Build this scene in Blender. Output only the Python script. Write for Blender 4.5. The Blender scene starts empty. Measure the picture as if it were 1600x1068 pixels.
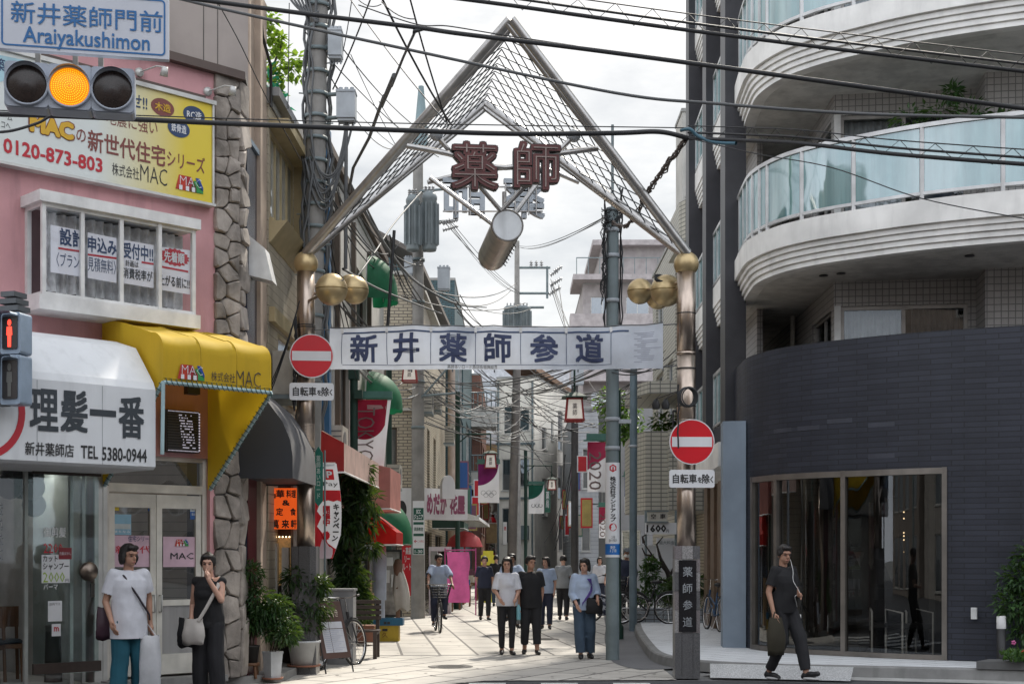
import bpy, bmesh, math, random
from mathutils import Vector, Matrix, noise
random.seed(7)
S = bpy.context.scene
COL = S.collection
R = math.radians
# ------------------------------------------------------------------ camera, world, sun, exposure
F, CH, HY, CX = 2200.0, 1.6, 870.0, 800.0          # focal length, eye level and horizon of the photograph (in its pixels)
cam = bpy.data.cameras.new("camera")
camo = bpy.data.objects.new("camera", cam); COL.objects.link(camo)
cam.sensor_width = 36; cam.lens = 36 * F / 1600
camo.location = (0, 0, CH); camo.rotation_euler = (R(90), 0, 0)
cam.shift_y = (HY - 534) / 1600
cam.clip_start = .2; cam.clip_end = 2000
S.camera = camo
SUN_AZ, SUN_EL = R(20), R(47)
sd = Vector((math.sin(SUN_AZ) * math.cos(SUN_EL), math.cos(SUN_AZ) * math.cos(SUN_EL), math.sin(SUN_EL)))
sl = bpy.data.lights.new("sun", 'SUN'); sl.energy = 4.2; sl.angle = R(4); sl.color = (1, .93, .82)
so = bpy.data.objects.new("sun", sl); COL.objects.link(so)
so.rotation_euler = (-sd).to_track_quat('-Z', 'Y').to_euler(); so.location = (0, 0, 60)
W = bpy.data.worlds.new("World"); S.world = W; W.use_nodes = True
nt = W.node_tree; nt.nodes.clear(); N = nt.nodes.new; L = nt.links.new
out = N('ShaderNodeOutputWorld'); bg = N('ShaderNodeBackground'); bg.inputs[1].default_value = .1
sky = N('ShaderNodeTexSky'); sky.sky_type = 'NISHITA'; sky.sun_disc = False
sky.sun_elevation = SUN_EL; sky.sun_rotation = SUN_AZ
tc = N('ShaderNodeTexCoord')
mp = N('ShaderNodeMapping'); mp.inputs['Scale'].default_value = (1.6, 1.6, 4.2); mp.inputs['Location'].default_value = (.9, .2, .55)
L(tc.outputs['Generated'], mp.inputs['Vector'])
nz = N('ShaderNodeTexNoise'); nz.inputs['Scale'].default_value = 2.6; nz.inputs['Detail'].default_value = 8; nz.inputs['Roughness'].default_value = .58
L(mp.outputs[0], nz.inputs['Vector'])
cr = N('ShaderNodeValToRGB'); e = cr.color_ramp.elements
e[0].position = .36; e[0].color = (6.1, 6.2, 6.2, 1)
e[1].position = .62; e[1].color = (10.2, 9.95, 9.6, 1)
k_ = e.new(.48); k_.color = (7.9, 7.85, 7.65, 1)
L(nz.outputs[0], cr.inputs[0])
# brighter, front-lit cloud on the side of the sky away from the sun, and overhead
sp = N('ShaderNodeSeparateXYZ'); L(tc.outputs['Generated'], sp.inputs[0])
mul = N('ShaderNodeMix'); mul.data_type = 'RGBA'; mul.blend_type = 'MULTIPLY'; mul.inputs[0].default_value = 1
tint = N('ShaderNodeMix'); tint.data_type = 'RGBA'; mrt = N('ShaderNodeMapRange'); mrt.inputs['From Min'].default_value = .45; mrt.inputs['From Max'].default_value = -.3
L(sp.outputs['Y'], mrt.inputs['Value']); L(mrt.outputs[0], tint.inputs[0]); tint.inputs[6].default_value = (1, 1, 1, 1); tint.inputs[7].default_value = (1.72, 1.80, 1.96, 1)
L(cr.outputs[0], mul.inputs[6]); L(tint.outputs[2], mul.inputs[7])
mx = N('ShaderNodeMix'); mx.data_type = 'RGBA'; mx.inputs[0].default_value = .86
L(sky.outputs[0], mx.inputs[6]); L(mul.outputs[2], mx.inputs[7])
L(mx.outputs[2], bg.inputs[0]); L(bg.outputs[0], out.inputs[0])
S.view_settings.view_transform = 'Standard'; S.view_settings.look = 'None'
S.view_settings.exposure = 0.35; S.view_settings.gamma = 1
S.cycles.max_bounces = 8; S.cycles.transparent_max_bounces = 12; S.cycles.caustics_reflective = False; S.cycles.caustics_refractive = False
S.cycles.use_denoising = True; S.cycles.sample_clamp_indirect = 8

# ------------------------------------------------------------------ helpers
def V(*a): return Vector(a)
def at(px, py, Y): return Vector(((px - CX) / F * Y, Y, CH + (HY - py) / F * Y))
def gnd(px, py, z=0.0):
    Y = F * (CH - z) / (py - HY); return Vector(((px - CX) / F * Y, Y, z))

class Fr:
    """a vertical plane: u runs left to right seen from outside, n points outwards"""
    def __init__(s, x, y, deg):
        a = R(deg); s.o = V(x, y, 0); s.U = V(math.cos(a), math.sin(a), 0); s.n = V(math.sin(a), -math.cos(a), 0); s.deg = deg
    def p(s, u, z, out=0.0): return s.o + s.U * u + s.n * out + V(0, 0, z)
    def px(s, px, py, out=0.0):
        d = V((px - CX) / F, 1, (HY - py) / F); c = V(0, 0, CH)
        t = (s.o + s.n * out - c).dot(s.n) / d.dot(s.n)
        q = c + d * t; return (q - s.o).dot(s.U), q.z
    def u(s, px, out=0.0): return s.px(px, HY, out)[0]
    def z(s, px, py, out=0.0): return s.px(px, py, out)[1]
    def right(s, u, out=0): q = s.p(u, 0, out); return Fr(q.x, q.y, s.deg + 90)
    def left(s, u, out=0): q = s.p(u, 0, out); return Fr(q.x, q.y, s.deg - 90)

def origin(o):
    t = V(0, 0, 0)
    while o is not None: t = t + o.location; o = o.parent
    return t
def tag(o, label=None, cat=None, group=None, kind=None):
    if label: o['label'] = label
    if cat: o['category'] = cat
    if group: o['group'] = group
    if kind: o['kind'] = kind
    return o
def thing(name, label, cat, loc=(0, 0, 0), group=None, rz=0):
    o = bpy.data.objects.new(name, None); COL.objects.link(o); o.location = loc; o.rotation_euler = (0, 0, rz)
    o.empty_display_size = .2
    return tag(o, label, cat, group)
def copy_tree(o, parent=None):
    c = o.copy(); COL.objects.link(c)
    if parent is not None: c.parent = parent
    for ch in list(o.children): copy_tree(ch, c)
    return c

class MB:
    def __init__(s): s.v = []; s.f = []; s.mi = []; s.sm = []; s.uv = {}
    def add(s, vs, fs, mi=0, sm=False, uvs=None):
        b = len(s.v); s.v += [Vector(x) for x in vs]
        for k, f in enumerate(fs):
            if uvs: s.uv[len(s.f)] = uvs[k]
            s.f.append([b + i for i in f]); s.mi.append(mi); s.sm.append(sm)
        return s
    def quad(s, a, b, c, d, mi=0, sm=False): return s.add([a, b, c, d], [(0, 1, 2, 3)], mi, sm)
    def hexa(s, p, mi=0):   # 8 points: bottom 4 ccw, top 4 ccw
        return s.add(p, [(3, 2, 1, 0), (4, 5, 6, 7), (0, 1, 5, 4), (1, 2, 6, 5), (2, 3, 7, 6), (3, 0, 4, 7)], mi)
    def box(s, c, size, rz=0, mi=0, M=None):
        x, y, z = [q / 2 for q in size]; m = M or Matrix.Rotation(rz, 3, 'Z'); c = Vector(c)
        return s.hexa([c + m @ V(*q) for q in [(-x, -y, -z), (x, -y, -z), (x, y, -z), (-x, y, -z), (-x, -y, z), (x, -y, z), (x, y, z), (-x, y, z)]], mi)
    def fbox(s, fr, u0, u1, z0, z1, o0, o1, mi=0):   # o1 = outer
        return s.hexa([fr.p(u0, z0, o1), fr.p(u1, z0, o1), fr.p(u1, z0, o0), fr.p(u0, z0, o0), fr.p(u0, z1, o1), fr.p(u1, z1, o1), fr.p(u1, z1, o0), fr.p(u0, z1, o0)], mi)
    def tube(s, pts, r, n=8, mi=0, cap=True, sm=True):
        pts = [Vector(p) for p in pts]; k = len(pts)
        rr = r if isinstance(r, (list, tuple)) else [r] * k
        vs = []; fs = []; ref = None
        for i, p in enumerate(pts):
            t = (pts[min(i + 1, k - 1)] - pts[max(i - 1, 0)])
            t = t.normalized() if t.length > 1e-9 else V(0, 0, 1)
            if ref is None:
                ref = V(0, 0, 1) if abs(t.z) < .9 else V(1, 0, 0)
            a = t.cross(ref)
            if a.length < 1e-4: a = t.cross(V(.3, .9, .2))
            a.normalize(); b = a.cross(t).normalized(); ref = b
            for j in range(n):
                w = 2 * math.pi * j / n
                vs.append(p + a * (rr[i] * math.cos(w)) + b * (rr[i] * math.sin(w)))
        for i in range(k - 1):
            for j in range(n):
                j2 = (j + 1) % n; fs.append((i * n + j, i * n + j2, (i + 1) * n + j2, (i + 1) * n + j))
        s.add(vs, fs, mi, sm)
        if cap:
            s.add([vs[j] for j in range(n)], [tuple(range(n))], mi)
            s.add([vs[(k - 1) * n + j] for j in range(n)], [tuple(range(n - 1, -1, -1))], mi)
        return s
    def lathe(s, c, prof, n=16, mi=0, axis=None, sm=True):
        c = Vector(c); ax = (axis or V(0, 0, 1)).normalized()
        a = ax.cross(V(0, 1, 0) if abs(ax.y) < .9 else V(1, 0, 0)).normalized(); b = ax.cross(a)
        vs = []; fs = []
        for (r, z) in prof:
            for j in range(n):
                w = 2 * math.pi * j / n; vs.append(c + ax * z + a * (r * math.cos(w)) + b * (r * math.sin(w)))
        for i in range(len(prof) - 1):
            for j in range(n):
                j2 = (j + 1) % n; fs.append((i * n + j, i * n + j2, (i + 1) * n + j2, (i + 1) * n + j))
        return s.add(vs, fs, mi, sm)
    def ball(s, c, r, n=16, m=10, mi=0, sc=(1, 1, 1)):
        c = Vector(c); vs = []; fs = []
        for i in range(m + 1):
            th = math.pi * i / m
            for j in range(n):
                w = 2 * math.pi * j / n
                vs.append(c + V(r * sc[0] * math.sin(th) * math.cos(w), r * sc[1] * math.sin(th) * math.sin(w), r * sc[2] * math.cos(th)))
        for i in range(m):
            for j in range(n):
                j2 = (j + 1) % n; fs.append((i * n + j2, i * n + j, (i + 1) * n + j, (i + 1) * n + j2))
        return s.add(vs, fs, mi, True)
    def prism(s, pts, d, mi=0, sm=False):   # planar outline, extruded by vector d
        k = len(pts); d = Vector(d); vs = [Vector(p) for p in pts] + [Vector(p) + d for p in pts]
        s.add(vs, [tuple(range(k)), tuple(range(2 * k - 1, k - 1, -1))], mi)
        return s.add(vs, [(i, k + i, k + (i + 1) % k, (i + 1) % k) for i in range(k)], mi, sm)
    def disc(s, c, nrm, r, d=.01, n=28, mi=0, ry=None):
        nrm = Vector(nrm).normalized(); a = V(0, 0, 1).cross(nrm)
        a = a.normalized() if a.length > .01 else V(1, 0, 0); b = nrm.cross(a); ry = ry or r
        return s.prism([Vector(c) + a * (r * math.cos(2 * math.pi * i / n)) + b * (ry * math.sin(2 * math.pi * i / n)) for i in range(n)], nrm * d, mi)
    def loft(s, rows, mi=0, sm=True, closed=False, useuv=True, uo=0, vo=0):
        n = len(rows[0]); vs = [Vector(p) for r in rows for p in r]; fs = []; uvs = []
        acc = [uo]
        for j in range(1, n): acc.append(acc[-1] + (Vector(rows[0][j]) - Vector(rows[0][j - 1])).length)
        av = [vo]
        for i in range(1, len(rows)): av.append(av[-1] + (Vector(rows[i][n // 2]) - Vector(rows[i - 1][n // 2])).length)
        for i in range(len(rows) - 1):
            for j in range(n - 1):
                fs.append((i * n + j, i * n + j + 1, (i + 1) * n + j + 1, (i + 1) * n + j))
                uvs.append([(acc[j], av[i]), (acc[j + 1], av[i]), (acc[j + 1], av[i + 1]), (acc[j], av[i + 1])])
        return s.add(vs, fs, mi, sm, uvs if useuv else None)
    def build(s, name, mats, parent=None, label=None, cat=None, group=None, kind=None, base=None):
        if not isinstance(mats, (list, tuple)): mats = [mats]
        if parent is not None: og = origin(parent)
        elif base is not None: og = Vector(base)
        else:
            xs = [v.x for v in s.v]; ys = [v.y for v in s.v]; zs = [v.z for v in s.v]
            og = V((min(xs) + max(xs)) / 2, (min(ys) + max(ys)) / 2, min(zs))
        me = bpy.data.meshes.new(name)
        me.from_pydata([v - og for v in s.v], [], s.f)
        for m in mats: me.materials.append(m)
        me.polygons.foreach_set('material_index', s.mi); me.polygons.foreach_set('use_smooth', s.sm)
        uvl = me.uv_layers.new(name='UVMap').data
        for pi, poly in enumerate(me.polygons):
            if pi in s.uv:
                for li, q in zip(poly.loop_indices, s.uv[pi]): uvl[li].uv = q
                continue
            nn = poly.normal
            if abs(nn.z) > .75: ta, tb = V(1, 0, 0), V(0, 1, 0)
            else:
                ta = V(-nn.y, nn.x, 0).normalized(); tb = V(0, 0, 1)
                if abs(nn.z) > .2: tb = nn.cross(ta)
            for li in poly.loop_indices:
                co = me.vertices[me.loops[li].vertex_index].co + og
                uvl[li].uv = (co.dot(ta), co.dot(tb))
        me.update()
        o = bpy.data.objects.new(name, me); COL.objects.link(o)
        if parent is not None: o.parent = parent
        else: o.location = og
        return tag(o, label, cat, group, kind)

# ------------------------------------------------------------------ materials
def newmat(name):
    m = bpy.data.materials.new(name); m.use_nodes = True
    return m, m.node_tree, m.node_tree.nodes['Principled BSDF']
def rgb(h):     # '#rrggbb' in sRGB -> linear
    h = h.lstrip('#'); c = [int(h[i:i + 2], 16) / 255 for i in (0, 2, 4)]
    return tuple((x / 12.92 if x <= .04045 else ((x + .055) / 1.055) ** 2.4) for x in c)
def col(c): return rgb(c) if isinstance(c, str) else c
def mixc(t, fac, a, b, bt='MIX'):
    n = t.nodes.new('ShaderNodeMix'); n.data_type = 'RGBA'; n.blend_type = bt
    for i, x in ((0, fac), (6, a), (7, b)):
        if hasattr(x, 'links'): t.links.new(x, n.inputs[i])
        elif i == 0: n.inputs[0].default_value = x
        else: n.inputs[i].default_value = (*x[:3], 1)
    return n.outputs[2]
def noisef(t, scale, detail=4, stretch=None, co='Object', lo=.35, hi=.65, rough=.55):
    c = t.nodes.new('ShaderNodeTexCoord'); n = t.nodes.new('ShaderNodeTexNoise')
    n.inputs['Scale'].default_value = scale; n.inputs['Detail'].default_value = detail; n.inputs['Roughness'].default_value = rough
    if stretch:
        m = t.nodes.new('ShaderNodeMapping'); m.inputs['Scale'].default_value = stretch
        t.links.new(c.outputs[co], m.inputs[0]); t.links.new(m.outputs[0], n.inputs['Vector'])
    else: t.links.new(c.outputs[co], n.inputs['Vector'])
    r = t.nodes.new('ShaderNodeMapRange'); r.inputs['From Min'].default_value = lo; r.inputs['From Max'].default_value = hi
    t.links.new(n.outputs[0], r.inputs[0]); return r.outputs[0]
def bumpn(t, b, h, dist, strength=.5):
    n = t.nodes.new('ShaderNodeBump'); n.inputs['Strength'].default_value = strength; n.inputs['Distance'].default_value = dist
    t.links.new(h, n.inputs['Height'])
    if b.inputs['Normal'].links: t.links.new(b.inputs['Normal'].links[0].from_socket, n.inputs['Normal'])
    t.links.new(n.outputs[0], b.inputs['Normal'])
MATS = {}
def mat(name, c=None, rough=.6, metal=0, var=.18, scale=3, dirt=.25, bump=0, bscale=40, emit=0, coat=0, trans=0):
    if name in MATS: return MATS[name]
    m, t, b = newmat(name); c = col(c)
    src = None
    if var:
        f = noisef(t, scale, 5); src = mixc(t, f, [x * (1 - var) for x in c], [min(1, x * (1 + var * .6)) for x in c])
    if dirt:
        g = noisef(t, 2.2, 6, (2.5, 2.5, .35), lo=.52, hi=.8)
        mm = t.nodes.new('ShaderNodeMath'); mm.operation = 'MULTIPLY'; mm.inputs[1].default_value = dirt
        t.links.new(g, mm.inputs[0])
        src = mixc(t, mm.outputs[0], src if src else c, [x * .35 + .01 for x in c])
    if src: t.links.new(src, b.inputs['Base Color'])
    else: b.inputs['Base Color'].default_value = (*c, 1)
    b.inputs['Roughness'].default_value = rough; b.inputs['Metallic'].default_value = metal
    if bump: bumpn(t, b, noisef(t, bscale, 4, lo=.2, hi=.8), .004, bump)
    if emit: b.inputs['Emission Color'].default_value = (*c, 1); b.inputs['Emission Strength'].default_value = emit
    if coat: b.inputs['Coat Weight'].default_value = coat; b.inputs['Coat Roughness'].default_value = .08
    if trans:
        tr = t.nodes.new('ShaderNodeBsdfTranslucent')
        if src: t.links.new(src, tr.inputs[0])
        else: tr.inputs[0].default_value = (*c, 1)
        ms = t.nodes.new('ShaderNodeMixShader'); ms.inputs[0].default_value = trans
        o = t.nodes['Material Output']; t.links.new(b.outputs[0], ms.inputs[1]); t.links.new(tr.outputs[0], ms.inputs[2]); t.links.new(ms.outputs[0], o.inputs[0])
    MATS[name] = m; return m
def brick(name, c1=None, c2=None, mort=None, w=1, h=1, ms=.008, off=.5, rough=.6, bump=.5, bias=0, dirt=.3, spec=None, rot=0):
    if name in MATS: return MATS[name]
    m, t, b = newmat(name)
    c = t.nodes.new('ShaderNodeTexCoord'); br = t.nodes.new('ShaderNodeTexBrick')
    mpn = t.nodes.new('ShaderNodeMapping'); mpn.inputs['Rotation'].default_value = (0, 0, rot)
    t.links.new(c.outputs['UV'], mpn.inputs[0]); t.links.new(mpn.outputs[0], br.inputs['Vector'])
    for k, x in (('Color1', c1), ('Color2', c2), ('Mortar', mort)): br.inputs[k].default_value = (*col(x), 1)
    br.inputs['Scale'].default_value = 1; br.inputs['Brick Width'].default_value = w; br.inputs['Row Height'].default_value = h
    br.inputs['Mortar Size'].default_value = ms; br.inputs['Bias'].default_value = bias; br.offset = off; br.inputs['Mortar Smooth'].default_value = .1
    g = noisef(t, 1.3, 6, (1.5, 1.5, .5), lo=.45, hi=.8)
    mm = t.nodes.new('ShaderNodeMath'); mm.operation = 'MULTIPLY'; mm.inputs[1].default_value = dirt; t.links.new(g, mm.inputs[0])
    x = mixc(t, mm.outputs[0], br.outputs[0], [.4, .4, .4], 'MULTIPLY')
    fine = noisef(t, 60, 3); x = mixc(t, .22, x, mixc(t, fine, (.55, .55, .55), (1, 1, 1)), 'MULTIPLY')
    t.links.new(x, b.inputs['Base Color']); b.inputs['Roughness'].default_value = rough
    inv = t.nodes.new('ShaderNodeMath'); inv.operation = 'SUBTRACT'; inv.inputs[0].default_value = 1; t.links.new(br.outputs['Fac'], inv.inputs[1])
    bumpn(t, b, inv.outputs[0], .006, bump)
    bumpn(t, b, fine, .002, .3)
    MATS[name] = m; return m
def siding(name, c=None, pitch=.1, rough=.55, axis=1, dirt=.3, bump=.8, dark=.45):
    """boards: a sawtooth profile with a dark joint, along v (axis 1) or u (axis 0)"""
    if name in MATS: return MATS[name]
    m, t, b = newmat(name); c = col(c)
    tcn = t.nodes.new('ShaderNodeTexCoord'); s = t.nodes.new('ShaderNodeSeparateXYZ'); t.links.new(tcn.outputs['UV'], s.inputs[0])
    d = t.nodes.new('ShaderNodeMath'); d.operation = 'DIVIDE'; d.inputs[1].default_value = pitch; t.links.new(s.outputs[axis], d.inputs[0])
    fr = t.nodes.new('ShaderNodeMath'); fr.operation = 'FRACT'; t.links.new(d.outputs[0], fr.inputs[0])
    gt = t.nodes.new('ShaderNodeMath'); gt.operation = 'LESS_THAN'; gt.inputs[1].default_value = .09; t.links.new(fr.outputs[0], gt.inputs[0])
    f = noisef(t, 2, 6, (1, 1, .5)); src = mixc(t, f, [x * (1 - dirt) for x in c], c)
    src = mixc(t, gt.outputs[0], src, [x * dark for x in c])
    t.links.new(src, b.inputs['Base Color']); b.inputs['Roughness'].default_value = rough
    bumpn(t, b, fr.outputs[0], .012, bump)
    MATS[name] = m; return m
def glass(name, tint=(.55, .6, .6), refl=.35, rough=.02, milky=0, mcol=(.5, .6, .6), wob=.05):
    """a pane: partly see-through, partly mirror (more at grazing angles)"""
    if name in MATS: return MATS[name]
    m, t, b = newmat(name); o = t.nodes['Material Output']
    tr = t.nodes.new('ShaderNodeBsdfTransparent'); tr.inputs[0].default_value = (*tint, 1)
    gl = t.nodes.new('ShaderNodeBsdfGlossy'); gl.inputs['Roughness'].default_value = rough; gl.inputs[0].default_value = (.9, .95, 1, 1)
    lw = t.nodes.new('ShaderNodeLayerWeight'); lw.inputs[0].default_value = .1
    mr = t.nodes.new('ShaderNodeMapRange'); mr.inputs['To Min'].default_value = refl; mr.inputs['To Max'].default_value = min(1, refl + .7)
    t.links.new(lw.outputs['Facing'], mr.inputs[0])
    ms = t.nodes.new('ShaderNodeMixShader'); t.links.new(mr.outputs[0], ms.inputs[0])
    base = tr.outputs[0]
    if milky:
        df = t.nodes.new('ShaderNodeBsdfDiffuse'); t.links.new(mixc(t, noisef(t, 2.5, 5, (3, 3, .25), lo=.35, hi=.75), mcol, [q * 1.5 + .02 for q in mcol]), df.inputs[0])
        m2 = t.nodes.new('ShaderNodeMixShader'); m2.inputs[0].default_value = milky
        t.links.new(tr.outputs[0], m2.inputs[1]); t.links.new(df.outputs[0], m2.inputs[2]); base = m2.outputs[0]
    t.links.new(base, ms.inputs[1]); t.links.new(gl.outputs[0], ms.inputs[2]); t.links.new(ms.outputs[0], o.inputs[0])
    w = noisef(t, 1.6, 2, lo=.2, hi=.8); bn = t.nodes.new('ShaderNodeBump'); bn.inputs['Strength'].default_value = wob; bn.inputs['Distance'].default_value = .05
    t.links.new(w, bn.inputs['Height']); t.links.new(bn.outputs[0], gl.inputs['Normal'])
    MATS[name] = m; return m
def leafmat(name, c1, c2, tr=.35):
    if name in MATS: return MATS[name]
    m, t, b = newmat(name)
    oi = t.nodes.new('ShaderNodeNewGeometry'); src = mixc(t, oi.outputs['Random Per Island'], col(c1), col(c2))
    t.links.new(src, b.inputs['Base Color']); b.inputs['Roughness'].default_value = .45
    tl = t.nodes.new('ShaderNodeBsdfTranslucent'); x = mixc(t, .5, src, (.25, .4, .02)); t.links.new(x, tl.inputs[0])
    ms = t.nodes.new('ShaderNodeMixShader'); ms.inputs[0].default_value = tr; o = t.nodes['Material Output']
    t.links.new(b.outputs[0], ms.inputs[1]); t.links.new(tl.outputs[0], ms.inputs[2]); t.links.new(ms.outputs[0], o.inputs[0])
    MATS[name] = m; return m

# ------------------------------------------------------------------ lettering
TS = bpy.data.scenes.new('scratch')     # scratch scene for evaluating text and modifiers; removed at the end
def evaluated(o):
    TS.collection.objects.link(o); vl = TS.view_layers[0]; vl.update()
    return bpy.data.meshes.new_from_object(o.evaluated_get(vl.depsgraph))
def textmesh(s, bold=0.0, res=2, ls=1.0, lsp=1.0):
    c = bpy.data.curves.new('t', 'FONT'); c.body = s; c.offset = bold; c.resolution_u = res; c.extrude = 0.0
    c.space_line = ls; c.space_character = lsp; c.align_x = 'CENTER'; c.fill_mode = 'FRONT' if hasattr(c, 'fill_mode') else c.fill_mode
    o = bpy.data.objects.new('t', c); me = evaluated(o)
    vs = [v.co.copy() for v in me.vertices]; fs = [tuple(p.vertices) for p in me.polygons]
    bpy.data.objects.remove(o); bpy.data.curves.remove(c); bpy.data.meshes.remove(me)
    return vs, fs
def letter(s, mapf, w, h, m, parent, bold=0.0, ex=.004, res=2, rot=False, mirror=False, name='lettering', ls=1.0, warp=0, both=False):
    """lettering fitted to w x h metres, centred on mapf(0,0); mapf(x,y,d) gives the point d metres proud of the board"""
    vs, fs = textmesh(s, min(bold, 0), res, ls)
    if warp:
        for v in vs:
            v.x += warp * noise.noise(V(v.x * 2.3, v.y * 2.3, 3)); v.y += warp * noise.noise(V(v.x * 2.3, v.y * 2.3, 9)) + .06 * warp * 8 * (v.x - math.floor(v.x) - .5)
    if rot: vs = [V(v.y, -v.x, 0) for v in vs]
    x0, x1 = min(v.x for v in vs), max(v.x for v in vs); y0, y1 = min(v.y for v in vs), max(v.y for v in vs)
    sx = w / (x1 - x0) * (-1 if mirror else 1); sy = h / max(1e-6, (y1 - y0)); cx, cy = (x0 + x1) / 2, (y0 + y1) / 2
    b = MB(); n0 = len(vs); off = [(0, 0)]
    if bold > 0:     # heavier strokes: copies set a hair apart
        q = bold * .75; off = [(q, q), (-q, q), (q, -q), (-q, -q)] + ([(q * 1.3, 0), (-q * 1.3, 0), (0, q * 1.3), (0, -q * 1.3)] if bold > .04 else [])
    qx = max(abs(o[0]) for o in off); w0, h0 = x1 - x0 + 2 * qx, y1 - y0 + 2 * qx; sx *= (x1 - x0) / w0; sy *= (y1 - y0) / h0 if h0 > 1e-6 else 1
    P = []; F0 = fs; fs = []
    for i, (ox, oy) in enumerate(off):
        fs += [tuple(k + i * n0 for k in f) for f in F0]; P += [((v.x + ox - cx) * sx, (v.y + oy - cy) * sy) for v in vs]
    lay = lambda i: ex + .0004 * (i // n0)
    b.add([mapf(x, y, lay(i)) for i, (x, y) in enumerate(P)], fs)
    if ex > .012:     # solid letters get sides
        edges = {}
        for f in fs:
            for i in range(len(f)):
                e = (f[i], f[(i + 1) % len(f)]); edges[e] = edges.get(e, 0) + 1
        rim = [e for e in edges if (e[1], e[0]) not in edges]
        n = len(P); b.add([mapf(x, y, lay(i)) for i, (x, y) in enumerate(P)] + [mapf(x, y, 0) for x, y in P], [(a, c, n + c, n + a) for a, c in rim] + [tuple(n + i for i in reversed(f)) for f in fs])
    return b.build(name, m, parent)
def flat(fr, u, z, out=0.0): return lambda x, y, d: fr.p(u + x, z + y, out + d)
def tpx(s, fr, out, x0, x1, yc, hpx, m, parent, **k):
    """lettering placed on a board: its left and right end and its middle height as read off the photograph"""
    u0 = fr.u(x0, out); u1 = fr.u(x1, out); xm = (x0 + x1) / 2
    um, z = fr.px(xm, yc, out); um = (u0 + u1) / 2
    Y = fr.p(um, 0, out).y
    return letter(s, flat(fr, um, z, out), abs(u1 - u0), hpx * Y / F, m, parent, **k)

# ------------------------------------------------------------------ walls and windows
def wallgrid(b, fr, u0, u1, z0, z1, holes, depth=.12, mi=0, out=0.0):
    us = sorted({u0, u1, *[h[0] for h in holes], *[h[1] for h in holes]}); zs = sorted({z0, z1, *[h[2] for h in holes], *[h[3] for h in holes]})
    us = [u for u in us if u0 - 1e-6 <= u <= u1 + 1e-6]; zs = [z for z in zs if z0 - 1e-6 <= z <= z1 + 1e-6]
    for a, c in zip(us, us[1:]):
        for d, e in zip(zs, zs[1:]):
            um, zm = (a + c) / 2, (d + e) / 2
            if any(h[0] < um < h[1] and h[2] < zm < h[3] for h in holes): continue
            b.quad(fr.p(a, d, out), fr.p(c, d, out), fr.p(c, e, out), fr.p(a, e, out), mi)
    for h in holes:
        a, c, d, e = h[:4]; i = out - depth
        b.quad(fr.p(a, d, out), fr.p(a, e, out), fr.p(a, e, i), fr.p(a, d, i), mi); b.quad(fr.p(c, e, out), fr.p(c, d, out), fr.p(c, d, i), fr.p(c, e, i), mi)
        b.quad(fr.p(a, e, out), fr.p(c, e, out), fr.p(c, e, i), fr.p(a, e, i), mi); b.quad(fr.p(c, d, out), fr.p(a, d, out), fr.p(a, d, i), fr.p(c, d, i), mi)
def window(fr, h, parent, fm, gm, cols=2, rows=1, out=0.0, depth=.12, ft=.045, sill=True, back=None, name='window'):
    a, c, d, e = h[:4]; i = out - depth; b = MB(); w = .05
    b.fbox(fr, a, c, e - ft, e, i, i + w); b.fbox(fr, a, c, d, d + ft, i, i + w)
    b.fbox(fr, a, a + ft, d + ft, e - ft, i, i + w); b.fbox(fr, c - ft, c, d + ft, e - ft, i, i + w)
    for k in range(1, cols):
        u = a + (c - a) * k / cols; b.fbox(fr, u - ft / 2, u + ft / 2, d + ft, e - ft, i + .003, i + w - .004)
    for k in range(1, rows):
        z = d + (e - d) * k / rows; b.fbox(fr, a + ft, c - ft, z - ft / 2, z + ft / 2, i + .006, i + w - .008)
    if sill: b.fbox(fr, a - .04, c + .04, d - .05, d - .003, i, out + .05)
    o = b.build(name, fm, parent)
    p = MB(); p.quad(fr.p(a + ft, d + ft, i + .02), fr.p(c - ft, d + ft, i + .02), fr.p(c - ft, e - ft, i + .02), fr.p(a + ft, e - ft, i + .02)); p.build('pane', gm, o)
    if back:
        q = MB(); q.quad(fr.p(a, d, i - .12), fr.p(c, d, i - .12), fr.p(c, e, i - .12), fr.p(a, e, i - .12)); q.build('curtain', back, o)
    return o
def bld(name, label, fr, u0, u1, z1, D, wm, front=(), right=(), left=(), fm=None, gm=None, cols=2, rm=None, parapet=.3, z0=0.0, cat='building', wd=.12, group=None, rows=1):
    """a block: front wall in frame fr between u0 and u1, depth D, with real window openings on front / right / left"""
    c = fr.p((u0 + u1) / 2, z0, -D / 2); root = thing(name, label, cat, c, group)
    b = MB(); fr_r = fr.right(u1); fr_l = fr.left(u0, -D); fb = Fr(fr.p(u1, 0, -D).x, fr.p(u1, 0, -D).y, fr.deg + 180)
    wallgrid(b, fr, u0, u1, z0, z1, front, wd); wallgrid(b, fr_r, 0, D, z0, z1, right, wd); wallgrid(b, fr_l, 0, D, z0, z1, left, wd); wallgrid(b, fb, 0, u1 - u0, z0, z1, [], wd)
    b.build('wall', wm, root)
    r = MB(); r.fbox(fr, u0 + .02, u1 - .02, z1 - parapet, z1 - parapet + .05, -D + .02, -.02)
    t = .12
    r.fbox(fr, u0 - .03, u1 + .03, z1 + .002, z1 + .1, -t, .03); r.fbox(fr, u0 - .03, u1 + .03, z1 + .002, z1 + .1, -D - .03, -D + t)
    r.fbox(fr, u0 - .03, u0 + t, z1 + .002, z1 + .1, -D + t, -t); r.fbox(fr, u1 - t, u1 + .03, z1 + .002, z1 + .1, -D + t, -t)
    r.build('roof', rm or M_conc, root)
    for f, hs in ((fr, front), (fr_r, right), (fr_l, left)):
        for h in hs: window(f, h, root, fm or M_alu, gm or G_dark, cols=h[4] if len(h) > 4 else cols, depth=wd, rows=rows)
    return root
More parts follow.
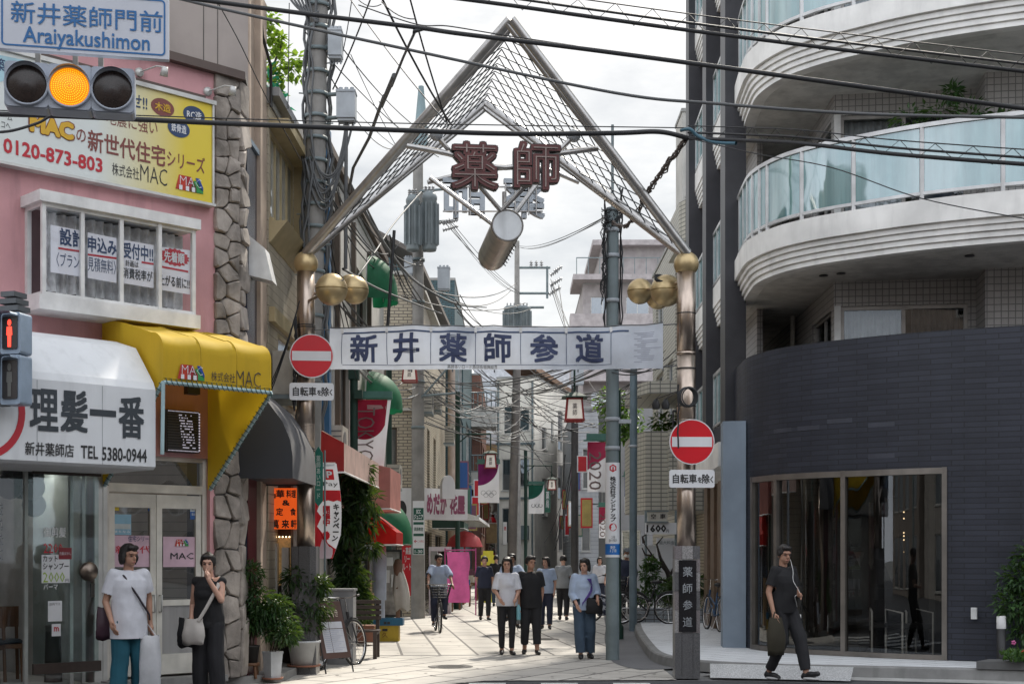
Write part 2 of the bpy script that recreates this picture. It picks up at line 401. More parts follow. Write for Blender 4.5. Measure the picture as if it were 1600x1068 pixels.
# ------------------------------------------------------------------ shared materials
M_conc = mat('concrete', (.33, .33, .32), .8, bump=.3)
M_cpole = mat('pole concrete', (.27, .26, .245), .75, bump=.2, dirt=.5)
M_gpole = mat('grey painted steel', (.16, .20, .21), .5, dirt=.4)
M_steel = mat('brushed steel', (.46, .45, .44), .36, 1, var=.12, scale=8, dirt=.15)
M_steel2 = mat('warm steel', (.46, .38, .32), .30, 1, var=.15, scale=6, dirt=.3)
M_gold = mat('gold lacquer', (.52, .40, .22), .40, .75, var=.15, dirt=.25)
M_alu = mat('aluminium', (.55, .55, .53), .4, .3, dirt=.2)
M_white = mat('white paint', (.74, .74, .73), .45, dirt=.22)
M_cream = mat('cream frame', (.62, .60, .54), .5)
M_black = mat('black plastic', (.018, .018, .02), .5, dirt=0)
M_wire = mat('cable', (.022, .023, .026), .6, dirt=0, var=0)
M_wireg = mat('grey cable', (.10, .105, .11), .6, dirt=0, var=0)
M_dgreen = mat('dark green paint', (.012, .045, .032), .65, dirt=.2)
M_tgreen = mat('teal green paint', (.06, .17, .14), .45, dirt=.2)
M_red = mat('sign red', (.55, .012, .025), .35, dirt=.1, var=.05)
M_sign = mat('sign white', (.72, .73, .75), .4, dirt=.12, var=.05)
M_ink = mat('ink black', (.02, .02, .022), .5, dirt=0, var=0)
M_navy = mat('navy ink', (.03, .06, .14), .6, dirt=0, var=.1)
M_blue = mat('sign blue', (.02, .09, .30), .5, dirt=0, var=0)
M_redink = mat('red ink', (.48, .015, .03), .5, dirt=0, var=0)
M_wood = mat('brown wood', (.16, .075, .035), .55, scale=7)
M_dwood = mat('dark wood', (.045, .03, .024), .6, scale=7)
M_tyre = mat('rubber', (.02, .02, .02), .8, dirt=0)
M_chrome = mat('chrome', (.7, .7, .7), .15, 1, var=0, dirt=0)
G_dark = glass('dark window', (.10, .12, .13), .30)
G_room = glass('clear pane', (.72, .76, .76), .16)
M_curt = mat('lace curtain', (.78, .79, .80), .9, scale=9, var=.3, dirt=0)
M_cardb = mat('cardboard', (.38, .26, .15), .8)
LEAF = leafmat('leaf green', (.025, .075, .018), (.07, .16, .03))
LEAFD = leafmat('leaf dark', (.010, .028, .012), (.03, .07, .02), .2)
LEAFY = leafmat('leaf yellow green', (.16, .27, .03), (.30, .42, .07), .55)
LEAFM = leafmat('leaf mid', (.012, .042, .014), (.045, .105, .03), .22)
M_bark = mat('bark', (.07, .05, .035), .9, bump=.6)

# ------------------------------------------------------------------ ground, road, pavements
b = MB(); b.quad(V(-400, -200, -.02), V(400, -200, -.02), V(400, 800, -.02), V(-400, 800, -.02)); b.build('ground', mat('far ground', (.2, .2, .2), .9), kind='structure')
def asphalt(name, c):
    m, t, bs = newmat(name); f = noisef(t, 90, 3, lo=.3, hi=.7); g = noisef(t, .8, 6)
    x = mixc(t, f, [q * .6 for q in c], [q * 1.5 for q in c]); x = mixc(t, g, x, [q * 1.25 for q in c]); t.links.new(x, bs.inputs[0]); bs.inputs['Roughness'].default_value = .85
    bumpn(t, bs, f, .006, .5); MATS[name] = m; return m
M_asph = asphalt('asphalt', (.055, .056, .06)); M_asph2 = asphalt('worn asphalt', (.13, .13, .135))
b = MB(); b.quad(V(-60, -30, -.012), V(60, -30, -.012), V(60, 18.45, -.012), V(-60, 18.45, -.012)); b.build('road', M_asph, kind='structure')
# zebra bars of the crossing that ends at the mouth of the street
M_zebra = mat('road paint', (.62, .62, .60), .7, scale=6, var=.3, dirt=.4)
b = MB()
for k in range(-2, 3):
    x = -.55 + k * .92; b.quad(V(x, 14.3, -.007), V(x + .47, 14.3, -.007), V(x + .47, 18.05, -.007), V(x, 18.05, -.007))
b.build('crossing_markings', M_zebra, kind='structure')
slab = lambda name, w, h, rot: brick(name, (.57, .54, .49), (.49, .465, .425), (.15, .14, .13), w, h, .024, .5, .75, .25, dirt=.35, rot=rot)
M_pav = slab('street slabs', 1.25, .62, R(84)); M_pav2 = slab('street mouth slabs', 1.3, .62, R(118))
b = MB(); b.quad(V(-3.9, 23.0, 0), V(2.6, 23.0, 0), V(4.2, 130, 0), V(-4.2, 130, 0)); b.build('street_paving', M_pav, kind='structure')
b = MB(); b.add([V(-9, 17.5, .0), V(-.9, 17.7, 0), V(-.35, 18.3, 0), V(2.15, 18.42, 0), V(2.2, 22.92, 0), V(-9, 22.92, 0)], [(0, 1, 2, 3, 4, 5)]); b.build('street_mouth_paving', M_pav2, kind='structure')
b = MB(); b.fbox(Fr(-9, 22.92, 0), 0, 11.1, -.05, .004, -.08, 0); b.build('drain_channel', mat('drain steel', (.22, .22, .21), .6, .4), kind='structure')
for (x, y, lab) in ((-.9, 20.6, 'round iron manhole cover in the paving near the mouth of the street'), (.6, 27.5, 'round iron manhole cover further up the paved street')):
    b = MB(); b.lathe(V(x, y, .002), [(.33, 0), (.33, .005), (.31, .006), (.30, .003), (0, .003)], 28)
    for k in range(5): b.box(V(x, y - .2 + .1 * k, .006), (.42 - .05 * abs(k - 2), .03, .004))
    tag(b.build('manhole_cover', mat('iron', (.10, .095, .09), .7, .3, dirt=.4)), lab, 'manhole cover')
rn = random.Random(77); b = MB()
for k in range(150): x, y, r = rn.uniform(-2.4, 2.0), 18.6 + rn.random() ** 1.6 * 22, rn.uniform(.012, .03); b.add([V(x + r * math.cos(a), y + r * 1.3 * math.sin(a), .0052) for a in [.785 * j for j in range(8)]], [tuple(range(8))])
tag(b.build('paving_spots', mat('gum spot', (.17, .16, .15), .8)), kind='stuff')
# gutter strip and kerbed pavement on the right
kerb = [V(3.6, 46, 0), V(3.1, 38, 0), V(2.75, 32, 0), V(2.46, 28, 0), V(2.24, 24, 0), V(2.16, 21.6, 0), V(2.34, 20.4, 0), V(2.75, 19.65, 0), V(3.5, 19.15, 0), V(4.6, 18.8, 0), V(6.4, 18.25, 0), V(10, 17.2, 0), V(16, 15.4, 0)]
def smoothline(p, n=4):
    o = []
    for i in range(len(p) - 1):
        a, bb, c, d = p[max(i - 1, 0)], p[i], p[i + 1], p[min(i + 2, len(p) - 1)]
        for k in range(n):
            t = k / n; o.append(.5 * ((2 * bb) + (c - a) * t + (2 * a - 5 * bb + 4 * c - d) * t * t + (3 * bb - a - 3 * c + d) * t ** 3))
    return o + [p[-1]]
K = smoothline(kerb, 5)
def offs(p, d):
    o = []
    for i, q in enumerate(p):
        t = p[min(i + 1, len(p) - 1)] - p[max(i - 1, 0)]; t = V(t.x, t.y, 0).normalized(); o.append(q + V(-t.y, t.x, 0) * d)
    return o
Ki = offs(K, .15)
gut = offs(K, -.62)
g2 = offs(K, -.42); b = MB(); b.loft([[q + V(0, 0, -.004) for q in g2[36:]], [q + V(0, 0, .002) for q in K[36:]]]); b.build('gutter_strip', mat('gutter concrete', (.40, .40, .39), .8, bump=.3, dirt=.5), kind='structure')
b = MB(); b.loft([[q + V(0, 0, .005) for q in gut[:32]], [q + V(0, 0, .006) for q in K[:32]]]); b.build('gutter', M_asph2, kind='structure')
M_kerb = mat('kerb stone', (.24, .24, .235), .8, bump=.3, dirt=.4)
b = MB(); b.loft([K, [q + V(0, 0, .13) for q in offs(K, .02)], [q + V(0, 0, .15) for q in offs(K, .04)], [q + V(0, 0, .15) for q in Ki]], sm=False); b.build('kerb', M_kerb, kind='structure')
M_tilep = brick('pavement tiles', (.74, .76, .78), (.68, .70, .72), (.26, .27, .28), .6, .3, .008, .5, .7, .2, rot=R(-30), dirt=.25)
b = MB()
poly = [q + V(0, 0, .146) for q in Ki] + [V(30, 40, .146), V(5, 60, .146)]
b.add(poly, [tuple(range(len(poly)))]); b.build('pavement', M_tilep, kind='structure')
b = MB(); fk = Fr(2.6, 18.95, -16.2)
b.add([V(2.7, 19.2, .155), V(2.62, 18.62, .012), V(4.35, 18.1, .012), V(4.5, 18.55, .155)], [(0, 1, 2, 3), (3, 2, 1, 0)])
b.build('kerb_ramp', mat('checker plate', (.62, .63, .64), .5, .4, scale=60, var=.4, bump=1, bscale=45), label='grey chequered metal ramp plate laid against the kerb on the right', cat='ramp')
# left pavement in front of the shops
b = MB(); pl = [V(-12, 9.2, .1), V(-6.2, 14.7, .1), V(-3.9, 17.1, .1), V(-2.95, 18.3, .1), V(-2.9, 22, .1), V(-2.9, 27.5, .1), V(-3.6, 27.5, .1), V(-4.6, 20, .1), V(-14, 12, .1)]
b.prism([q for q in pl], V(0, 0, -.1)); b.build('shop_pavement', mat('worn cement', (.27, .265, .255), .85, bump=.4, dirt=.5), kind='structure')

# ------------------------------------------------------------------ the gate over the street
GA = math.atan(.12); gN = V(-.12, 1, 0).normalized(); gU = V(1, .12, 0).normalized()
GL, GR = V(-2.84, 19.4, 0), V(2.32, 18.75, 0); GL_Z, GR_Z = 5.64, 5.50
gate = thing('street_gate', 'tall steel archway of two peaked frames with wire mesh spanning the street', 'gate', (GL + GR) / 2)
def cyl_h(bm, c, r, z0, z1, n=20): bm.lathe(V(c.x, c.y, 0), [(0, z0), (r, z0), (r, z1), (0, z1)], n)
for P, SZ in ((GL, GL_Z), (GR, GR_Z)):
    b = MB(); z0 = 1.68
    for za, zb in ((z0, 3.0), (3.015, 4.3), (4.315, SZ - .1)): cyl_h(b, P, .125, za, zb)
    for zz in (3.0, 4.3): cyl_h(b, P, .128, zz - .012, zz + .027)
    for k in range(12): cyl_h(b, P, .1262, 3.2 + k * .02, 3.2 + k * .02 + .008)
    b.build('post', M_steel2, gate)
    b = MB(); b.ball(V(P.x, P.y, SZ), .168, 24, 16)
    s = b.build('post_ball', M_gold, gate)
# granite plinths
M_gran = mat('grey granite', (.30, .29, .29), .35, scale=70, var=.45, dirt=.1)
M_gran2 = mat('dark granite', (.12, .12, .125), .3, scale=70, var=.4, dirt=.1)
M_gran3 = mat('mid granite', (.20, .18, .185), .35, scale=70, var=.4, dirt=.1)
M_blackg = mat('polished black granite', (.012, .012, .015), .12, var=.1, dirt=0)
for P, txt in ((GR, True), (GL, False)):
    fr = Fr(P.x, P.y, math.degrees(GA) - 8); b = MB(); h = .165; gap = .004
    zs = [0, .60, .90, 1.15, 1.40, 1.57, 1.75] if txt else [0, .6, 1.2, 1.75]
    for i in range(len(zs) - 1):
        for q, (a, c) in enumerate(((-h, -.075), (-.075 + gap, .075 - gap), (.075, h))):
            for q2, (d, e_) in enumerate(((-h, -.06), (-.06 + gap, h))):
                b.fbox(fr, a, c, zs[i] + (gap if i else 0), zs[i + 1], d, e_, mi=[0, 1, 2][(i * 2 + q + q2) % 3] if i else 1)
    pl_ = b.build('plinth', [M_gran, M_gran2, M_gran3] if txt else [mat('shaded granite', (.07, .068, .07), .5, scale=70, var=.4), M_gran2, mat('shaded granite')], gate)  # left plinth takes a darker copy, shade put into the granite colour
    if txt:
        b = MB(); b.fbox(fr, -.115, .115, .62, 1.56, h - .01, h + .012); pn = b.build('name_panel', M_blackg, pl_)
        mg = mat('engraved grey', (.30, .32, .34), .6, dirt=0)
        for k, ch in enumerate('薬師参道'): letter(ch, flat(fr, 0, 1.41 - k * .22, h + .012), .125, .13, mg, pl_, bold=.01, ex=.003, res=1, name='lettering')
Ft = V(-.205, 19.05, 8.26)
APF = Ft - gN * 1.6; APB = Ft + gN * 1.6
tops = [V(GL.x, GL.y, GL_Z + .13), V(GR.x, GR.y, GR_Z + .13)]
for ap, off in ((APF, -.06), (APB, .06)):
    for i, tp in enumerate(tops):
        s0 = tp + gN * off
        b = MB(); d = (ap - s0); up = V(0, 0, 1)
        b.tube([s0, ap], .066, 12); sd_ = (1 if i == 0 else -1)
        inn = d.cross(gN).normalized() * (.075 * sd_)
        inn = inn if inn.z < 0 else -inn
        b.tube([s0 + inn * .3 + d * .04, ap + inn], .034, 10); b.tube([s0 - inn * .2 + gN * .07 + d * .03, ap + gN * .075], .03, 8)
        b.build('arch_beam', M_steel, gate)
# wire mesh on each slope: a triangle between the two beams of one side
mw = mat('mesh wire', (.10, .11, .12), .5, .6, var=0, dirt=0)
for tp in tops:
    b = MB(); A, B_, T = APF, APB, tp
    ea = (A - T); eb = (B_ - T); n = 18
    rod = lambda p, q: b.tube([p, q], .0085, 5, cap=False)
    # two families of rods crossing on the slope
    mid = (ea + eb) / 2; half = (ea - eb) / 2
    for k in range(-n, n + 1):
        for sgn in (1, -1):
            # line: s (along mid, 0..1), w (across, -s..s):  w = sgn*(s - k/ (n/1.0)) * slope
            c = k * .092; sl_ = 1.3
            pts = []
            for j in range(0, 81):
                s_ = j / 80; w = sgn * (s_ - c) * sl_ * 1.6
                if abs(w) <= s_ + 1e-6: pts.append((s_, w))
            if len(pts) >= 2:
                q0, q1 = pts[0], pts[-1]
                if abs(q0[0] - q1[0]) > .03: rod(T + mid * q0[0] + half * q0[1], T + mid * q1[0] + half * q1[1])
    b.build('wire_mesh', mw, gate)
# cross braces, small globes, letter frames and the hanging drum
def gp(px, py, a): # point in the plane 'a' metres before(+) the posts' plane
    o = (GL + GR) / 2 - gN * a; d = V((px - CX) / F, 1, (HY - py) / F); c = V(0, 0, CH); t = (o - c).dot(gN) / d.dot(gN); return c + d * t
b = MB()
b.tube(smoothline([gp(636, 228, .95), gp(700, 240, 1.0), gp(790, 262, 1.0), gp(862, 242, 1.0), gp(934, 232, .95)], 5), .035, 10)
b.tube(smoothline([gp(668, 285, -1.0), gp(740, 268, -1.0), gp(800, 262, -1.0), gp(850, 264, -1.0), gp(905, 285, -1.0)], 5), .032, 10)
for p, q in (((682, 212), (790, 338)), ((897, 212), (775, 338))):
    b.tube([gp(*p, 1.0), gp(*q, .7)], .03, 10)
for p, q in (((672, 278), (772, 352)), ((850, 272), (800, 340))): b.tube([gp(*p, .2), gp(*q, .55)], .03, 10)
b.tube([gp(788, 300, .5), gp(788, 345, .5)], .03, 10)
b.build('brace', M_steel, gate)
for p in ((682, 210), (897, 212)):
    b = MB(); b.ball(gp(*p, 1.0), .085, 16, 12); b.build('brace_ball', mat('grey globe', (.36, .38, .40), .4, .3), gate)
M_neon = mat('neon letter red', (.105, .022, .02), .45, dirt=.3); M_rim = mat('letter rim', (.06, .055, .055), .5, .4)
M_tube = mat('neon glass tube', (.26, .20, .18), .25, dirt=0)
def gl(px, py, a, w, h, s, m, ex, bold, mirror=False, name='letter_shape'):
    c = gp(px, py, a); f = lambda x, y, d: c + gU * x - gN * d + V(0, 0, y)
    return letter(s, f, w, h, m, gate, bold=bold, ex=ex, res=3, mirror=mirror, name=name)
for (px, ch) in ((741, '薬'), (838, '師')):
    a = .98; o = gl(px, 262, a, .60, .61, ch, M_neon, .10, .035)
    gl(px, 262, a - .012, .625, .635, ch, M_rim, .095, .045, name='letter_rim')
    gl(px, 262, a + .002, .53, .54, ch, M_tube, .115, -.022, name='letter_tube')
M_lback = mat('letter back silver', (.42, .46, .50), .4, .6)
for (px, ch) in ((724, '師'), (818, '薬')):
    o = gl(px, 310, -1.0, .60, .60, ch, M_lback, .09, .025, mirror=True)
b = MB()
for z_ in (292, 330): b.tube([gp(692, z_, -.88), gp(848, z_, -.88)], .012, 6)
for x_ in (712, 735, 790, 805, 826, 838): b.tube([gp(x_, 286, -.87), gp(x_, 336, -.87)], .012, 6)
b.build('letter_rack', M_steel, gate)
c0 = gp(793, 352, .75); c1 = c0 + gN * 1.95
b = MB(); b.lathe(c0, [(.19, 0), (.212, .02), (.212, .04)], 32, axis=gN); b.lathe(c0, [(.212, .04), (.205, .05), (.205, 1.88)], 32, axis=gN); b.lathe(c0, [(.205, 1.88), (.20, 1.93), (.15, 1.96), (0, 1.965)], 32, axis=gN)
dr = b.build('drum', mat('drum steel', (.52, .45, .38), .3, 1, var=.25, scale=5, dirt=.3), gate)
b = MB(); b.disc(c0 + gN * .012, -gN, .193, .008, 32); b.build('drum_face', mat('drum face', (.70, .73, .75), .35, .1, var=.1, dirt=.5), dr)
b = MB(); b.lathe(c0 + gN * .008, [(.205, 0), (.212, -.008), (.198, -.01), (.192, -.006)], 32, axis=gN); b.build('drum_rim', mat('drum rim', (.20, .19, .18), .4, .6), dr)
b = MB(); side = gU * .15 + V(0, 0, -.143)
b.tube([c0 + gN * .25 + side, c0 + gN * 1.7 + side], .006, 4)
for k in range(7): b.box(c0 + gN * (.35 + k * .2) + side * 1.0 + gU * -.03 + V(0, 0, -.03), (.10, .012, .012), GA, M=Matrix.Rotation(GA, 3, 'Z') @ Matrix.Rotation(R(45), 3, 'Y'))
b.build('drum_slot', M_ink, dr)
# clusters of golden lamps on each post
for P, pts in ((GL, ((518, 452, .25, 25), (554, 453, -.35, 22), (546, 448, -.8, 19))), (GR, ((1041, 454, .25, 25), (1000, 455, -.25, 20), (1028, 464, -.5, 19)))):
    for (px, py, a, rp) in pts:
        c = gp(px, py, a); r = rp * c.y / F; b = MB(); b.ball(c, r, 28, 18)
        lm = b.build('globe_lamp', M_gold, gate)
        b = MB(); b.lathe(c, [(r * 1.002, -.008), (r * 1.015, 0), (r * 1.002, .008)], 28); b.build('seam', mat('lamp seam', (.25, .18, .08), .4, .8), lm)
        b = MB(); b.tube([V(P.x, P.y, c.z - .02), c], .022, 8); b.build('arm', M_steel2, lm)
for (px, py, a) in ((524, 436, .32), (1033, 437, .32)):
    c = gp(px, py, a); b = MB(); ax = (V(0, -.55, .75) + gU * .25).normalized()
    b.lathe(c - ax * .02, [(.0, .02), (.085, .02), (.10, .055), (.11, .045), (.09, 0)], 20, axis=ax); b.build('lamp_opening', M_black, gate)

# no-entry signs and bicycle plates clamped on the posts
def noentry(fr, px, py, lab1, lab2):
    o = .17; u, z = fr.px(px, py, o)
    root = thing('no_entry_sign', lab1, 'road sign', fr.p(u, z - .3, o)); r = .30
    b = MB(); b.disc(fr.p(u, z, o), fr.n, r, .012, 40); b.build('rim', M_sign, root)
    b = MB(); b.disc(fr.p(u, z, o + .012), fr.n, r - .014, .003, 40); b.build('disc', mat('no entry red', (.62, .008, .02), .3, dirt=.08, var=.05), root)
    b = MB(); b.fbox(fr, u - .265, u + .265, z - .065, z + .065, o + .0155, o + .018); b.build('bar', M_sign, root)
    b = MB(); b.fbox(fr, u - .05, u + .05, z - .2, z + .2, o - .06, o - .002); b.build('clamp', M_alu, root)
    zz = z - .485; r2 = thing('bicycle_exception_plate', lab2, 'road sign', fr.p(u, zz - .13, o))
    b = MB(); w, h, c = .30, .118, .03
    pts = []
    for sx, sy, a0 in ((1, 1, 0), (-1, 1, 90), (-1, -1, 180), (1, -1, 270)):
        for k in range(4):
            a = R(a0 + k * 30); pts.append(fr.p(u + sx * (w - c) + c * math.cos(a), zz + sy * (h - c) + c * math.sin(a), o))
    b.prism(pts[::-1], fr.n * .01); b.build('plate', M_sign, r2)
    letter('自転車', flat(fr, u - .095, zz, o + .01), .32, .125, M_ink, r2, bold=.03, res=2, ex=.002)
    letter('を', flat(fr, u + .105, zz - .015, o + .01), .06, .075, M_ink, r2, bold=.03, res=2, ex=.002)
    letter('除', flat(fr, u + .185, zz, o + .01), .10, .125, M_ink, r2, bold=.03, res=2, ex=.002)
    letter('く', flat(fr, u + .262, zz - .01, o + .01), .04, .09, M_ink, r2, bold=.03, res=2, ex=.002)
noentry(Fr(GL.x, GL.y, 5), 487, 556, 'round red no entry sign on the left gate post beside the banner', 'white bicycles-exempt plate under the left no entry sign')
noentry(Fr(GR.x, GR.y, 2), 1081, 690, 'round red no entry sign on the right gate post before the dark building', 'white bicycles-exempt plate under the right no entry sign')

# the cloth banner across the street
bf = Fr(GL.x, GL.y - .02, math.degrees(math.atan2(GR.y - GL.y, GR.x - GL.x)))
u0, u1 = bf.u(516), bf.u(1036)
zt = [(516, 513), (640, 508), (800, 510), (930, 511), (1036, 505)]; zb = [(516, 577), (640, 577), (800, 577), (930, 577), (1036, 575)]
def interp(t, x):
    for (a, y), (c, w) in zip(t, t[1:]):
        if x <= c: k = (x - a) / (c - a); return y + (w - y) * k
    return t[-1][1]
def bmap(s, t):     # s 0..1 along, t 0..1 upwards
    px = 516 + 520 * s; top = bf.z(px, interp(zt, px)); bot = bf.z(px, interp(zb, px)); u = u0 + (u1 - u0) * s
    w = .022 * math.sin(s * 23 + t * 2.2) + .014 * math.sin(s * 61 - t * 3) + .012 * noise.noise(V(s * 14, t * 3, 1)) + .03 * math.sin(t * math.pi)
    sag = -.012 * abs(math.sin(s * math.pi * 8)) * t
    return bf.p(u, bot + (top - bot) * t + sag, w)
ban = thing('street_banner', 'long white cloth banner with large navy characters strung between the gate posts', 'banner', bmap(.5, 0))
b = MB(); b.loft([[bmap(i / 120, j / 10) for i in range(121)] for j in range(11)])
cl = b.build('cloth', mat('banner cloth', (.62, .66, .73), .8, var=.08, dirt=.12, trans=.25), ban)
bn = bf.n
W_ = u1 - u0; Hh = 2200
def bl(sc, tc, w, h):
    return lambda x, y, d: bmap(sc + x / W_, tc + y / .56) + bn * (d)
for k, ch in enumerate('新井薬師参道'):
    px = [571, 638, 712, 782, 854, 924][k]
    letter(ch, bl((px - 516) / 520, .5, 0, 0), .38, .385, mat('banner ink', (.045, .06, .13), .7, dirt=0, var=.2), ban, bold=.034, res=3, ex=.006, warp=.03)
letter('薬師あいロード商店街振興組合', bl((742 - 516) / 520, .065, 0, 0), .68, .05, M_ink, ban, bold=.0, res=1, ex=.006)
b = MB(); mi = M_navy
for px in (536, 607, 677, 747, 818, 888, 957):
    s = (px - 516) / 520; b.loft([[bmap(s + d, t / 8) + bn * .006 for d in (-.0009, .0009)] for t in range(1, 8)])
for t0, t1, s0, s1 in ((.10, .112, .04, .85), (.86, .90, .04, .90)):
    b.loft([[bmap(s0 + (s1 - s0) * i / 60, t) + bn * .006 for i in range(61)] for t in (t0, t1)])
b.build('printed_lines', M_navy, ban)
b = MB()
for k in range(16):
    t = .82 - k * .045; s0 = .915 + .01 * (k % 3); b.loft([[bmap(s0 + (.06 - .012 * (k % 4)) * i / 4, tt) + bn * .006 for i in range(5)] for tt in (t, t + .014)])
b.build('small_print', mat('faint print', (.38, .40, .48), .8, dirt=0), ban)
b = MB()
for s in (0, 1):
    P = GL if s == 0 else GR
    for t in (.04, .96):
        q = bmap(s, t); b.tube([q, V(P.x, P.y, q.z + .02)], .008, 5)
b.tube([bmap(i / 30, 1.0) + V(0, 0, .01) for i in range(31)], .008, 5)
for k in range(9):
    q = bmap(k / 8, 0); b.tube([q, q + V(0, 0, -.035)], .01, 5)
b.build('cords', M_wireg, ban)
for px in (536, 607, 677, 747, 818, 888, 957):
    b = MB(); q = bmap((px - 516) / 520, .93) + bn * .012; b.box(q, (.035, .012, .07), R(5)); b.build('clip', M_white, ban)

# ------------------------------------------------------------------ the corner block on the right
plan = [V(4.20, 31.0, 0), V(4.05, 28, 0), V(3.93, 26, 0), V(3.85, 24.6, 0), V(3.78, 23.4, 0), V(3.79, 22.5, 0), V(4.06, 21.65, 0), V(4.5, 21.05, 0), V(5.0, 20.62, 0), V(5.55, 20.2, 0), V(6.15, 19.85, 0), V(6.8, 19.55, 0), V(7.6, 19.25, 0), V(9, 18.85, 0), V(11, 18.45, 0), V(14, 18.1, 0)]
PL = smoothline(plan, 6)
acc = [0]
for a, c in zip(PL, PL[1:]): acc.append(acc[-1] + (c - a).length)
def onplan(px, off=0):  # arc position where the plan curve meets the viewing ray of image column px
    P = offs(PL, off); k = (px - CX) / F; best = None
    for i in range(len(P) - 1):
        f0, f1 = P[i].x - k * P[i].y, P[i + 1].x - k * P[i + 1].y
        if f0 * f1 <= 0 and acc[i] > 4.5: t = f0 / (f0 - f1 + 1e-12); best = acc[i] + (acc[i + 1] - acc[i]) * t; return best
    return best
def planp(s, off=0, z=0):
    P = OFFC.setdefault(off, offs(PL, off))
    for i in range(len(P) - 1):
        if s <= acc[i + 1] or i == len(P) - 2:
            t = (s - acc[i]) / (acc[i + 1] - acc[i]); q = P[i].lerp(P[i + 1], t); return V(q.x, q.y, z)
OFFC = {}
blk = thing('corner_apartment_block', 'curved corner apartment block with white balconies, dark tiled base and glass shopfront', 'apartment building', (8, 26, .146))
M_dtile = brick('slate blue tile', (.019, .022, .035), (.031, .035, .052), (.010, .012, .017), .46, .076, .006, .37, .6, .8, dirt=.55)
M_fascia = mat('balcony white', (.84, .83, .80), .5, dirt=.3, scale=1.2)
M_sof = mat('soffit', (.70, .69, .66), .8, dirt=.4)
sS, sE = acc[0], acc[-1]
N_ = 170
SS = [sS + (sE - sS) * i / N_ for i in range(N_ + 1)]
sg0, sg1 = onplan(1176), onplan(1476); ZW0, ZW1 = .17, 2.84; zTop = 4.80
def strip(bm, s0, s1, prof, n=60, mi=0, sm=False):   # profile of (offset, z) swept along the plan
    ss = [s0 + (s1 - s0) * i / n for i in range(n + 1)]
    rows = [[planp(s, o, z) for s in ss] for o, z in prof]
    bm.loft(rows, mi, sm, uo=s0, vo=prof[0][1])
s_post = onplan(1141)
b = MB()
strip(b, s_post - .2, sg0, [(0, .146), (0, zTop)], 20); strip(b, sg0, sg1, [(0, ZW1), (0, zTop)], 60); strip(b, sg1, sE, [(0, .146), (0, zTop)], 50)
strip(b, s_post - .2, sE, [(0, zTop), (.18, zTop), (.18, 3.7)], 100)
strip(b, sg0, sg1, [(.2, ZW1), (0, ZW1)], 60)
b.build('tiled_wall', M_dtile, blk)
# odd paler tiles
b = MB()
for px, py in ((1312, 657), (1377, 663), (1377, 712), (1222, 672), (1263, 668)):
    s = onplan(px); q = planp(s); z = CH + (HY - py) / F * q.y; strip(b, s - .2, s + .2, [(-.004, z - .033), (-.004, z + .033)], 4)
b.build('repaired_tiles', mat('paler tile', (.048, .052, .07), .6), blk)
# shopfront
b = MB(); fz = mat('shopfront bronze', (.22, .20, .18), .4, .6)
for s in (sg0, onplan(1213), onplan(1318), sg1):
    strip(b, s - .035, s + .035, [(-.03, ZW0 - .02), (-.03, ZW1 + .03)], 2); strip(b, s - .035, s + .035, [(.06, ZW1), (.06, ZW0)], 2)
    for d in (-.035, .035): b.quad(planp(s + d, -.03, ZW0 - .02), planp(s + d, .06, ZW0 - .02), planp(s + d, .06, ZW1), planp(s + d, -.03, ZW1))
strip(b, sg0, sg1, [(.05, ZW1 - .06), (-.03, ZW1 - .06), (-.03, ZW1 + .025), (0, ZW1 + .025)], 50); strip(b, sg0, sg1, [(0, ZW0 - .02), (-.035, ZW0 - .02), (-.035, ZW0 + .05), (.06, ZW0 + .05)], 50)
shopf = b.build('shopfront_frame', fz, blk)
b = MB(); strip(b, sg0, sg1, [(.03, ZW0), (.03, ZW1)], 90, sm=True); b.build('pane', glass('shop glass', (.50, .49, .46), .06, .004, wob=.008), shopf)
# inside the shop
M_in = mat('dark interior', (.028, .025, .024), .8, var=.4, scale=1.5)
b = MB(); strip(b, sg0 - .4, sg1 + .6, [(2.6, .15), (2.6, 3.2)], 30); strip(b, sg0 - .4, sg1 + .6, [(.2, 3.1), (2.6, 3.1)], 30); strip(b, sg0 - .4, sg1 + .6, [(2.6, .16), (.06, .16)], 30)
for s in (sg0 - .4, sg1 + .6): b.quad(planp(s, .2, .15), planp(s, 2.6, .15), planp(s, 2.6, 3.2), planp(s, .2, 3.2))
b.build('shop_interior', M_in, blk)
b = MB(); rnd = random.Random(3)
for k in range(9):
    s = sg0 + (sg1 - sg0) * (k + .4 + .4 * rnd.random()) / 9; w = .05 + .12 * rnd.random(); h = 1.2 + 1.4 * rnd.random(); o = 1.2 + rnd.random()
    c = planp(s, o, .16 + h / 2); b.box(c, (w, w, h), .6, mi=rnd.randrange(3))
b.build('display_stands', [mat('stand brown', (.07, .045, .03), .6), mat('stand grey', (.08, .08, .08), .6), mat('stand pale', (.20, .19, .17), .6)], blk)
# white-framed lounge chairs just behind the glass
def shopchair(s, o, rz):
    c = planp(s, o, .165); r = thing('shop_chair', 'black seat on pale metal frame seen through the dark shopfront', 'chair', c, 'chairs behind the shopfront glass', rz)
    b = MB(); b.box(c + V(0, 0, .42), (.5, .48, .07)); b.build('seat', M_black, r)
    b = MB(); b.box(c + V(0, .24, .72), (.5, .05, .5)); b.build('backrest', M_black, r)
    for x in (-.25, .25):
        b = MB(); b.tube([c + V(x, -.24, 0), c + V(x, -.24, .62), c + V(x, .24, .66), c + V(x, .24, 0)], .016, 8); b.build('leg', M_white, r)
    return r
shopchair(onplan(1390), .8, .25); shopchair(onplan(1345), .95, -.2)
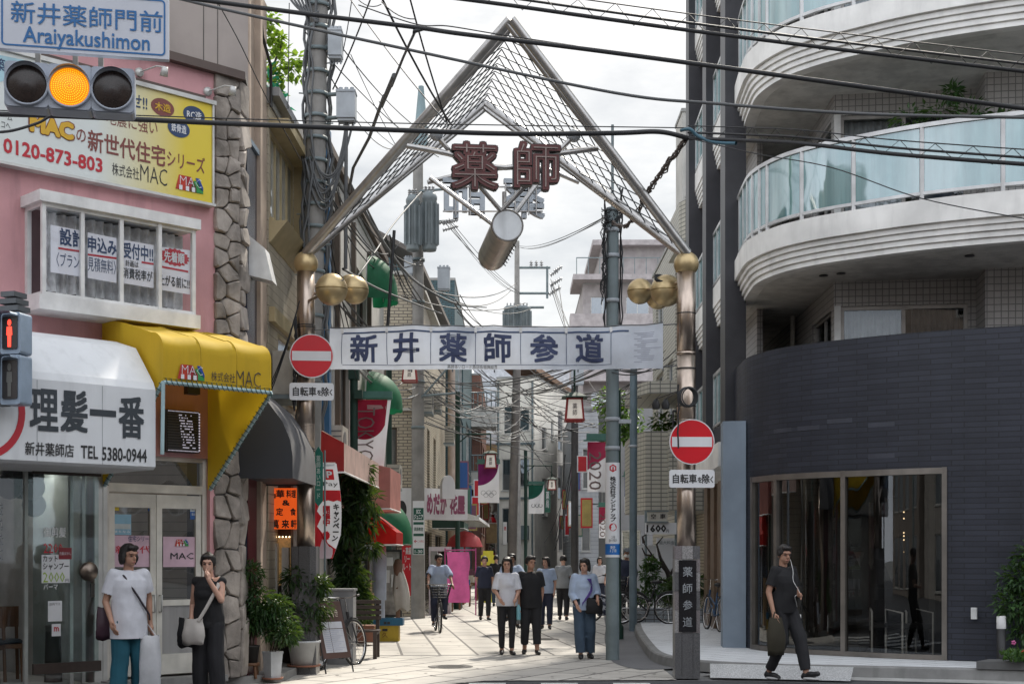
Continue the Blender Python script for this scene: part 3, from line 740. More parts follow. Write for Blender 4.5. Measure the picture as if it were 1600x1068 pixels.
# reversed white lettering seen in the glass stays out; warm spots of lamps inside
b = MB()
for k, z in enumerate((2.3, 2.2, 1.98, 1.93, 1.87, 1.68)): b.ball(planp(onplan(1342), 1.6, z), .012, 8, 6)
b.build('display_lights', mat('warm bulb', (1, .75, .45), .5, dirt=0, var=0, emit=2.0), blk)

# balcony slabs, railings
M_rail = mat('railing aluminium', (.58, .58, .58), .35, .4); G_bal = glass('frosted balcony glass', (.62, .72, .75), .20, .05, .85, (.15, .28, .28))
for fi, z0 in enumerate((6.0, 9.0, 12.0)):
    s0 = onplan(1142) - .3 if fi == 0 else onplan(1142) - .3
    b = MB(); pr = [(.35, z0), (.16, z0)]
    for k in range(4): pr += [(.16 - .035 * k, z0 + .085 * k), (.16 - .035 * k, z0 + .085 * k + .07), (.16 - .035 * k + .012, z0 + .085 * k + .071), (.16 - .035 * k + .012, z0 + .085 * k + .085)]
    pr += [(.0, z0 + .34), (0, z0 + .68), (.3, z0 + .68)]
    strip(b, s0, sE, pr, 110); b.build('balcony_fascia', M_fascia, blk)
    b = MB(); oc = [planp(s0 + (sE - s0) * i / 70, .2) for i in range(71)] + [V(14, 31, 0), V(4.6, 31, 0)]
    for zz in (z0 + .012, z0 + .66): b.add([q + V(0, 0, zz) for q in oc], [tuple(range(73))])
    b.build('balcony_floor', M_sof, blk)
    ra, rb = z0 + .76, z0 + 1.72
    b = MB(); strip(b, s0, sE, [(.10, rb), (.04, rb), (.04, rb + .06), (.10, rb + .06), (.10, rb)], 100); strip(b, s0, sE, [(.10, ra), (.05, ra), (.05, ra + .045), (.10, ra + .045), (.10, ra)], 100)
    cuts = [1150, 1156, 1162, 1170, 1181, 1193, 1248, 1330, 1438, 1566]; sc = [onplan(p) for p in cuts] + [onplan(1566) + 1.15 * k for k in range(1, 6)]
    for s in sc: b.box(planp(s, .07, (z0 + .68 + rb) / 2), (.055, .055, rb - z0 - .68), 0)
    rl = b.build('railing', M_rail, blk)
    for a, c in zip(sc, sc[1:]):
        b = MB(); strip(b, a + .03, c - .03, [(.07, ra + .045), (.07, rb)], max(2, int((c - a) * 12)), sm=True); b.build('glass_panel', G_bal, rl)
# recessed flats behind the balconies: side wall, front wall, projecting pier
M_mos = brick('grey mosaic tile', (.56, .54, .53), (.50, .48, .47), (.24, .235, .23), .105, .105, .008, 0, .5, .5, dirt=.15)
fI = Fr(5.17, 22.6, -8); uR = 2.2
fS = Fr(5.17 - .0159 * 0 + .13, 30.6, -90.9)
M_wf = mat('window bronze grey', (.42, .40, .38), .4, .3)
wallb = MB(); G_flat = glass('flat window', (.8, .83, .84), .07, wob=.01)
for z0, zc in ((3.6, 6.012), (6.66, 9.012), (9.66, 12.012)):
    hw = [(.10, uR - .12, z0 + .03, z0 + 2.02)]
    wallgrid(wallb, fI, 0, uR, z0, zc, hw, .1)
    hs = [(6.2, 7.75, z0 + .03, z0 + 2.0), (3.2, 4.2, z0 + .9, z0 + 2.0)]
    wallgrid(wallb, fS, 0, 8.0, z0, zc, hs, .1)
    fp = Fr(fI.p(uR, 0).x, fI.p(uR, 0).y, -98); 
    wallgrid(wallb, fp, 0, .75, z0, zc, [], .1)
    q = fp.p(.75, 0); fq = Fr(q.x, q.y, -8); wallgrid(wallb, fq, 0, 7, z0, zc, [], .1)
wallb.build('mosaic_wall', M_mos, blk)
for z0 in (3.6, 6.66, 9.66):
    w = window(fI, (.10, uR - .12, z0 + .03, z0 + 2.02), blk, M_wf, G_flat, 2, 1, depth=.1, ft=.06, sill=False)
    bb = MB()
    q = 20
    for j in range(2):
        rows = []
        ua, ub = (.16, 1.15) if j == 0 else (1.25, uR - .2)
        bb.loft([[fI.p(ua + (ub - ua) * i / 60, zz, -.35 + .03 * math.sin(i * .9)) for i in range(61)] for zz in (z0 + .05, z0 + 2.0)], j)
    bb.build('curtain', [mat('sheer curtain', (.62, .64, .66), .9, dirt=0), mat('dark curtain', (.12, .12, .13), .9, dirt=0)], w)
    for h in ((6.2, 7.75, z0 + .03, z0 + 2.0), (3.2, 4.2, z0 + .9, z0 + 2.0)): window(fS, h, blk, M_wf, G_flat, 2, depth=.1, sill=False, back=mat('dark room', (.03, .03, .03), .9, dirt=0))  # the back parts here are dark sheets standing for unlit rooms
    b = MB(); b.fbox(fI, .0, .10, z0, z0 + 2.02, .01, .05); b.build('corner_post', M_white, blk)
    for (s, o) in ((onplan(1250), 1.0), (onplan(1215), .9), (onplan(1500), .9)): b = MB(); b.disc(planp(s, o, z0 + 2.405), V(0, 0, -1), .07, .012, 16); b.build('ceiling_vent', M_black, blk)
b = MB(); b.fbox(fS, 4.6, 5.3, 3.6, 4.95, .01, .35); b.build('balcony_cabinet', M_cream, blk)
b = MB(); b.tube([fS.p(4.9, 4.95, .1), fS.p(4.9, 6.0, .1)], .05, 8); b.build('drain_pipe', M_cream, blk)
# dark columns, the street side and its windows
M_dcol = mat('dark column', (.035, .035, .042), .45, dirt=.2)
fT = Fr(3.86 + .02 * 7, 31.5, -91)     # street side, u grows towards the viewer
for i, (Y0, Y1) in enumerate(((24.2, 24.75), (26.9, 27.4), (29.9, 30.4))):
    x = 3.66 + .0159 * (Y0 - 24); b = MB(); b.hexa([V(x, Y0, 3.3), V(x + .36, Y0, 3.3), V(x + .36, Y1, 3.3), V(x, Y1, 3.3), V(x, Y0, 15), V(x + .36, Y0, 15), V(x + .36, Y1, 15), V(x, Y1, 15)])
    b.build('column', M_dcol, blk)
b = MB(); b.hexa([V(4.35, 25, 3.2), V(4.45, 25, 3.2), V(4.55, 31.5, 3.2), V(4.45, 31.5, 3.2), V(4.35, 25, 15), V(4.45, 25, 15), V(4.55, 31.5, 15), V(4.45, 31.5, 15)]); b.build('street_side_wall', M_mos, blk)
for (Ya, Yb) in ((24.8, 26.9), (27.4, 29.9), (30.4, 31.5)):
    for z0 in (3.3, 6.0, 9.0, 12.0):
        xa, xb = 3.82 + .0159 * (Ya - 24), 3.82 + .0159 * (Yb - 24)
        b = MB(); f = Fr(xb, Yb, -90.9); ln = Yb - Ya
        for k in range(4): b.fbox(f, 0, ln, z0 + .085 * k, z0 + .085 * k + .075, -.2, .02 * k - .05)
        b.fbox(f, 0, ln, z0 + .34, z0 + .72, -.5, .03); b.build('balcony_fascia', M_fascia if z0 > 5 else M_dtile, blk)
        b = MB(); b.fbox(f, 0, ln, z0 + 1.72, z0 + 1.78, -.03, .03); b.fbox(f, 0, ln, z0 + .76, z0 + .8, -.03, .03)
        for k in range(5): b.fbox(f, ln * k / 4 - .02, ln * k / 4 + .02, z0 + .72, z0 + 1.72, -.025, .025)
        rl = b.build('railing', M_rail, blk)
        b = MB(); b.quad(f.p(0, z0 + .8), f.p(ln, z0 + .8), f.p(ln, z0 + 1.72), f.p(0, z0 + 1.72)); b.build('glass_panel', G_bal, rl)
# ground floor on the street side: canopy, panelled entrance, pale fin wall
b = MB(); zc = 3.79
b.hexa([V(3.40, 22.7, .146), V(3.76, 22.62, .146), V(3.80, 23.1, .146), V(3.44, 23.2, .146), V(3.40, 22.7, zc), V(3.76, 22.62, zc), V(3.80, 23.1, zc), V(3.44, 23.2, zc)])
b.build('fin_wall', mat('blue grey render', (.25, .31, .38), .7, dirt=.15, scale=1), blk)
b = MB(); b.hexa([V(3.40, 23.2, 3.1), V(4.3, 23.2, 3.1), V(4.5, 31, 3.1), V(3.62, 31, 3.1), V(3.40, 23.2, 3.5), V(4.3, 23.2, 3.5), V(4.5, 31, 3.5), V(3.62, 31, 3.5)]); b.build('canopy', M_fascia, blk)
b = MB(); fe = Fr(4.25, 31.2, -91.5)
for k in range(13): b.fbox(fe, .2 + k * .6, .2 + k * .6 + .5, .15, 3.1, -.1, .02 + .05 * (k % 2))
b.build('entrance_panels', mat('bronze panel', (.24, .17, .12), .4, .3, scale=5), blk)
b = MB(); b.fbox(fe, 0, 8.1, .15, 3.1, -.3, -.12); b.build('entrance_wall', M_dcol, blk)
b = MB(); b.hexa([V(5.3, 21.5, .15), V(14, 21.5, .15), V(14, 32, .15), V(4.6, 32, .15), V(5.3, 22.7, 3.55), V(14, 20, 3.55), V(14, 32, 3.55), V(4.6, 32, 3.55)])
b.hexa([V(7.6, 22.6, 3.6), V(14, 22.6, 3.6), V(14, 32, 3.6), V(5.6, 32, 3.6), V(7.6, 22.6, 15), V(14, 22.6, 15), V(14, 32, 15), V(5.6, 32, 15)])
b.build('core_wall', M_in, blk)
b = MB(); b.hexa([V(3.7, 22, 15.0), V(14, 18, 15.0), V(14, 32, 15.0), V(4.0, 32, 15.0), V(3.7, 22, 15.4), V(14, 18, 15.4), V(14, 32, 15.4), V(4.0, 32, 15.4)]); b.build('roof', M_conc, blk)
# ------------------------------------------------------------------ pink corner shop on the left
MF = Fr(-3.39, 17.5, 44.3)             # the chamfered corner wall; u < 0 to the left
uL = -5.5
M_pink = mat('pink render', (.60, .32, .335), .8, scale=1.2, var=.15, dirt=.5, bump=.35, bscale=70)
M_taupe = mat('taupe panel', (.36, .315, .29), .75, dirt=.2, scale=1)
M_tan = mat('tan panel', (.42, .33, .26), .75, dirt=.3)
M_ntile = brick('navy glazed tile', (.02, .025, .045), (.035, .04, .06), (.05, .05, .055), .11, .22, .012, 0, .25, .5)
shop = thing('pink_corner_shop', 'pink rendered corner shop with stone pillar, bay window and grey upper storey', 'shop building', MF.p(-2.5, 0, -2))
def muz(px, py, o=0): return MF.px(px, py, o)
ztop = muz(340, 118)[1]
dz0 = .18
uA, uB = MF.u(168), MF.u(328)          # office door opening
uC, uD = MF.u(-260), MF.u(146)         # barber shopfront opening
zd = MF.z(250, 712); zs = MF.z(80, 725)
b = MB(); wallgrid(b, MF, uL, MF.u(336), 0, ztop, [(uA, uB, dz0, zd), (uC, uD, dz0 - .05, zs)], .16)
b.build('wall', M_pink, shop)
b = MB(); b.fbox(MF, uL, .02, ztop, ztop + .10, -.5, .10); b.fbox(MF, uL, -.5, ztop - .34, ztop - .30, .002, .035); b.build('cornice', mat('cornice brown', (.10, .07, .06), .6), shop)
# stone pillar of irregular rubble
M_stone = mat('rubble stone', (.36, .318, .28), .85, scale=2.6, var=.5, bump=1, bscale=26, dirt=.5)
M_mortar = mat('dark mortar', (.09, .085, .08), .9)
def rubble(bm, fr, u0, u1, z0, z1, rnd, sz=.205):
    """irregular broken stones: the cells of scattered sites, each with its own tilted, chipped face"""
    nc = max(1, round((u1 - u0) / sz)); sites = []; z = z0 + .08
    while z < z1:
        for c in range(nc):
            if rnd.random() > .22: sites.append((u0 + (u1 - u0) * (c + .5 + rnd.uniform(-.34, .34)) / nc, z + rnd.uniform(-.08, .08)))
        z += sz * .95
    for (x, y) in sites:
        P = [(u0, z0), (u1, z0), (u1, z1), (u0, z1)]
        for (q, w) in sites:
            if (q, w) == (x, y) or abs(w - y) > 1.2: continue
            mx_, my_ = (x + q) / 2, (y + w) / 2; dx, dy = q - x, w - y; N_ = []
            for i in range(len(P)):
                a, c = P[i], P[(i + 1) % len(P)]; da, dc = (a[0] - mx_) * dx + (a[1] - my_) * dy, (c[0] - mx_) * dx + (c[1] - my_) * dy
                if da <= 0: N_.append(a)
                if da * dc < 0: t = da / (da - dc); N_.append((a[0] + (c[0] - a[0]) * t, a[1] + (c[1] - a[1]) * t))
            P = N_
            if not P: break
        if len(P) < 3: continue
        R_ = []
        for i in range(len(P)):       # cut the corners and roughen the sides
            a, c = P[i], P[(i + 1) % len(P)]
            if math.hypot(c[0] - a[0], c[1] - a[1]) < .02: continue
            for t in (.10, .5, .90): R_.append((a[0] + (c[0] - a[0]) * t + rnd.uniform(-.006, .006), a[1] + (c[1] - a[1]) * t + rnd.uniform(-.006, .006)))
        cx_, cy = sum(p[0] for p in R_) / len(R_), sum(p[1] for p in R_) / len(R_); m = len(R_); rad = max(.05, min(math.hypot(p[0] - cx_, p[1] - cy) for p in R_))
        dp = rnd.uniform(.025, .055); tx, ty = rnd.uniform(-.16, .16), rnd.uniform(-.16, .16); vs = []
        for g, o in ((.004, -.03), (.006, dp * .6), (.015, dp), ):
            k = 1 - g / rad
            for (px, py) in R_: vs.append(fr.p(cx_ + (px - cx_) * k, cy + (py - cy) * k, o + (tx * (px - cx_) + ty * (py - cy) + rnd.uniform(-.004, .004) if o > 0 else 0)))
        vs.append(fr.p(cx_ + rnd.uniform(-.03, .03), cy + rnd.uniform(-.03, .03), dp + rnd.uniform(-.002, .016)))
        fs = [(r_ * m + k, r_ * m + (k + 1) % m, (r_ + 1) * m + (k + 1) % m, (r_ + 1) * m + k) for r_ in range(2) for k in range(m)] + [(2 * m + k, 2 * m + (k + 1) % m, 3 * m) for k in range(m)]
        bm.add(vs, fs, 0, False)
LFf = Fr(-3.39, 17.5, 89.1)   # the street face, u grows away from the viewer
zp = MF.z(357, 118)
up0 = MF.u(333); rnd = random.Random(5)
b = MB(); rubble(b, MF, up0, -.0, .1, zp, rnd); rubble(b, LFf, 0.03, .34, .1, zp, rnd, .26); b.build('stone_pillar', M_stone, shop)
b = MB(); b.hexa([MF.p(up0, .1, -.02), MF.p(0, .1, -.02), LFf.p(.36, .1, -.02), MF.p(up0, .1, -.6), MF.p(up0, zp, -.02), MF.p(0, zp, -.02), LFf.p(.36, zp, -.02), MF.p(up0, zp, -.6)]); b.build('pillar_core', M_mortar, shop)
b = MB(); b.hexa([MF.p(up0 - .03, zp, .06), MF.p(.05, zp, .06), LFf.p(.40, zp, .03), MF.p(up0, zp, -.6), MF.p(up0 - .03, zp + .06, .06), MF.p(.05, zp + .06, .06), LFf.p(.40, zp + .06, .03), MF.p(up0, zp + .06, -.6)]); b.build('pillar_cap', mat('cap stone', (.14, .13, .12), .8), shop)
# grey upper storey, set back, with the tan return on the street side
sb = -.55
u3 = MF.u(389, sb); q = MF.p(u3, 0, sb); F3 = Fr(q.x, q.y, 44.3); FS3 = Fr(q.x, q.y, 89.1)
z3 = F3.z(389, -6) ; L3 = FS3.u(414)
b = MB(); b.quad(F3.p(-6, ztop - .4), F3.p(0, ztop - .4), F3.p(0, z3 + 1.0), F3.p(-6, z3 + 2.2)); 
b.build('upper_wall', M_taupe, shop)
b = MB()
for px in (318, 262, 340): u = F3.u(px); b.fbox(F3, u - .006, u + .006, ztop, z3 + 1.2, -.02, .004)
b.build('panel_joint', mat('joint', (.12, .11, .10), .8), shop)
b = MB(); b.quad(FS3.p(0, 0), FS3.p(L3, 0), FS3.p(L3, FS3.z(414, 150)), FS3.p(0, z3 + 1.0)); b.build('street_side_wall', M_tan, shop)
b = MB(); 
for py in (40, 95, 150, 210, 280): z = FS3.z(400, py); b.fbox(FS3, .0, L3, z - .006, z + .006, -.01, .004)
b.build('tan_joint', mat('tan joint', (.22, .17, .13), .8), shop)
b = MB(); b.tube([FS3.p(-.1, z3 + 1.05, .05), FS3.p(L3 * .55, FS3.z(405, 60), .06), FS3.p(L3, FS3.z(415, 105), .08), FS3.p(L3 + .02, FS3.z(416, 170), .08)], .022, 6); b.build('roof_edge', M_black, shop)
b = MB(); ff = LFf
b.fbox(LFf, .38, .72, .1, LFf.z(385, 222), -.3, .02); b.fbox(LFf, .70, 1.02, .1, LFf.z(394, 222), -.3, .016); b.build('tile_pilaster', M_ntile, shop)
b = MB(); b.fbox(LFf, .36, 1.04, LFf.z(385, 222), LFf.z(385, 214), -.3, .05); b.build('pilaster_cap', mat('cap blue grey', (.14, .19, .24), .6), shop)
b = MB(); b.fbox(LFf, .74, 1.9, .1, 9.2, -.4, -.02); b.fbox(LFf, 1.06, 1.2, .1, 9.4, -.02, .06); b.build('tan_pier', M_tan, shop)
# roof slab to close the block
b = MB(); b.prism([MF.p(uL, ztop, -.02), MF.p(0, ztop, -.02), LFf.p(1.9, ztop, -.3), LFf.p(1.9, ztop, -6), MF.p(uL, ztop, -6)], V(0, 0, -.1)); b.build('roof', M_conc, shop)
# air vent hood on the street side
b = MB(); c = LFf.p(.72, LFf.z(394, 410), .02); z0_ = c.z
for k in range(1): b.hexa([LFf.p(.5, z0_ - .3, .32), LFf.p(.82, z0_ - .3, .32), LFf.p(.82, z0_ - .22, 0), LFf.p(.5, z0_ - .22, 0), LFf.p(.5, z0_ + .12, .22), LFf.p(.82, z0_ + .12, .22), LFf.p(.82, z0_ + .3, 0), LFf.p(.5, z0_ + .3, 0)])
b.build('vent_hood', M_white, shop)

# bay window of the pink wall
def bay():
    o = .42
    ua, ub = MF.u(66, o), MF.u(306, o); za, zb = MF.z(190, 485, o), MF.z(190, 328, o)
    root = thing('bay_window', 'white aluminium bay window with sliding panes, lace curtains and a paper notice inside', 'window', MF.p((ua + ub) / 2, za, o / 2))
    b = MB(); b.fbox(MF, ua - .05, ub + .04, zb - .07, zb + .05, 0, o + .05); b.build('hood', M_white, root)
    b = MB(); b.fbox(MF, ua - .05, ub + .04, za - .10, za + .06, 0, o + .04); b.build('base', M_white, root)
    b = MB(); w = .045
    for u in (ua, ub - w): b.fbox(MF, u, u + w, za + .06, zb - .07, o - w, o)
    b.fbox(MF, ua, ua + .05, za + .06, zb - .07, 0, .06)
    for k in range(1, 4): u = ua + (ub - ua) * k / 4; b.fbox(MF, u - .022, u + .022, za + .06, zb - .07, o - w, o - .005 if k != 3 else o + .012)
    for za_, zb_ in ((za + .06, za + .10), (zb - .11, zb - .07)):
        b.fbox(MF, ua + w, ub - w, za_, zb_, o - w, o - .006); b.fbox(MF, ua, ua + .04, za_, zb_, .06, o - w)
    fr_ = b.build('frame', M_white, root)
    for k in range(4):
        a, c = ua + (ub - ua) * k / 4 + .025, ua + (ub - ua) * (k + 1) / 4 - .025
        b = MB(); b.quad(MF.p(a, za + .1, o - .02), MF.p(c, za + .1, o - .02), MF.p(c, zb - .11, o - .02), MF.p(a, zb - .11, o - .02)); b.build('pane', glass('bay pane', (.92, .93, .94), .02, wob=.01), fr_)
    b = MB(); b.quad(MF.p(ua + .02, za + .1, .07), MF.p(ua + .02, za + .1, o - w), MF.p(ua + .02, zb - .11, o - w), MF.p(ua + .02, zb - .11, .07)); b.build('pane', glass('bay pane'), fr_)
    b = MB()
    rows = [[MF.p(ua + .14 + (ub - ua - .15) * i / 120, z, .12 + .035 * math.sin(i * .8) + .02 * math.sin(i * .31)) for i in range(121)] for z in (za + .16, zb - .1)]
    b.loft(rows); b.build('lace_curtain', M_curt, root)
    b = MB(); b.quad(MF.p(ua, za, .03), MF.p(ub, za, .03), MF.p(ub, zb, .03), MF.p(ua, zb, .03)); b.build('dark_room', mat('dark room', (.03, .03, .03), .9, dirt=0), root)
    # the paper notice taped inside
    n = thing('window_notice', 'white paper notice with blue and red writing taped inside the bay window', 'notice', MF.p((ua + ub) / 2, za, .3))
    oo = o - .055; pm = mat('notice paper', (.82, .82, .88), .8, dirt=0, var=.04)
    b = MB()
    for x0_, x1_, ya, yb, yc, yd in ((79, 131, 351, 361, 425, 414), (137, 182, 363, 372, 434, 425), (191, 240, 374, 383, 442, 434), (247, 297, 385, 391, 452, 445)):
        p = [MF.p(*MF.px(x0_, yc, oo), oo), MF.p(*MF.px(x1_, yc + 8, oo), oo), MF.p(*MF.px(x1_, yb, oo), oo), MF.p(*MF.px(x0_, ya, oo), oo)]
        b.quad(*p)
    b.build('paper', pm, n)
    T = lambda s, a, c, y, h, m, **k: tpx(s, MF, oo, a, c, y, h, m, n, ex=.004, **k)
    T('設計', 93, 131, 372, 27, M_navy, bold=.03); T('申込み', 137, 182, 384, 25, M_navy, bold=.03); T('受付中!!', 192, 239, 394, 25, M_navy, bold=.03)
    T('〈プラン・', 88, 131, 408, 22, M_navy); T('見積無料〉', 137, 181, 415, 22, M_navy); T('計画は', 196, 216, 412, 10, M_ink, bold=.01); T('消費税率が', 192, 238, 429, 17, M_ink, bold=.02); T('上がる前に!!', 249, 296, 440, 17, M_ink, bold=.02)
    b = MB(); c = MF.px(273, 402, oo); pts = []
    for k in range(36): w = 2 * math.pi * k / 36; rr = 1 if k % 2 else .86; pts.append(MF.p(c[0] + .20 * rr * math.cos(w), c[1] + .105 * rr * math.sin(w), oo + .003))
    b.add(pts, [tuple(range(36))]); b.build('starburst', M_redink, n); tpx('先着順', MF, oo, 256, 288, 402, 17, M_sign, n, bold=.03, ex=.007)
    b = MB()
    for a, c, y0, y1 in ((91, 131, 386, 392), (137, 182, 396, 402), (221, 240, 408, 411), (247, 294, 414, 423)): b.quad(*[MF.p(*MF.px(x, y, oo), oo + .003) for x, y in ((a, y0 + 3), (c, y1 + 3), (c, y1), (a, y0))])
    b.build('underline', M_redink, n)
bay()

# the long signboard above the bay window
def macsign():
    o = .12; F_ = MF; ua, ub = uL, F_.u(331, o)
    zt, zb = F_.z(331, 164, o), F_.z(331, 318, o)
    root = thing('house_builder_signboard', 'long white to yellow signboard with a phone number on the pink shop', 'signboard', F_.p(ub - 2, zb, 0))
    m, t, bs = newmat('sign print white to yellow'); tcn = t.nodes.new('ShaderNodeTexCoord'); s_ = t.nodes.new('ShaderNodeSeparateXYZ'); t.links.new(tcn.outputs['UV'], s_.inputs[0])
    mr_ = t.nodes.new('ShaderNodeMapRange'); um = F_.p(0, 0).dot(F_.U); t.links.new(s_.outputs[0], mr_.inputs[0])
    mr_.inputs['From Min'].default_value = F_.p(F_.u(150, o), 0).dot(F_.U); mr_.inputs['From Max'].default_value = F_.p(F_.u(290, o), 0).dot(F_.U)
    t.links.new(mixc(t, mr_.outputs[0], (.66, .70, .68), (.72, .56, .035)), bs.inputs[0]); bs.inputs['Roughness'].default_value = .35
    b = MB(); b.fbox(F_, ua, ub, zb, zt, o - .02, o); pn = b.build('panel', m, root)
    b = MB(); g = .05
    b.fbox(F_, ua, ub + g, zt, zt + g, .0, o + .03); b.fbox(F_, ua, ub + g, zb - .03, zb, 0, o + .02); b.fbox(F_, ub, ub + .025, zb, zt, 0, o + .02); b.build('frame', M_alu, root)
    T = lambda s, a, c, y, h, mm, **k: tpx(s, F_, o, a, c, y, h, mm, root, ex=.004, **k)
    brown = mat('print brown', (.20, .05, .04), .5, dirt=0, var=0); yel = mat('print gold', (.65, .38, .01), .4, dirt=0, var=0)
    T('せ!!', 206, 230, 159, 20, M_navy, bold=.02)
    T('地震に強い', 166, 246, 191, 24, brown, bold=.0)
    T('MAC', 44, 117, 199, 31, brown, bold=.10); tpx('MAC', F_, o + .006, 46, 115, 199, 28, yel, root, bold=.07, ex=.004)
    T('の', 119, 134, 212, 20, brown, bold=.01); T('新世代住宅', 137, 258, 232, 33, brown, bold=.02); T('シリーズ', 261, 320, 253, 25, brown, bold=.01)
    T('0120-873-803', 5, 160, 243, 23, M_redink, bold=.03); T('株式会社', 175, 217, 268, 19, M_ink, bold=.0); T('MAC', 219, 261, 274, 26, M_ink, bold=-.012)
    T('ーム', 2, 19, 183, 9, M_ink); T('コへ', 2, 16, 196, 9, M_ink)
    for s, px, py, mm, c2, rx in (('木造', 254, 168, brown, yel, .155), ('RC造', 303, 180, M_navy, M_sign, .150), ('鉄骨造', 279, 201, M_navy, M_sign, .150)):
        u, z = F_.px(px, py, o); b = MB(); b.add([F_.p(u + rx * math.cos(2 * math.pi * k / 28), z + .105 * math.sin(2 * math.pi * k / 28), o + (.003 if s[0] != '鉄' else .005)) for k in range(28)], [tuple(range(28))]); b.build('oval', mm, root)
        letter(s, flat(F_, u, z, o + .003), rx * 1.35, .10, c2, root, bold=.02, ex=.005)
    houselogo(F_, o, 274, 317, 287, 24, root)
    b = MB(); qa = [F_.p(*F_.px(x, y, o), o + .003) for x, y in ((-20, 82), (92, 106), (70, 114), (-20, 132))]; b.quad(*[qa[3], qa[2], qa[1], qa[0]]); b.build('blue_corner', mat('pale blue print', (.40, .62, .70), .5, dirt=0), root)
    T('築', -8, 8, 101, 20, M_navy, bold=.02)
def houselogo(fr, o, x0, x1, yc, h, root):
    """three little houses in red, blue and green with the three letters across them"""
    u0, u1 = fr.u(x0, o), fr.u(x1, o); u = (u0 + u1) / 2; z = fr.px((x0 + x1) / 2, yc, o)[1]; hh = h * fr.p(u, 0, o).y / F; w = u1 - u0
    P = lambda x, y, d=.004: fr.p(u0 + x * w, z + (y - .5) * hh, o + d)
    for pts, m in (([(0, .0), (.12, .95), (.33, .95), (.5, 0)], mat('logo red', (.50, .03, .01), .5, dirt=0)), ([(.33, .95), (.55, .95), (.75, .35), (.75, 0), (.5, 0)], mat('logo maroon', (.35, .01, .02), .5, dirt=0)),
                   ([(.5, 0), (.66, .75), (.8, .75), (1, .2), (1, 0)], mat('logo green', (.02, .28, .06), .5, dirt=0)), ([(.72, .95), (.86, .95), (1, .4), (1, .15), (.85, .3)], mat('logo blue', (.01, .06, .32), .5, dirt=0))):
        b = MB(); b.add([P(x, y, .003 + .001 * len(pts)) for x, y in pts], [tuple(range(len(pts)))]); b.build('logo_house', m, root)
    letter('MAC', lambda x, y, d: fr.p(u + w * .04 + x, z + hh * .12 + y, o + d), w * .78, hh * .55, M_sign, root, bold=-.02, ex=.011, res=1)
    b = MB()
    for x in (.12, .36, .58): b.add([P(x, 0, .0105), P(x + .12, 0, .0105), P(x + .12, .3, .0105), P(x, .3, .0105)], [(0, 1, 2, 3)])
    b.build('logo_door', M_sign, root)
macsign()
# little spotlights on arms above the sign
for px, py, lab in ((238, 112, 'small silver spotlight on an arm above the yellow sign, left one'), (345, 142, 'small silver spotlight on an arm beside the stone pillar cap')):
    u, z = MF.px(px - 18, py, .05); r = thing('sign_spotlight', lab, 'spotlight', MF.p(u, z, 0))
    b = MB(); b.lathe(MF.p(u, z, 0), [(0, .04), (.05, .035), (.055, 0)], 14, axis=MF.n); b.build('base', M_alu, r)
    b = MB(); b.tube([MF.p(u, z, .02), MF.p(u + .05, z + .01, .32), MF.p(u + .1, z - .01, .40)], .009, 6); b.build('arm', M_alu, r)
    b = MB(); e_ = MF.p(u + .10, z - .03, .42); b.lathe(e_, [(0, -.02), (.035, -.02), (.048, .09), (0, .08)], 14, axis=V(-.2, .2, -.9)); b.build('head', M_alu, r)

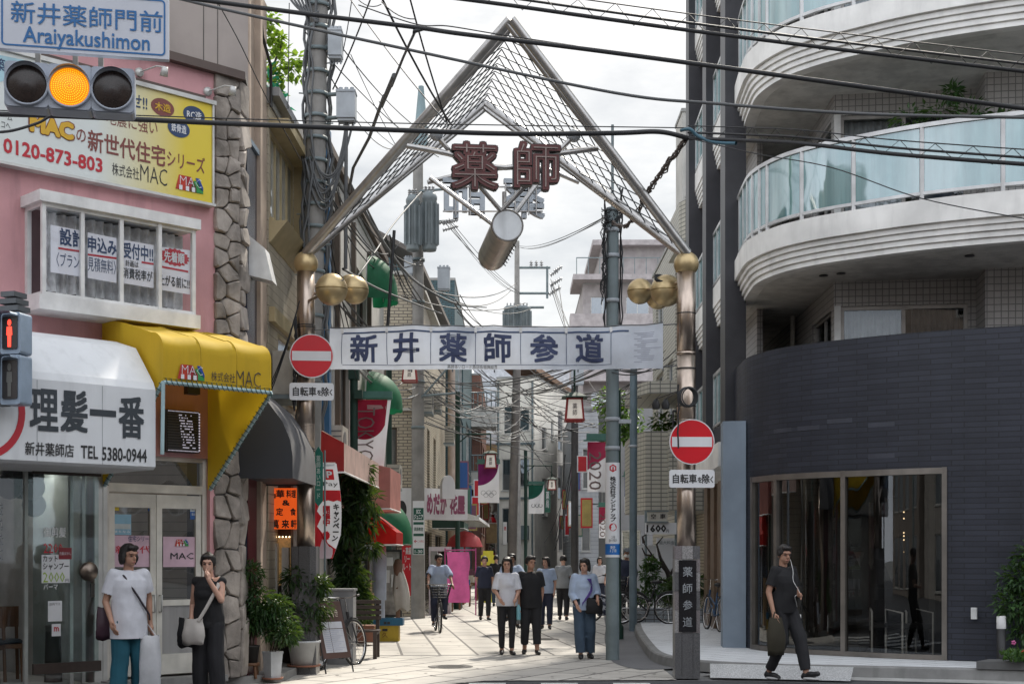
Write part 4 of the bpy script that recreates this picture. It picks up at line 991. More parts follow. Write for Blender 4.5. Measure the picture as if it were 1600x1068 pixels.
# barber shop: bent white sign canopy, glass front, room behind
def barber():
    o = 1.28; root = thing('barber_sign_canopy', 'bent white sign canopy of the barber shop with large dark characters', 'sign canopy', MF.p(-3, 2.5, .4))
    ub = MF.u(243, o); zb, zt1, zt2 = MF.z(243, 729, o), MF.z(243, 606, o), MF.z(205, 540, .86)
    prof = [(0, zt2 + .13), (.42, zt2 + .10), (.86, zt2 - .02), (o - .04, zt1 + .06), (o, zt1 - .02), (o, zb), (o - .04, zb - .03), (0, zb - .03)]
    M_can = mat('canopy white', (.70, .72, .74), .6, scale=2, var=.06, dirt=.3)
    b = MB(); b.prism([MF.p(uL, z, q) for q, z in prof], MF.U * (ub - uL)); b.build('canopy', M_can, root)
    b = MB(); 
    for px in (58, 160): u = MF.u(px, o); b.fbox(MF, u - .004, u + .004, zb, zt1 - .03, o - .01, o + .002)
    b.build('sheet_joint', mat('sheet joint', (.42, .44, .46), .6), root)
    M_gk = mat('sign charcoal', (.03, .04, .05), .5, dirt=0)
    T = lambda s, a, c, y, h, m, **k: tpx(s, MF, o, a, c, y, h, m, root, ex=.006, **k)
    T('理', 46, 91, 640, 66, M_gk, bold=.03); T('髪', 94, 137, 642, 66, M_gk, bold=.03); T('一', 140, 181, 645, 10, M_gk, bold=.0); T('番', 185, 225, 652, 66, M_gk, bold=.03)
    T('新井薬師店', 39, 115, 702, 21, M_ink, bold=.015); T('TEL', 126, 153, 706, 20, M_ink, bold=.02); T('5380-0944', 159, 229, 710, 21, M_ink, bold=.02)
    b = MB(); cu, cz = MF.px(-32, 640, o); ra, rb = .40, .47
    vs = []; fs = []
    for k in range(49):
        w = 2 * math.pi * k / 48
        for r_ in (ra, rb): vs.append(MF.p(cu + r_ * math.cos(w), cz + r_ * math.sin(w) * 1.05, o + .005))
    fs = [(2 * k, 2 * k + 1, 2 * k + 3, 2 * k + 2) for k in range(48)]; b.add(vs, fs); b.build('red_ring', M_redink, root)
    # glass front, door rails and the recessed room
    b = MB(); 
    for px in (47, 118, 137): u = MF.u(px); b.fbox(MF, u - .02, u + .02, .15, zs, -.14, -.09)
    b.fbox(MF, uD, uD + .10, .12, zs, -.2, .03); b.fbox(MF, uD + .11, uA - .012, .12, zs, -.1, .022)
    b.build('shopfront_frame', M_alu, shop)
    b = MB(); b.quad(MF.p(uC, .15, -.11), MF.p(uD, .15, -.11), MF.p(uD, zs, -.11), MF.p(uC, zs, -.11)); b.build('shopfront_pane', glass('barber glass', (.86, .88, .88), .03, wob=.01), shop)
    M_rm = mat('barber room wall', (.55, .54, .53), .9, dirt=.1)
    b = MB(); d = -2.6
    b.quad(MF.p(uC, .15, d), MF.p(uD, .15, d), MF.p(uD, zs + .1, d), MF.p(uC, zs + .1, d)); b.quad(MF.p(uC, zs + .02, d), MF.p(uD, zs + .02, d), MF.p(uD, zs + .02, -.16), MF.p(uC, zs + .02, -.16))
    b.quad(MF.p(uD + .02, .15, d), MF.p(uD + .02, .15, -.16), MF.p(uD + .02, zs, -.16), MF.p(uD + .02, zs, d)); b.quad(MF.p(uC, .15, d), MF.p(uC, .15, -.16), MF.p(uC, zs, -.16), MF.p(uC, zs, d))
    b.quad(MF.p(uC, .16, d), MF.p(uD, .16, d), MF.p(uD, .16, -.05), MF.p(uC, .16, -.05)); b.build('barber_room', M_rm, shop)
    for u in (40, 95): b = MB(); b.fbox(MF, MF.u(u), MF.u(u) + .5, zs - .02, zs + .015, -1.1, -1.02); b.build('ceiling_lamp', mat('lit strip', (1, .97, .9), .5, dirt=0, var=0, emit=9), shop)
    dw = thing('glass_door', 'frameless glass barber door with dark rails and steel knob standing ajar', 'door', MF.p(MF.u(90), .17, .02))
    o2 = .10; b = MB(); b.fbox(MF, MF.u(50, o2), MF.u(155, o2), MF.z(100, 1050, o2), MF.z(100, 1042, o2) + .06, o2, o2 + .05); b.fbox(MF, MF.u(50, o2), MF.u(155, o2), MF.z(100, 742, o2), MF.z(100, 732, o2) + .02, o2, o2 + .05); b.build('rail', M_dwood, dw)
    b = MB(); b.fbox(MF, MF.u(50, o2), MF.u(152, o2), .30, MF.z(100, 742, o2), o2 + .02, o2 + .03); b.build('pane', glass('door glass', (.82, .88, .87), .04, wob=.01), dw)
    b = MB(); c = MF.p(*MF.px(134, 892, o2), o2 + .05); b.lathe(c, [(0, .06), (.095, .055), (.11, .03), (.11, 0), (.03, -.01), (.03, -.05)], 24, axis=MF.n); b.build('knob', mat('knob bronze', (.22, .18, .15), .3, .9), dw)
    b = MB(); b.fbox(MF, MF.u(140, .1), MF.u(146, .1), MF.z(140, 932, .1), MF.z(140, 911, .1), .11, .13); b.build('lock', M_dwood, dw)
    # posters on the glass
    def poster(lab, x0, x1, y0, y1, m, texts, o3=.14):
        r = thing('price_notice', lab, 'notice', MF.p(MF.u((x0 + x1) / 2, o3), MF.z(x0, y1, o3), o3)); b = MB()
        b.fbox(MF, MF.u(x0, o3), MF.u(x1, o3), MF.z((x0 + x1) / 2, y1, o3), MF.z((x0 + x1) / 2, y0, o3), o3 - .003, o3); b.build('sheet', m, r)
        for s, a, c, y, h, mm, bd in texts: tpx(s, MF, o3, a, c, y, h, mm, r, bold=bd, ex=.003, res=1)
    lime = mat('lime ink', (.30, .45, .03), .5, dirt=0, var=0)
    poster('white haircut price notice with green two thousand on the barber glass', 65, 109, 866, 910, M_sign, [('カット', 67, 90, 872, 10, M_ink, .02), ('シャンプー', 67, 107, 884, 11, M_ink, .02), ('2000', 67, 101, 901, 16, lime, 0), ('円', 102, 107, 906, 5, M_ink, 0)])
    poster('small dark red notice overlapping the haircut price notice', 92, 112, 855, 873, mat('maroon card', (.22, .01, .02), .5, dirt=0), [('白髪ぼかし', 93, 111, 864, 5, M_sign, 0)], .146)
    poster('small white card with black writing low on the barber glass', 75, 97, 938, 970, M_sign, [('店内では', 77, 94, 943, 4, M_ink, 0)])
    poster('smallest white card with red mark below the other card', 81, 95, 974, 993, M_sign, [('m', 84, 92, 982, 7, M_redink, .02)])
    for s, a, c, y, h, m in (('御剪髪', 68, 103, 831, 16, M_sign), ('2200', 68, 98, 856, 15, M_redink), ('パーマ', 68, 90, 916, 9, M_sign)): tpx(s, MF, .14, a, c, y, h, m, dw, bold=.01, ex=.003, res=1)
    tpx('あ\nな\nた\nの', MF, -2.4, -1, 6, 830, 90, M_ink, shop, bold=0)
    # waiting chairs and umbrella bin
    def chair(u, o, rz, lab):
        c = MF.p(u, .165, o); r = thing('waiting_chair', lab, 'chair', c, None, rz); f = c
        b = MB(); b.lathe(c + V(0, 0, .44), [(0, .05), (.2, .045), (.235, .02), (.22, 0), (0, 0)], 20); b.build('seat', mat('navy cushion', (.02, .03, .04), .6, dirt=0), r)
        for x, y in ((-.2, -.2), (.2, -.2), (-.2, .2), (.2, .2)):
            b = MB(); b.tube([c + V(x, y, 0), c + V(x * .9, y * .9, .44 if y < 0 else .86)], .02, 8); b.build('leg', M_wood, r)
        b = MB(); b.box(c + V(0, .19, .74), (.42, .03, .24)); b.build('backrest', M_wood, r)
        b = MB(); b.box(c + V(0, 0, .41), (.42, .42, .05)); b.build('seat_frame', M_wood, r)
    chair(MF.u(20), -.75, R(10), 'leftmost wooden waiting chair with round navy cushion behind the barber glass'); chair(MF.u(62), -.95, R(28), 'wooden waiting chair with navy cushion nearest the barber door')
    b = MB(); c = MF.p(MF.u(112), .165, -.45); b.lathe(c, [(.105, 0), (.10, .02), (.085, .62), (.09, .65), (.08, .65), (.09, .03), (0, .03)], 18); tag(b.build('umbrella_bin', mat('bin brown', (.07, .045, .035), .5)), 'tall dark brown umbrella bin with pale rim inside the barber door', 'umbrella bin')
    b = MB(); c = MF.p(MF.u(72), 2.45, -.6); rn = random.Random(2)
    for k in range(7): b.ball(c + V(rn.uniform(-.12, .12), rn.uniform(-.1, .1), rn.uniform(-.28, .25)), rn.uniform(.13, .22), 12, 8)
    tag(b.build('barber_hair_dryer', mat('dryer black', (.02, .02, .02), .4, dirt=0)), 'black bulky hair dryer hood hanging inside behind the barber glass', 'hair dryer')
    b = MB(); q = [(-20, 1047), (118, 1052), (130, 1066), (-20, 1068)]
    b.prism([MF.p(MF.u(-30), .10, .45), MF.p(MF.u(150), .10, .45), MF.p(MF.u(150), .10, 0), MF.p(MF.u(-30), .10, 0)], V(0, 0, .07)); b.build('doorstep', mat('worn cement'), shop)
barber()

# office door under the yellow awning
def office():
    d = -.14
    b = MB(); w = .06; zt = MF.z(250, 772); zm = zt
    def bar(u0, u1, z0, z1, o0=d, o1=d + .07): b.fbox(MF, u0, u1, z0, z1, o0, o1)
    bar(uA, uA + w, dz0, zd); bar(uB - w, uB, dz0, zd); bar(uA + w, uB - w, zd - .05, zd); bar(uA + w, uB - w, zt + .02, zt + .12)
    b.build('transom_frame', M_cream, shop)
    b = MB(); b.quad(MF.p(uA + w, zt + .1, d + .02), MF.p(uB - w, zt + .1, d + .02), MF.p(uB - w, zd, d + .02), MF.p(uA + w, zd, d + .02)); b.build('transom_pane', glass('office glass', (.35, .36, .36), .14), shop)
    b = MB(); b.fbox(MF, uA - .1, uB + .1, .10, dz0, -.3, .25); b.build('doorstep', mat('worn cement'), shop)
    um = (uA + uB) / 2; door = []
    for k, (a, c) in enumerate(((uA + w + .005, um - .004), (um + .004, uB - w - .005))):
        r = thing('office_door', ('cream framed glazed door leaf on the left with a blue poster', 'cream framed glazed door leaf on the right with a pull handle')[k], 'door', MF.p((a + c) / 2, dz0, d))
        b = MB(); st = .075
        b.fbox(MF, a, a + st, dz0 + .02, zt, d, d + .05); b.fbox(MF, c - st, c, dz0 + .02, zt, d, d + .05); b.fbox(MF, a + st, c - st, zt - .16, zt, d, d + .05); b.fbox(MF, a + st, c - st, dz0 + .02, dz0 + .26, d, d + .05); b.fbox(MF, a + st, c - st, 1.02, 1.09, d + .005, d + .045)
        b.build('frame', M_cream, r)
        b = MB(); b.quad(MF.p(a + st, 1.09, d + .02), MF.p(c - st, 1.09, d + .02), MF.p(c - st, zt - .16, d + .02), MF.p(a + st, zt - .16, d + .02)); b.build('pane', glass('office glass', (.35, .36, .36), .14), r)
        b = MB(); b.quad(MF.p(a + st, dz0 + .26, d + .02), MF.p(c - st, dz0 + .26, d + .02), MF.p(c - st, 1.02, d + .02), MF.p(a + st, 1.02, d + .02)); b.build('pane', glass('office lower glass', (.5, .5, .5), .12, .2, .6, (.33, .32, .31)), r)
        b = MB(); b.tube([MF.p(a + .04 if k else c - .04, .95, d + .05), MF.p(a + .04 if k else c - .04, .95, d + .10), MF.p(a + .04 if k else c - .04, 1.15, d + .10), MF.p(a + .04 if k else c - .04, 1.15, d + .05)], .012, 8); b.build('handle', M_alu, r); door.append(r)
    def post(lab, x0, x1, y0, y1, m, texts, extra=()):
        o3 = d + .028; r = thing('door_sticker', lab, 'sticker', MF.p(MF.u(x0, o3), MF.z(x0, y1, o3), o3)); b = MB()
        b.fbox(MF, MF.u(x0, o3), MF.u(x1, o3), MF.z((x0 + x1) / 2, y1, o3), MF.z((x0 + x1) / 2, y0, o3), o3 - .002, o3); b.build('sheet', m, r)
        for (a, c, y, y2, mm) in extra:
            b = MB(); b.fbox(MF, MF.u(a, o3), MF.u(c, o3), MF.z((a + c) / 2, y2, o3), MF.z((a + c) / 2, y, o3), o3 + .0005, o3 + .002); b.build('band', mm, r)
        for s, a, c, y, h, mm in texts: tpx(s, MF, o3, a, c, y, h, mm, r, bold=.01, ex=.004, res=1)
    yl = mat('sticker yellow', (.65, .5, .03), .5, dirt=0); pk = mat('pink paper', (.60, .42, .50), .7, dirt=0); sk = mat('poster sky', (.25, .45, .58), .6, dirt=0)
    post('yellow and navy security sticker at the top corner of the left door leaf', 177, 186, 778, 797, yl, [], ((177, 186, 787, 790, M_navy),))
    post('yellow and blue sticker at the top of the left door leaf beside the centre stile', 231, 242, 781, 798, yl, [('保証', 233, 240, 789, 4, M_navy)], ((231, 242, 793, 798, M_blue),))
    post('white and blue insurance sticker at the top of the right door leaf', 297, 316, 785, 811, mat('sticker pale blue', (.52, .58, .62), .5, dirt=0), [('JIO', 300, 313, 792, 9, M_navy), ('届出事業者', 299, 314, 803, 4, M_sign)], ((297, 315, 799, 811, M_blue),))
    post('blue sky townscape poster on the left door leaf', 177, 205, 803, 835, sk, [('まちなみ', 179, 203, 830, 4, M_sign)], ((178, 204, 818, 826, mat('poster pale', (.5, .55, .55), .6, dirt=0)),))
    post('pink poster with navy writing across the left door leaf', 177, 240, 836, 885, pk, [('住宅シリーズ', 200, 239, 841, 9, M_navy), ('新世代', 180, 236, 858, 12, M_redink)])
    post('pink poster with coloured house logo on the right door leaf', 255, 315, 838, 885, pk, [('MAC', 266, 302, 868, 10, M_ink)])
    houselogo(MF, d + .030, 273, 294, 847, 11, door[1])
office()

# yellow canvas awning on a pale blue pipe frame
def yellow():
    root = thing('yellow_awning', 'yellow canvas awning with rounded shoulder and lettering over the office door', 'awning', MF.p(MF.u(250), 2.9, .3))
    M_y = mat('yellow canvas', (.66, .45, .022), .75, scale=1.5, var=.08, dirt=.3, trans=.30); o = 1.35
    ul, ur = MF.u(254, o), MF.u(424, o)
    zt = MF.z(170, 500, .0); zv0 = MF.z(330, 604, o)
    ul = MF.u(255, o); zsh = MF.z(300, 545, o)
    q1, z1, z2 = 1.10, MF.z(240, 519, 1.10), MF.z(258, 545, o)
    prof = [(0, MF.z(164, 498)), (q1 * .5, (MF.z(164, 498) + z1) / 2 + .02)] + [(q1 + (o - q1) * math.sin(R(a)), z2 + (z1 - z2) * math.cos(R(a))) for a in range(0, 91, 15)] + [(o, zv0)]
    b = MB(); rows = [[MF.p(ul + (ur - ul) * i / 24, z - .016 * abs(math.sin(math.pi * i / 8)) - .006 * noise.noise(V(i * .7, q * 4, z * 3)), q - .012 * abs(math.sin(math.pi * i / 8))) for i in range(25)] for q, z in prof]; b.loft(rows); b.build('canopy_cloth', M_y, root)
    b = MB()
    for k in range(1, 3): b.tube([MF.p(ul + (ur - ul) * k / 3, z + .003, q + .003) for q, z in prof], .005, 4)
    b.tube([MF.p(ul, zv0 + .05, o + .004), MF.p(ur, zv0 + .05, o + .004)], .004, 4); b.build('seam', mat('yellow seam', (.52, .35, .018), .8), root)
    b = MB(); b.tube([MF.p(ul, zv0, o), MF.p(ul, zv0 - .78, o - .02)], .022, 8); b.build('pipe', mat('pale blue pipe', (.36, .50, .52), .5), root)
    for k, u in enumerate((ul, ur)):     # side cheeks run down to a low point against the wall
        zl = MF.z(250, 712) - .1; b = MB()
        pts = [MF.p(u, z, q) for q, z in prof] + [MF.p(u, zv0 - .02, o), MF.p(u, zl - .35 if k else zl, .05 if k else .1)] + [MF.p(u, zt - .02, .0)]
        pts = [MF.p(u, z, q) for q, z in prof] + [MF.p(u, zl - .28, .06), MF.p(u, zl - .28, 0.0)]
        b.add(pts, [tuple(range(len(pts)))]); b.build('side_cheek', M_y, root)
        b = MB(); mp_ = mat('pale blue pipe', (.36, .50, .52), .5); b.tube([MF.p(u, zv0, o), MF.p(u, zl - .28, .06)], .022, 8)
        n = 22
        if k == 0: b.tube([MF.p(ul, zv0, o), MF.p(ur, zv0, o)], .022, 8)
        b.build('pipe', mp_, root)
        b = MB()
        for j in range(n):
            t = (j + .5) / n; c = MF.p(u, zv0, o).lerp(MF.p(u, zl - .28, .06), t); b.tube([c + V(-.03, 0, .02), c + V(.0, -.03, 0), c + V(.03, 0, -.02)], .006, 4)
            if k == 0: c = MF.p(ul, zv0, o).lerp(MF.p(ur, zv0, o), t); b.tube([c + V(0, 0, .05), c + MF.n * .026, c + MF.U * .04 + V(0, 0, -.03)], .006, 4)
        b.build('lacing', mat('lacing green', (.03, .10, .09), .6, dirt=0), root)
    tpx('株式会社', MF, o, 330, 367, 589, 15, M_ink, root, ex=.006); tpx('MAC', MF, o, 369, 407, 592, 24, M_ink, root, bold=-.012, ex=.006)
    houselogo(MF, o + .004, 277, 319, 581, 24, root)
yellow()
# LED message board, flood lamp under the awning
b0 = thing('led_message_board', 'dark LED message board with white dots under the yellow awning', 'display', MF.p(MF.u(285), 2.5, 0)); o = .12
ua, ub = MF.u(259, o), MF.u(312, o); za, zb = MF.z(285, 706, o), MF.z(285, 641, o)
b = MB(); b.fbox(MF, ua, ub, za, zb, 0, o); b.build('case', M_black, b0)
b = MB(); n = 14
for k in range(n): z = za + .04 + (zb - za - .08) * k / (n - 1); b.fbox(MF, ua + .02, ub - .02, z - .008, z + .008, o, o + .012)
b.build('louvre', mat('louvre grey', (.06, .06, .065), .5, dirt=0), b0)
b = MB(); rn = random.Random(4)
for k in range(n - 1):
    z = za + .04 + (zb - za - .08) * (k + .5) / (n - 1)
    for j in range(12):
        u = ua + (ub - ua) * (.50 + .38 * j / 12 - .01 * k)
        if rn.random() < .6: b.fbox(MF, u, u + .008, z - .006, z + .005, o, o + .008)
for k in range(24):
    u = ua + .03 + (ub - ua - .06) * k / 23
    for z in (za + .015, zb - .015): b.ball(MF.p(u, z, o + .012), .006, 6, 4)
for k in range(14): b.ball(MF.p(ub - .012, za + .03 + (zb - za - .06) * k / 13, o + .012), .011, 6, 4)
b.build('led_dots', mat('led white', (.62, .60, .72), .5, dirt=0, var=0, emit=.45), b0)
b = MB(); c = MF.p(*MF.px(300, 608, .4), .4); b.box(c, (.16, .1, .12), R(40)); b.tube([c, c + V(-.1, .25, .15)], .015, 6); tag(b.build('flood_lamp', M_black), 'small black flood lamp hanging under the yellow awning', 'lamp')
# ------------------------------------------------------------------ the left side of the street
LS = LFf                                         # street wall plane, u = metres beyond the pink shop's pillar
def LX(Y): return -3.39 + .0159 * (Y - 17.5)
M_beige = siding('beige siding', (.50, .44, .34), .13, .6); M_grey = mat('grey render', (.33, .33, .33), .8, dirt=.4, scale=1)
M_offw = mat('off white render', (.50, .49, .46), .8, dirt=.35, scale=1); M_ctile = brick('cream face tile', (.52, .46, .35), (.46, .40, .30), (.16, .14, .12), .235, .085, .012, .5, .55, .5, dirt=.3)
M_ttile = brick('teal face tile', (.03, .085, .10), (.05, .115, .13), (.02, .03, .035), .24, .09, .012, .5, .4, .5, dirt=.25)
M_bwood = mat('golden sill', (.43, .35, .20), .5, dirt=.3)
# beige sided house with the restaurant on its ground floor
u0, u1 = 1.92, 6.4; h_ = LS.px(437, 300); 
w0, w1, wz0, wz1 = LS.u(416), LS.u(456), 5.75, 7.75
hs = [(2.3, 5.2, 5.6, 7.9, 3)]
house = bld('sided_house', 'beige sided house with projecting brown window above the dark restaurant awning', LS, u0, u1, 7.85, 7, M_beige, [(2.02, 3.9, 6.3, 7.5, 4), (2.6, 5.8, 3.9, 4.8, 3)], [], [], M_bwood, glass('bronze window', (.4, .36, .3), .25, .02, .6, (.50, .50, .47)), wd=.05)
b = MB(); b.hexa([LS.p(1.95, 5.95, .02), LS.p(4.1, 5.95, .02), LS.p(4.1, 5.95, -.05), LS.p(1.95, 5.95, -.05), LS.p(1.95, 6.25, .26), LS.p(4.1, 6.25, .26), LS.p(4.1, 6.25, -.05), LS.p(1.95, 6.25, -.05)]); b.fbox(LS, 1.95, 4.1, 7.54, 7.66, 0, .28); b.fbox(LS, 3.98, 4.1, 6.25, 7.54, 0, .26); b.fbox(LS, 1.95, 6.3, 4.86, 5.06, .002, .08); b.build('window_box', M_bwood, house)
b = MB(); b.hexa([LS.p(u0, 7.96, .15), LS.p(u1, 7.96, .15), LS.p(u1, 7.96, -7), LS.p(u0, 7.96, -7), LS.p(u0, 8.08, .15), LS.p(u1, 8.08, .15), LS.p(u1, 8.08, -7), LS.p(u0, 8.08, -7)]); b.build('roof_edge', M_grey, house)
b = MB(); b.fbox(LS, 6.2, 6.42, 3.6, 8.8, -.1, .22); tag(b.build('blue_sign', mat('blue sign panel', (.02, .10, .22), .4)), 'tall narrow blue sign board on the end of the beige sided house', 'sign')
# restaurant front: red pier, recessed doorway with lit orange sign
rest = thing('restaurant_front', 'recessed restaurant doorway with lit shelves under the dark awning', 'shopfront', LS.p(1.6, .1, -.6))
b = MB(); b.fbox(LS, .40, .95, .1, 2.7, -.6, .03); b.build('red_pier', siding('maroon tile', (.10, .012, .016), .06, .3, 0), rest)
fR = Fr(LX(20) - 1.5, 20.15, 0)
b = MB(); b.fbox(fR, -.6, 1.98, .1, 2.72, -.3, 0); b.build('back_wall', M_dwood, rest)
b = MB(); b.fbox(fR, 1.20, 1.30, .1, 2.65, .001, .1); b.fbox(fR, 1.70, 1.75, .1, 2.65, .001, .1); b.build('door_post', mat('grey post', (.16, .17, .16), .5), rest)
b = MB(); b.fbox(fR, 1.76, 1.96, .1, 2.65, .001, .25); b.build('steel_pillar', M_steel, rest)
b = MB(); b.fbox(fR, 1.31, 1.69, 1.2, 1.88, .002, .03); b.build('lit_window', mat('warm lit window', (.45, .27, .11), .6, emit=.22, scale=14, var=.7), rest)
b = MB(); b.fbox(fR, 1.42, 1.52, 1.0, 1.80, .03, .2); b.fbox(fR, 1.58, 1.68, 1.0, 1.74, .03, .16); b.fbox(fR, 1.43, 1.51, 1.3, 1.74, .2, .204); b.build('display_shelf', M_alu, rest)
b = MB(); rn = random.Random(1)
for k in range(9): b.ball(fR.p(1.3 + .048 * k, 1.89, .12), .012, 8, 6)
b.build('bulbs', mat('warm bulb small', (1, .72, .4), .5, dirt=0, var=0, emit=3.0), rest)
osn = thing('orange_menu_sign', 'glowing orange sign with black brush characters above the restaurant doorway', 'sign', fR.p(.8, 1.9, .3))
o = .3; ua, ub, za, zb = fR.u(414, o), fR.u(464, o), fR.z(440, 826, o), fR.z(440, 762, o)
b = MB(); b.fbox(fR, ua, ub, za, zb, o - .04, o); b.build('panel', mat('glowing orange', (.80, .10, .012), .5, emit=.55, dirt=.1), osn)
for s, x, y, w, h in (('中', 424, 775, 14, 13), ('華', 438, 771, 13, 13), ('料理', 455, 771, 15, 13), ('&', 447, 785, 12, 9), ('定', 437, 799, 11, 12), ('食', 458, 799, 9, 12), ('萬', 429, 818, 14, 14), ('来', 446, 818, 12, 14), ('軒', 459, 818, 9, 14)):
    tpx(s, fR, o, x - w / 2, x + w / 2, y, h, M_ink, osn, bold=.04, ex=.004, warp=.03)
# dark awning in front
aw = thing('dark_awning', 'large charcoal canvas awning over the restaurant front', 'awning', LS.p(1.5, 2.6, .3))
A0, A1, oo = .0, 1.86, .665; zb_ = 2.58
prof = [(-.05, 3.78), (.12, 3.74), (.34, 3.55), (.54, 3.28), (.635, 3.05), (oo, 2.85), (oo, zb_)]
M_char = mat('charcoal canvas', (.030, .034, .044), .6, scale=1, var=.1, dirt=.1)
b = MB(); b.loft([[LS.p(A0 + (A1 - A0) * i / 6, z, q) for i in range(7)] for q, z in prof]); b.build('canopy_cloth', mat('charcoal canvas lit', (.10, .10, .105), .85, dirt=.3), aw)  # street face in a paler copy of the charcoal, light put into its colour
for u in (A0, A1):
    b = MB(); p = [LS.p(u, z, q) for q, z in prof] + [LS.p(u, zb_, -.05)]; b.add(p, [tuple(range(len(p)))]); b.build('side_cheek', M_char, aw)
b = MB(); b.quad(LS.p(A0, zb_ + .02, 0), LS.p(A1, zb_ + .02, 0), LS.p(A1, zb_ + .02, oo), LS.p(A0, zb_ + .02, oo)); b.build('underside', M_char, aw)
# air conditioner above it
b = MB(); ac = thing('air_conditioner', 'beige outdoor air conditioner unit on the wall above the dark awning', 'air conditioner', LS.p(2.3, 4.0, .2))
b.fbox(LS, 1.95, 2.75, 3.85, 4.45, .05, .38); b.build('case', mat('ac beige', (.40, .38, .33), .5), ac)
b = MB(); fa = LS.left(1.95, .38)
for k in range(9): b.fbox(fa, -.02, .34, 3.9 + k * .058, 3.915 + k * .058, .002, .02)
b.build('louvre', mat('ac grey', (.12, .12, .12), .5), ac)
b = MB(); b.fbox(LS, 1.9, 2.8, 3.78, 3.84, .0, .4); b.build('bracket', M_gpole, ac)

# next building beyond: white/grey with tall glass bays
b4 = bld('grey_shop_house', 'pale grey shop house with tall glass bay and sloping roof behind the left gate post', LS, 6.45, 16.8, 8.6, 8, M_offw, [(6.9, 8.2, 3.6, 5.4, 1), (8.6, 10.4, 3.6, 5.4, 2), (7.0, 8.6, 6.3, 7.9, 2), (11.2, 13.2, 5.8, 7.6, 2), (13.6, 15.6, 3.7, 5.2, 2), (10, 16, .4, 2.6, 4)], [], [], mat('brown frame', (.10, .075, .055), .5), glass('pale bay glass', (.35, .42, .44), .32))
b = MB()
b.hexa([LS.p(6.4, 8.72, .12), LS.p(16.9, 8.72, .12), LS.p(16.9, 8.9, -8), LS.p(6.4, 8.9, -8), LS.p(6.4, 8.86, .12), LS.p(16.9, 8.86, .12), LS.p(16.9, 9.05, -8), LS.p(6.4, 9.05, -8)]); b.build('roof_slope', mat('roof brown', (.13, .10, .08), .7), b4)
b = MB()
for u in (6.6, 8.4, 10.7, 13.4): b.fbox(LS, u, u + .14, 3.4, 8.3, .002, .09)
b.build('pilaster', mat('brown frame'), b4)
# red awnings
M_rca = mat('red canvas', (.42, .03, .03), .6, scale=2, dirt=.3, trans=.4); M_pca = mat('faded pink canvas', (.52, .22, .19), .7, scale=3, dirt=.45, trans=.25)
def awn(lab, Y0, Y1, out, zt, zm, zb, m, X0=None, m2=None):
    f = Fr(LX(Y0) if X0 is None else X0, Y0, 89.1); r = thing('shop_awning', lab, 'awning', f.p((Y1 - Y0) / 2, zb, out / 2)); n = Y1 - Y0
    b = MB(); b.loft([[f.p(n * i / 6, z, q) for i in range(7)] for q, z in ((0, zt), (out * .5, (zt + zm) / 2 + .02), (out, zm), (out, zb))], sm=False); b.build('canopy_cloth', m2 or m, r)
    for u in (0, n):
        b = MB(); b.add([f.p(u, zt, 0), f.p(u, zm, out), f.p(u, zb, out), f.p(u, zb, 0)], [(0, 1, 2, 3)]); b.build('side_cheek', m, r)
    b = MB(); b.tube([f.p(0, zb, 0), f.p(0, zb, out), f.p(n, zb, out), f.p(n, zb, 0)], .015, 6); b.build('pipe', M_white, r)
    return r, f
awn('long red canvas awning with white top edge behind the tree and flags', 21.6, 26.4, .75, 3.75, 3.35, 2.9, M_rca, m2=mat('pale canvas top', (.62, .45, .40), .6, dirt=.3, trans=.2))
pr, pf = awn('faded pink box awning with worn white lettering next to the tree', 26.8, 28.9, .86, 3.45, 3.3, 2.52, M_pca, X0=-3.18)
fc = Fr(-3.18, 26.8, 0)
letter('ビデオ', lambda x, y, d: fc.p(.46 + x, 2.95 + y, .004 + d), .34, .16, mat('worn white', (.60, .40, .37), .7), pr, bold=.02)
letter('TEL', lambda x, y, d: fc.p(.60 + x, 2.70 + y, .004 + d), .22, .06, mat('worn white'), pr)
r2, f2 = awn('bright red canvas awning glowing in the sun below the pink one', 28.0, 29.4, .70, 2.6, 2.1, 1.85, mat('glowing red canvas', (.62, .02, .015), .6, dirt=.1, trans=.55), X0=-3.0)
# dome awnings: quarter spheres of green canvas
def dome(lab, c, r, rx, rz, m):
    root = thing('dome_awning', lab, 'awning', c); b = MB(); rows = []
    for i in range(9):
        th = math.pi / 2 * i / 8; row = []
        for j in range(15):
            w = math.pi * j / 14 - math.pi / 2
            row.append(c + V(rx * math.cos(w) * math.sin(th) if True else 0, r * math.sin(w) * math.sin(th), rz * math.cos(th)))
        rows.append(row)
    b.loft(rows); b.loft([rows[-1], [p + V(.01, 0, -.14 - .02 * (j % 2)) for j, p in enumerate(rows[-1])]])
    b.build('canopy_cloth', m, root)
    b = MB()
    for j in range(0, 15, 2): b.tube([rows[i][j] + V(-.02, 0, -.035) for i in range(9)], .008, 5)
    b.build('rib', M_white, root)
M_gca = mat('green canvas', (.015, .17, .075), .6, dirt=.15, trans=.35)
dome('upper green dome awning on the upper storey above the banner', V(-3.05, 30.2, 7.2), .62, .6, .85, M_gca)
dome('middle green dome awning just below the white banner', V(-3.05, 30.2, 4.88), .78, .7, .7, M_gca)
dome('lowest green dome awning at the shop entrance beside the pink awning', V(-2.95, 31.5, 2.05), .85, .72, .85, M_gca)

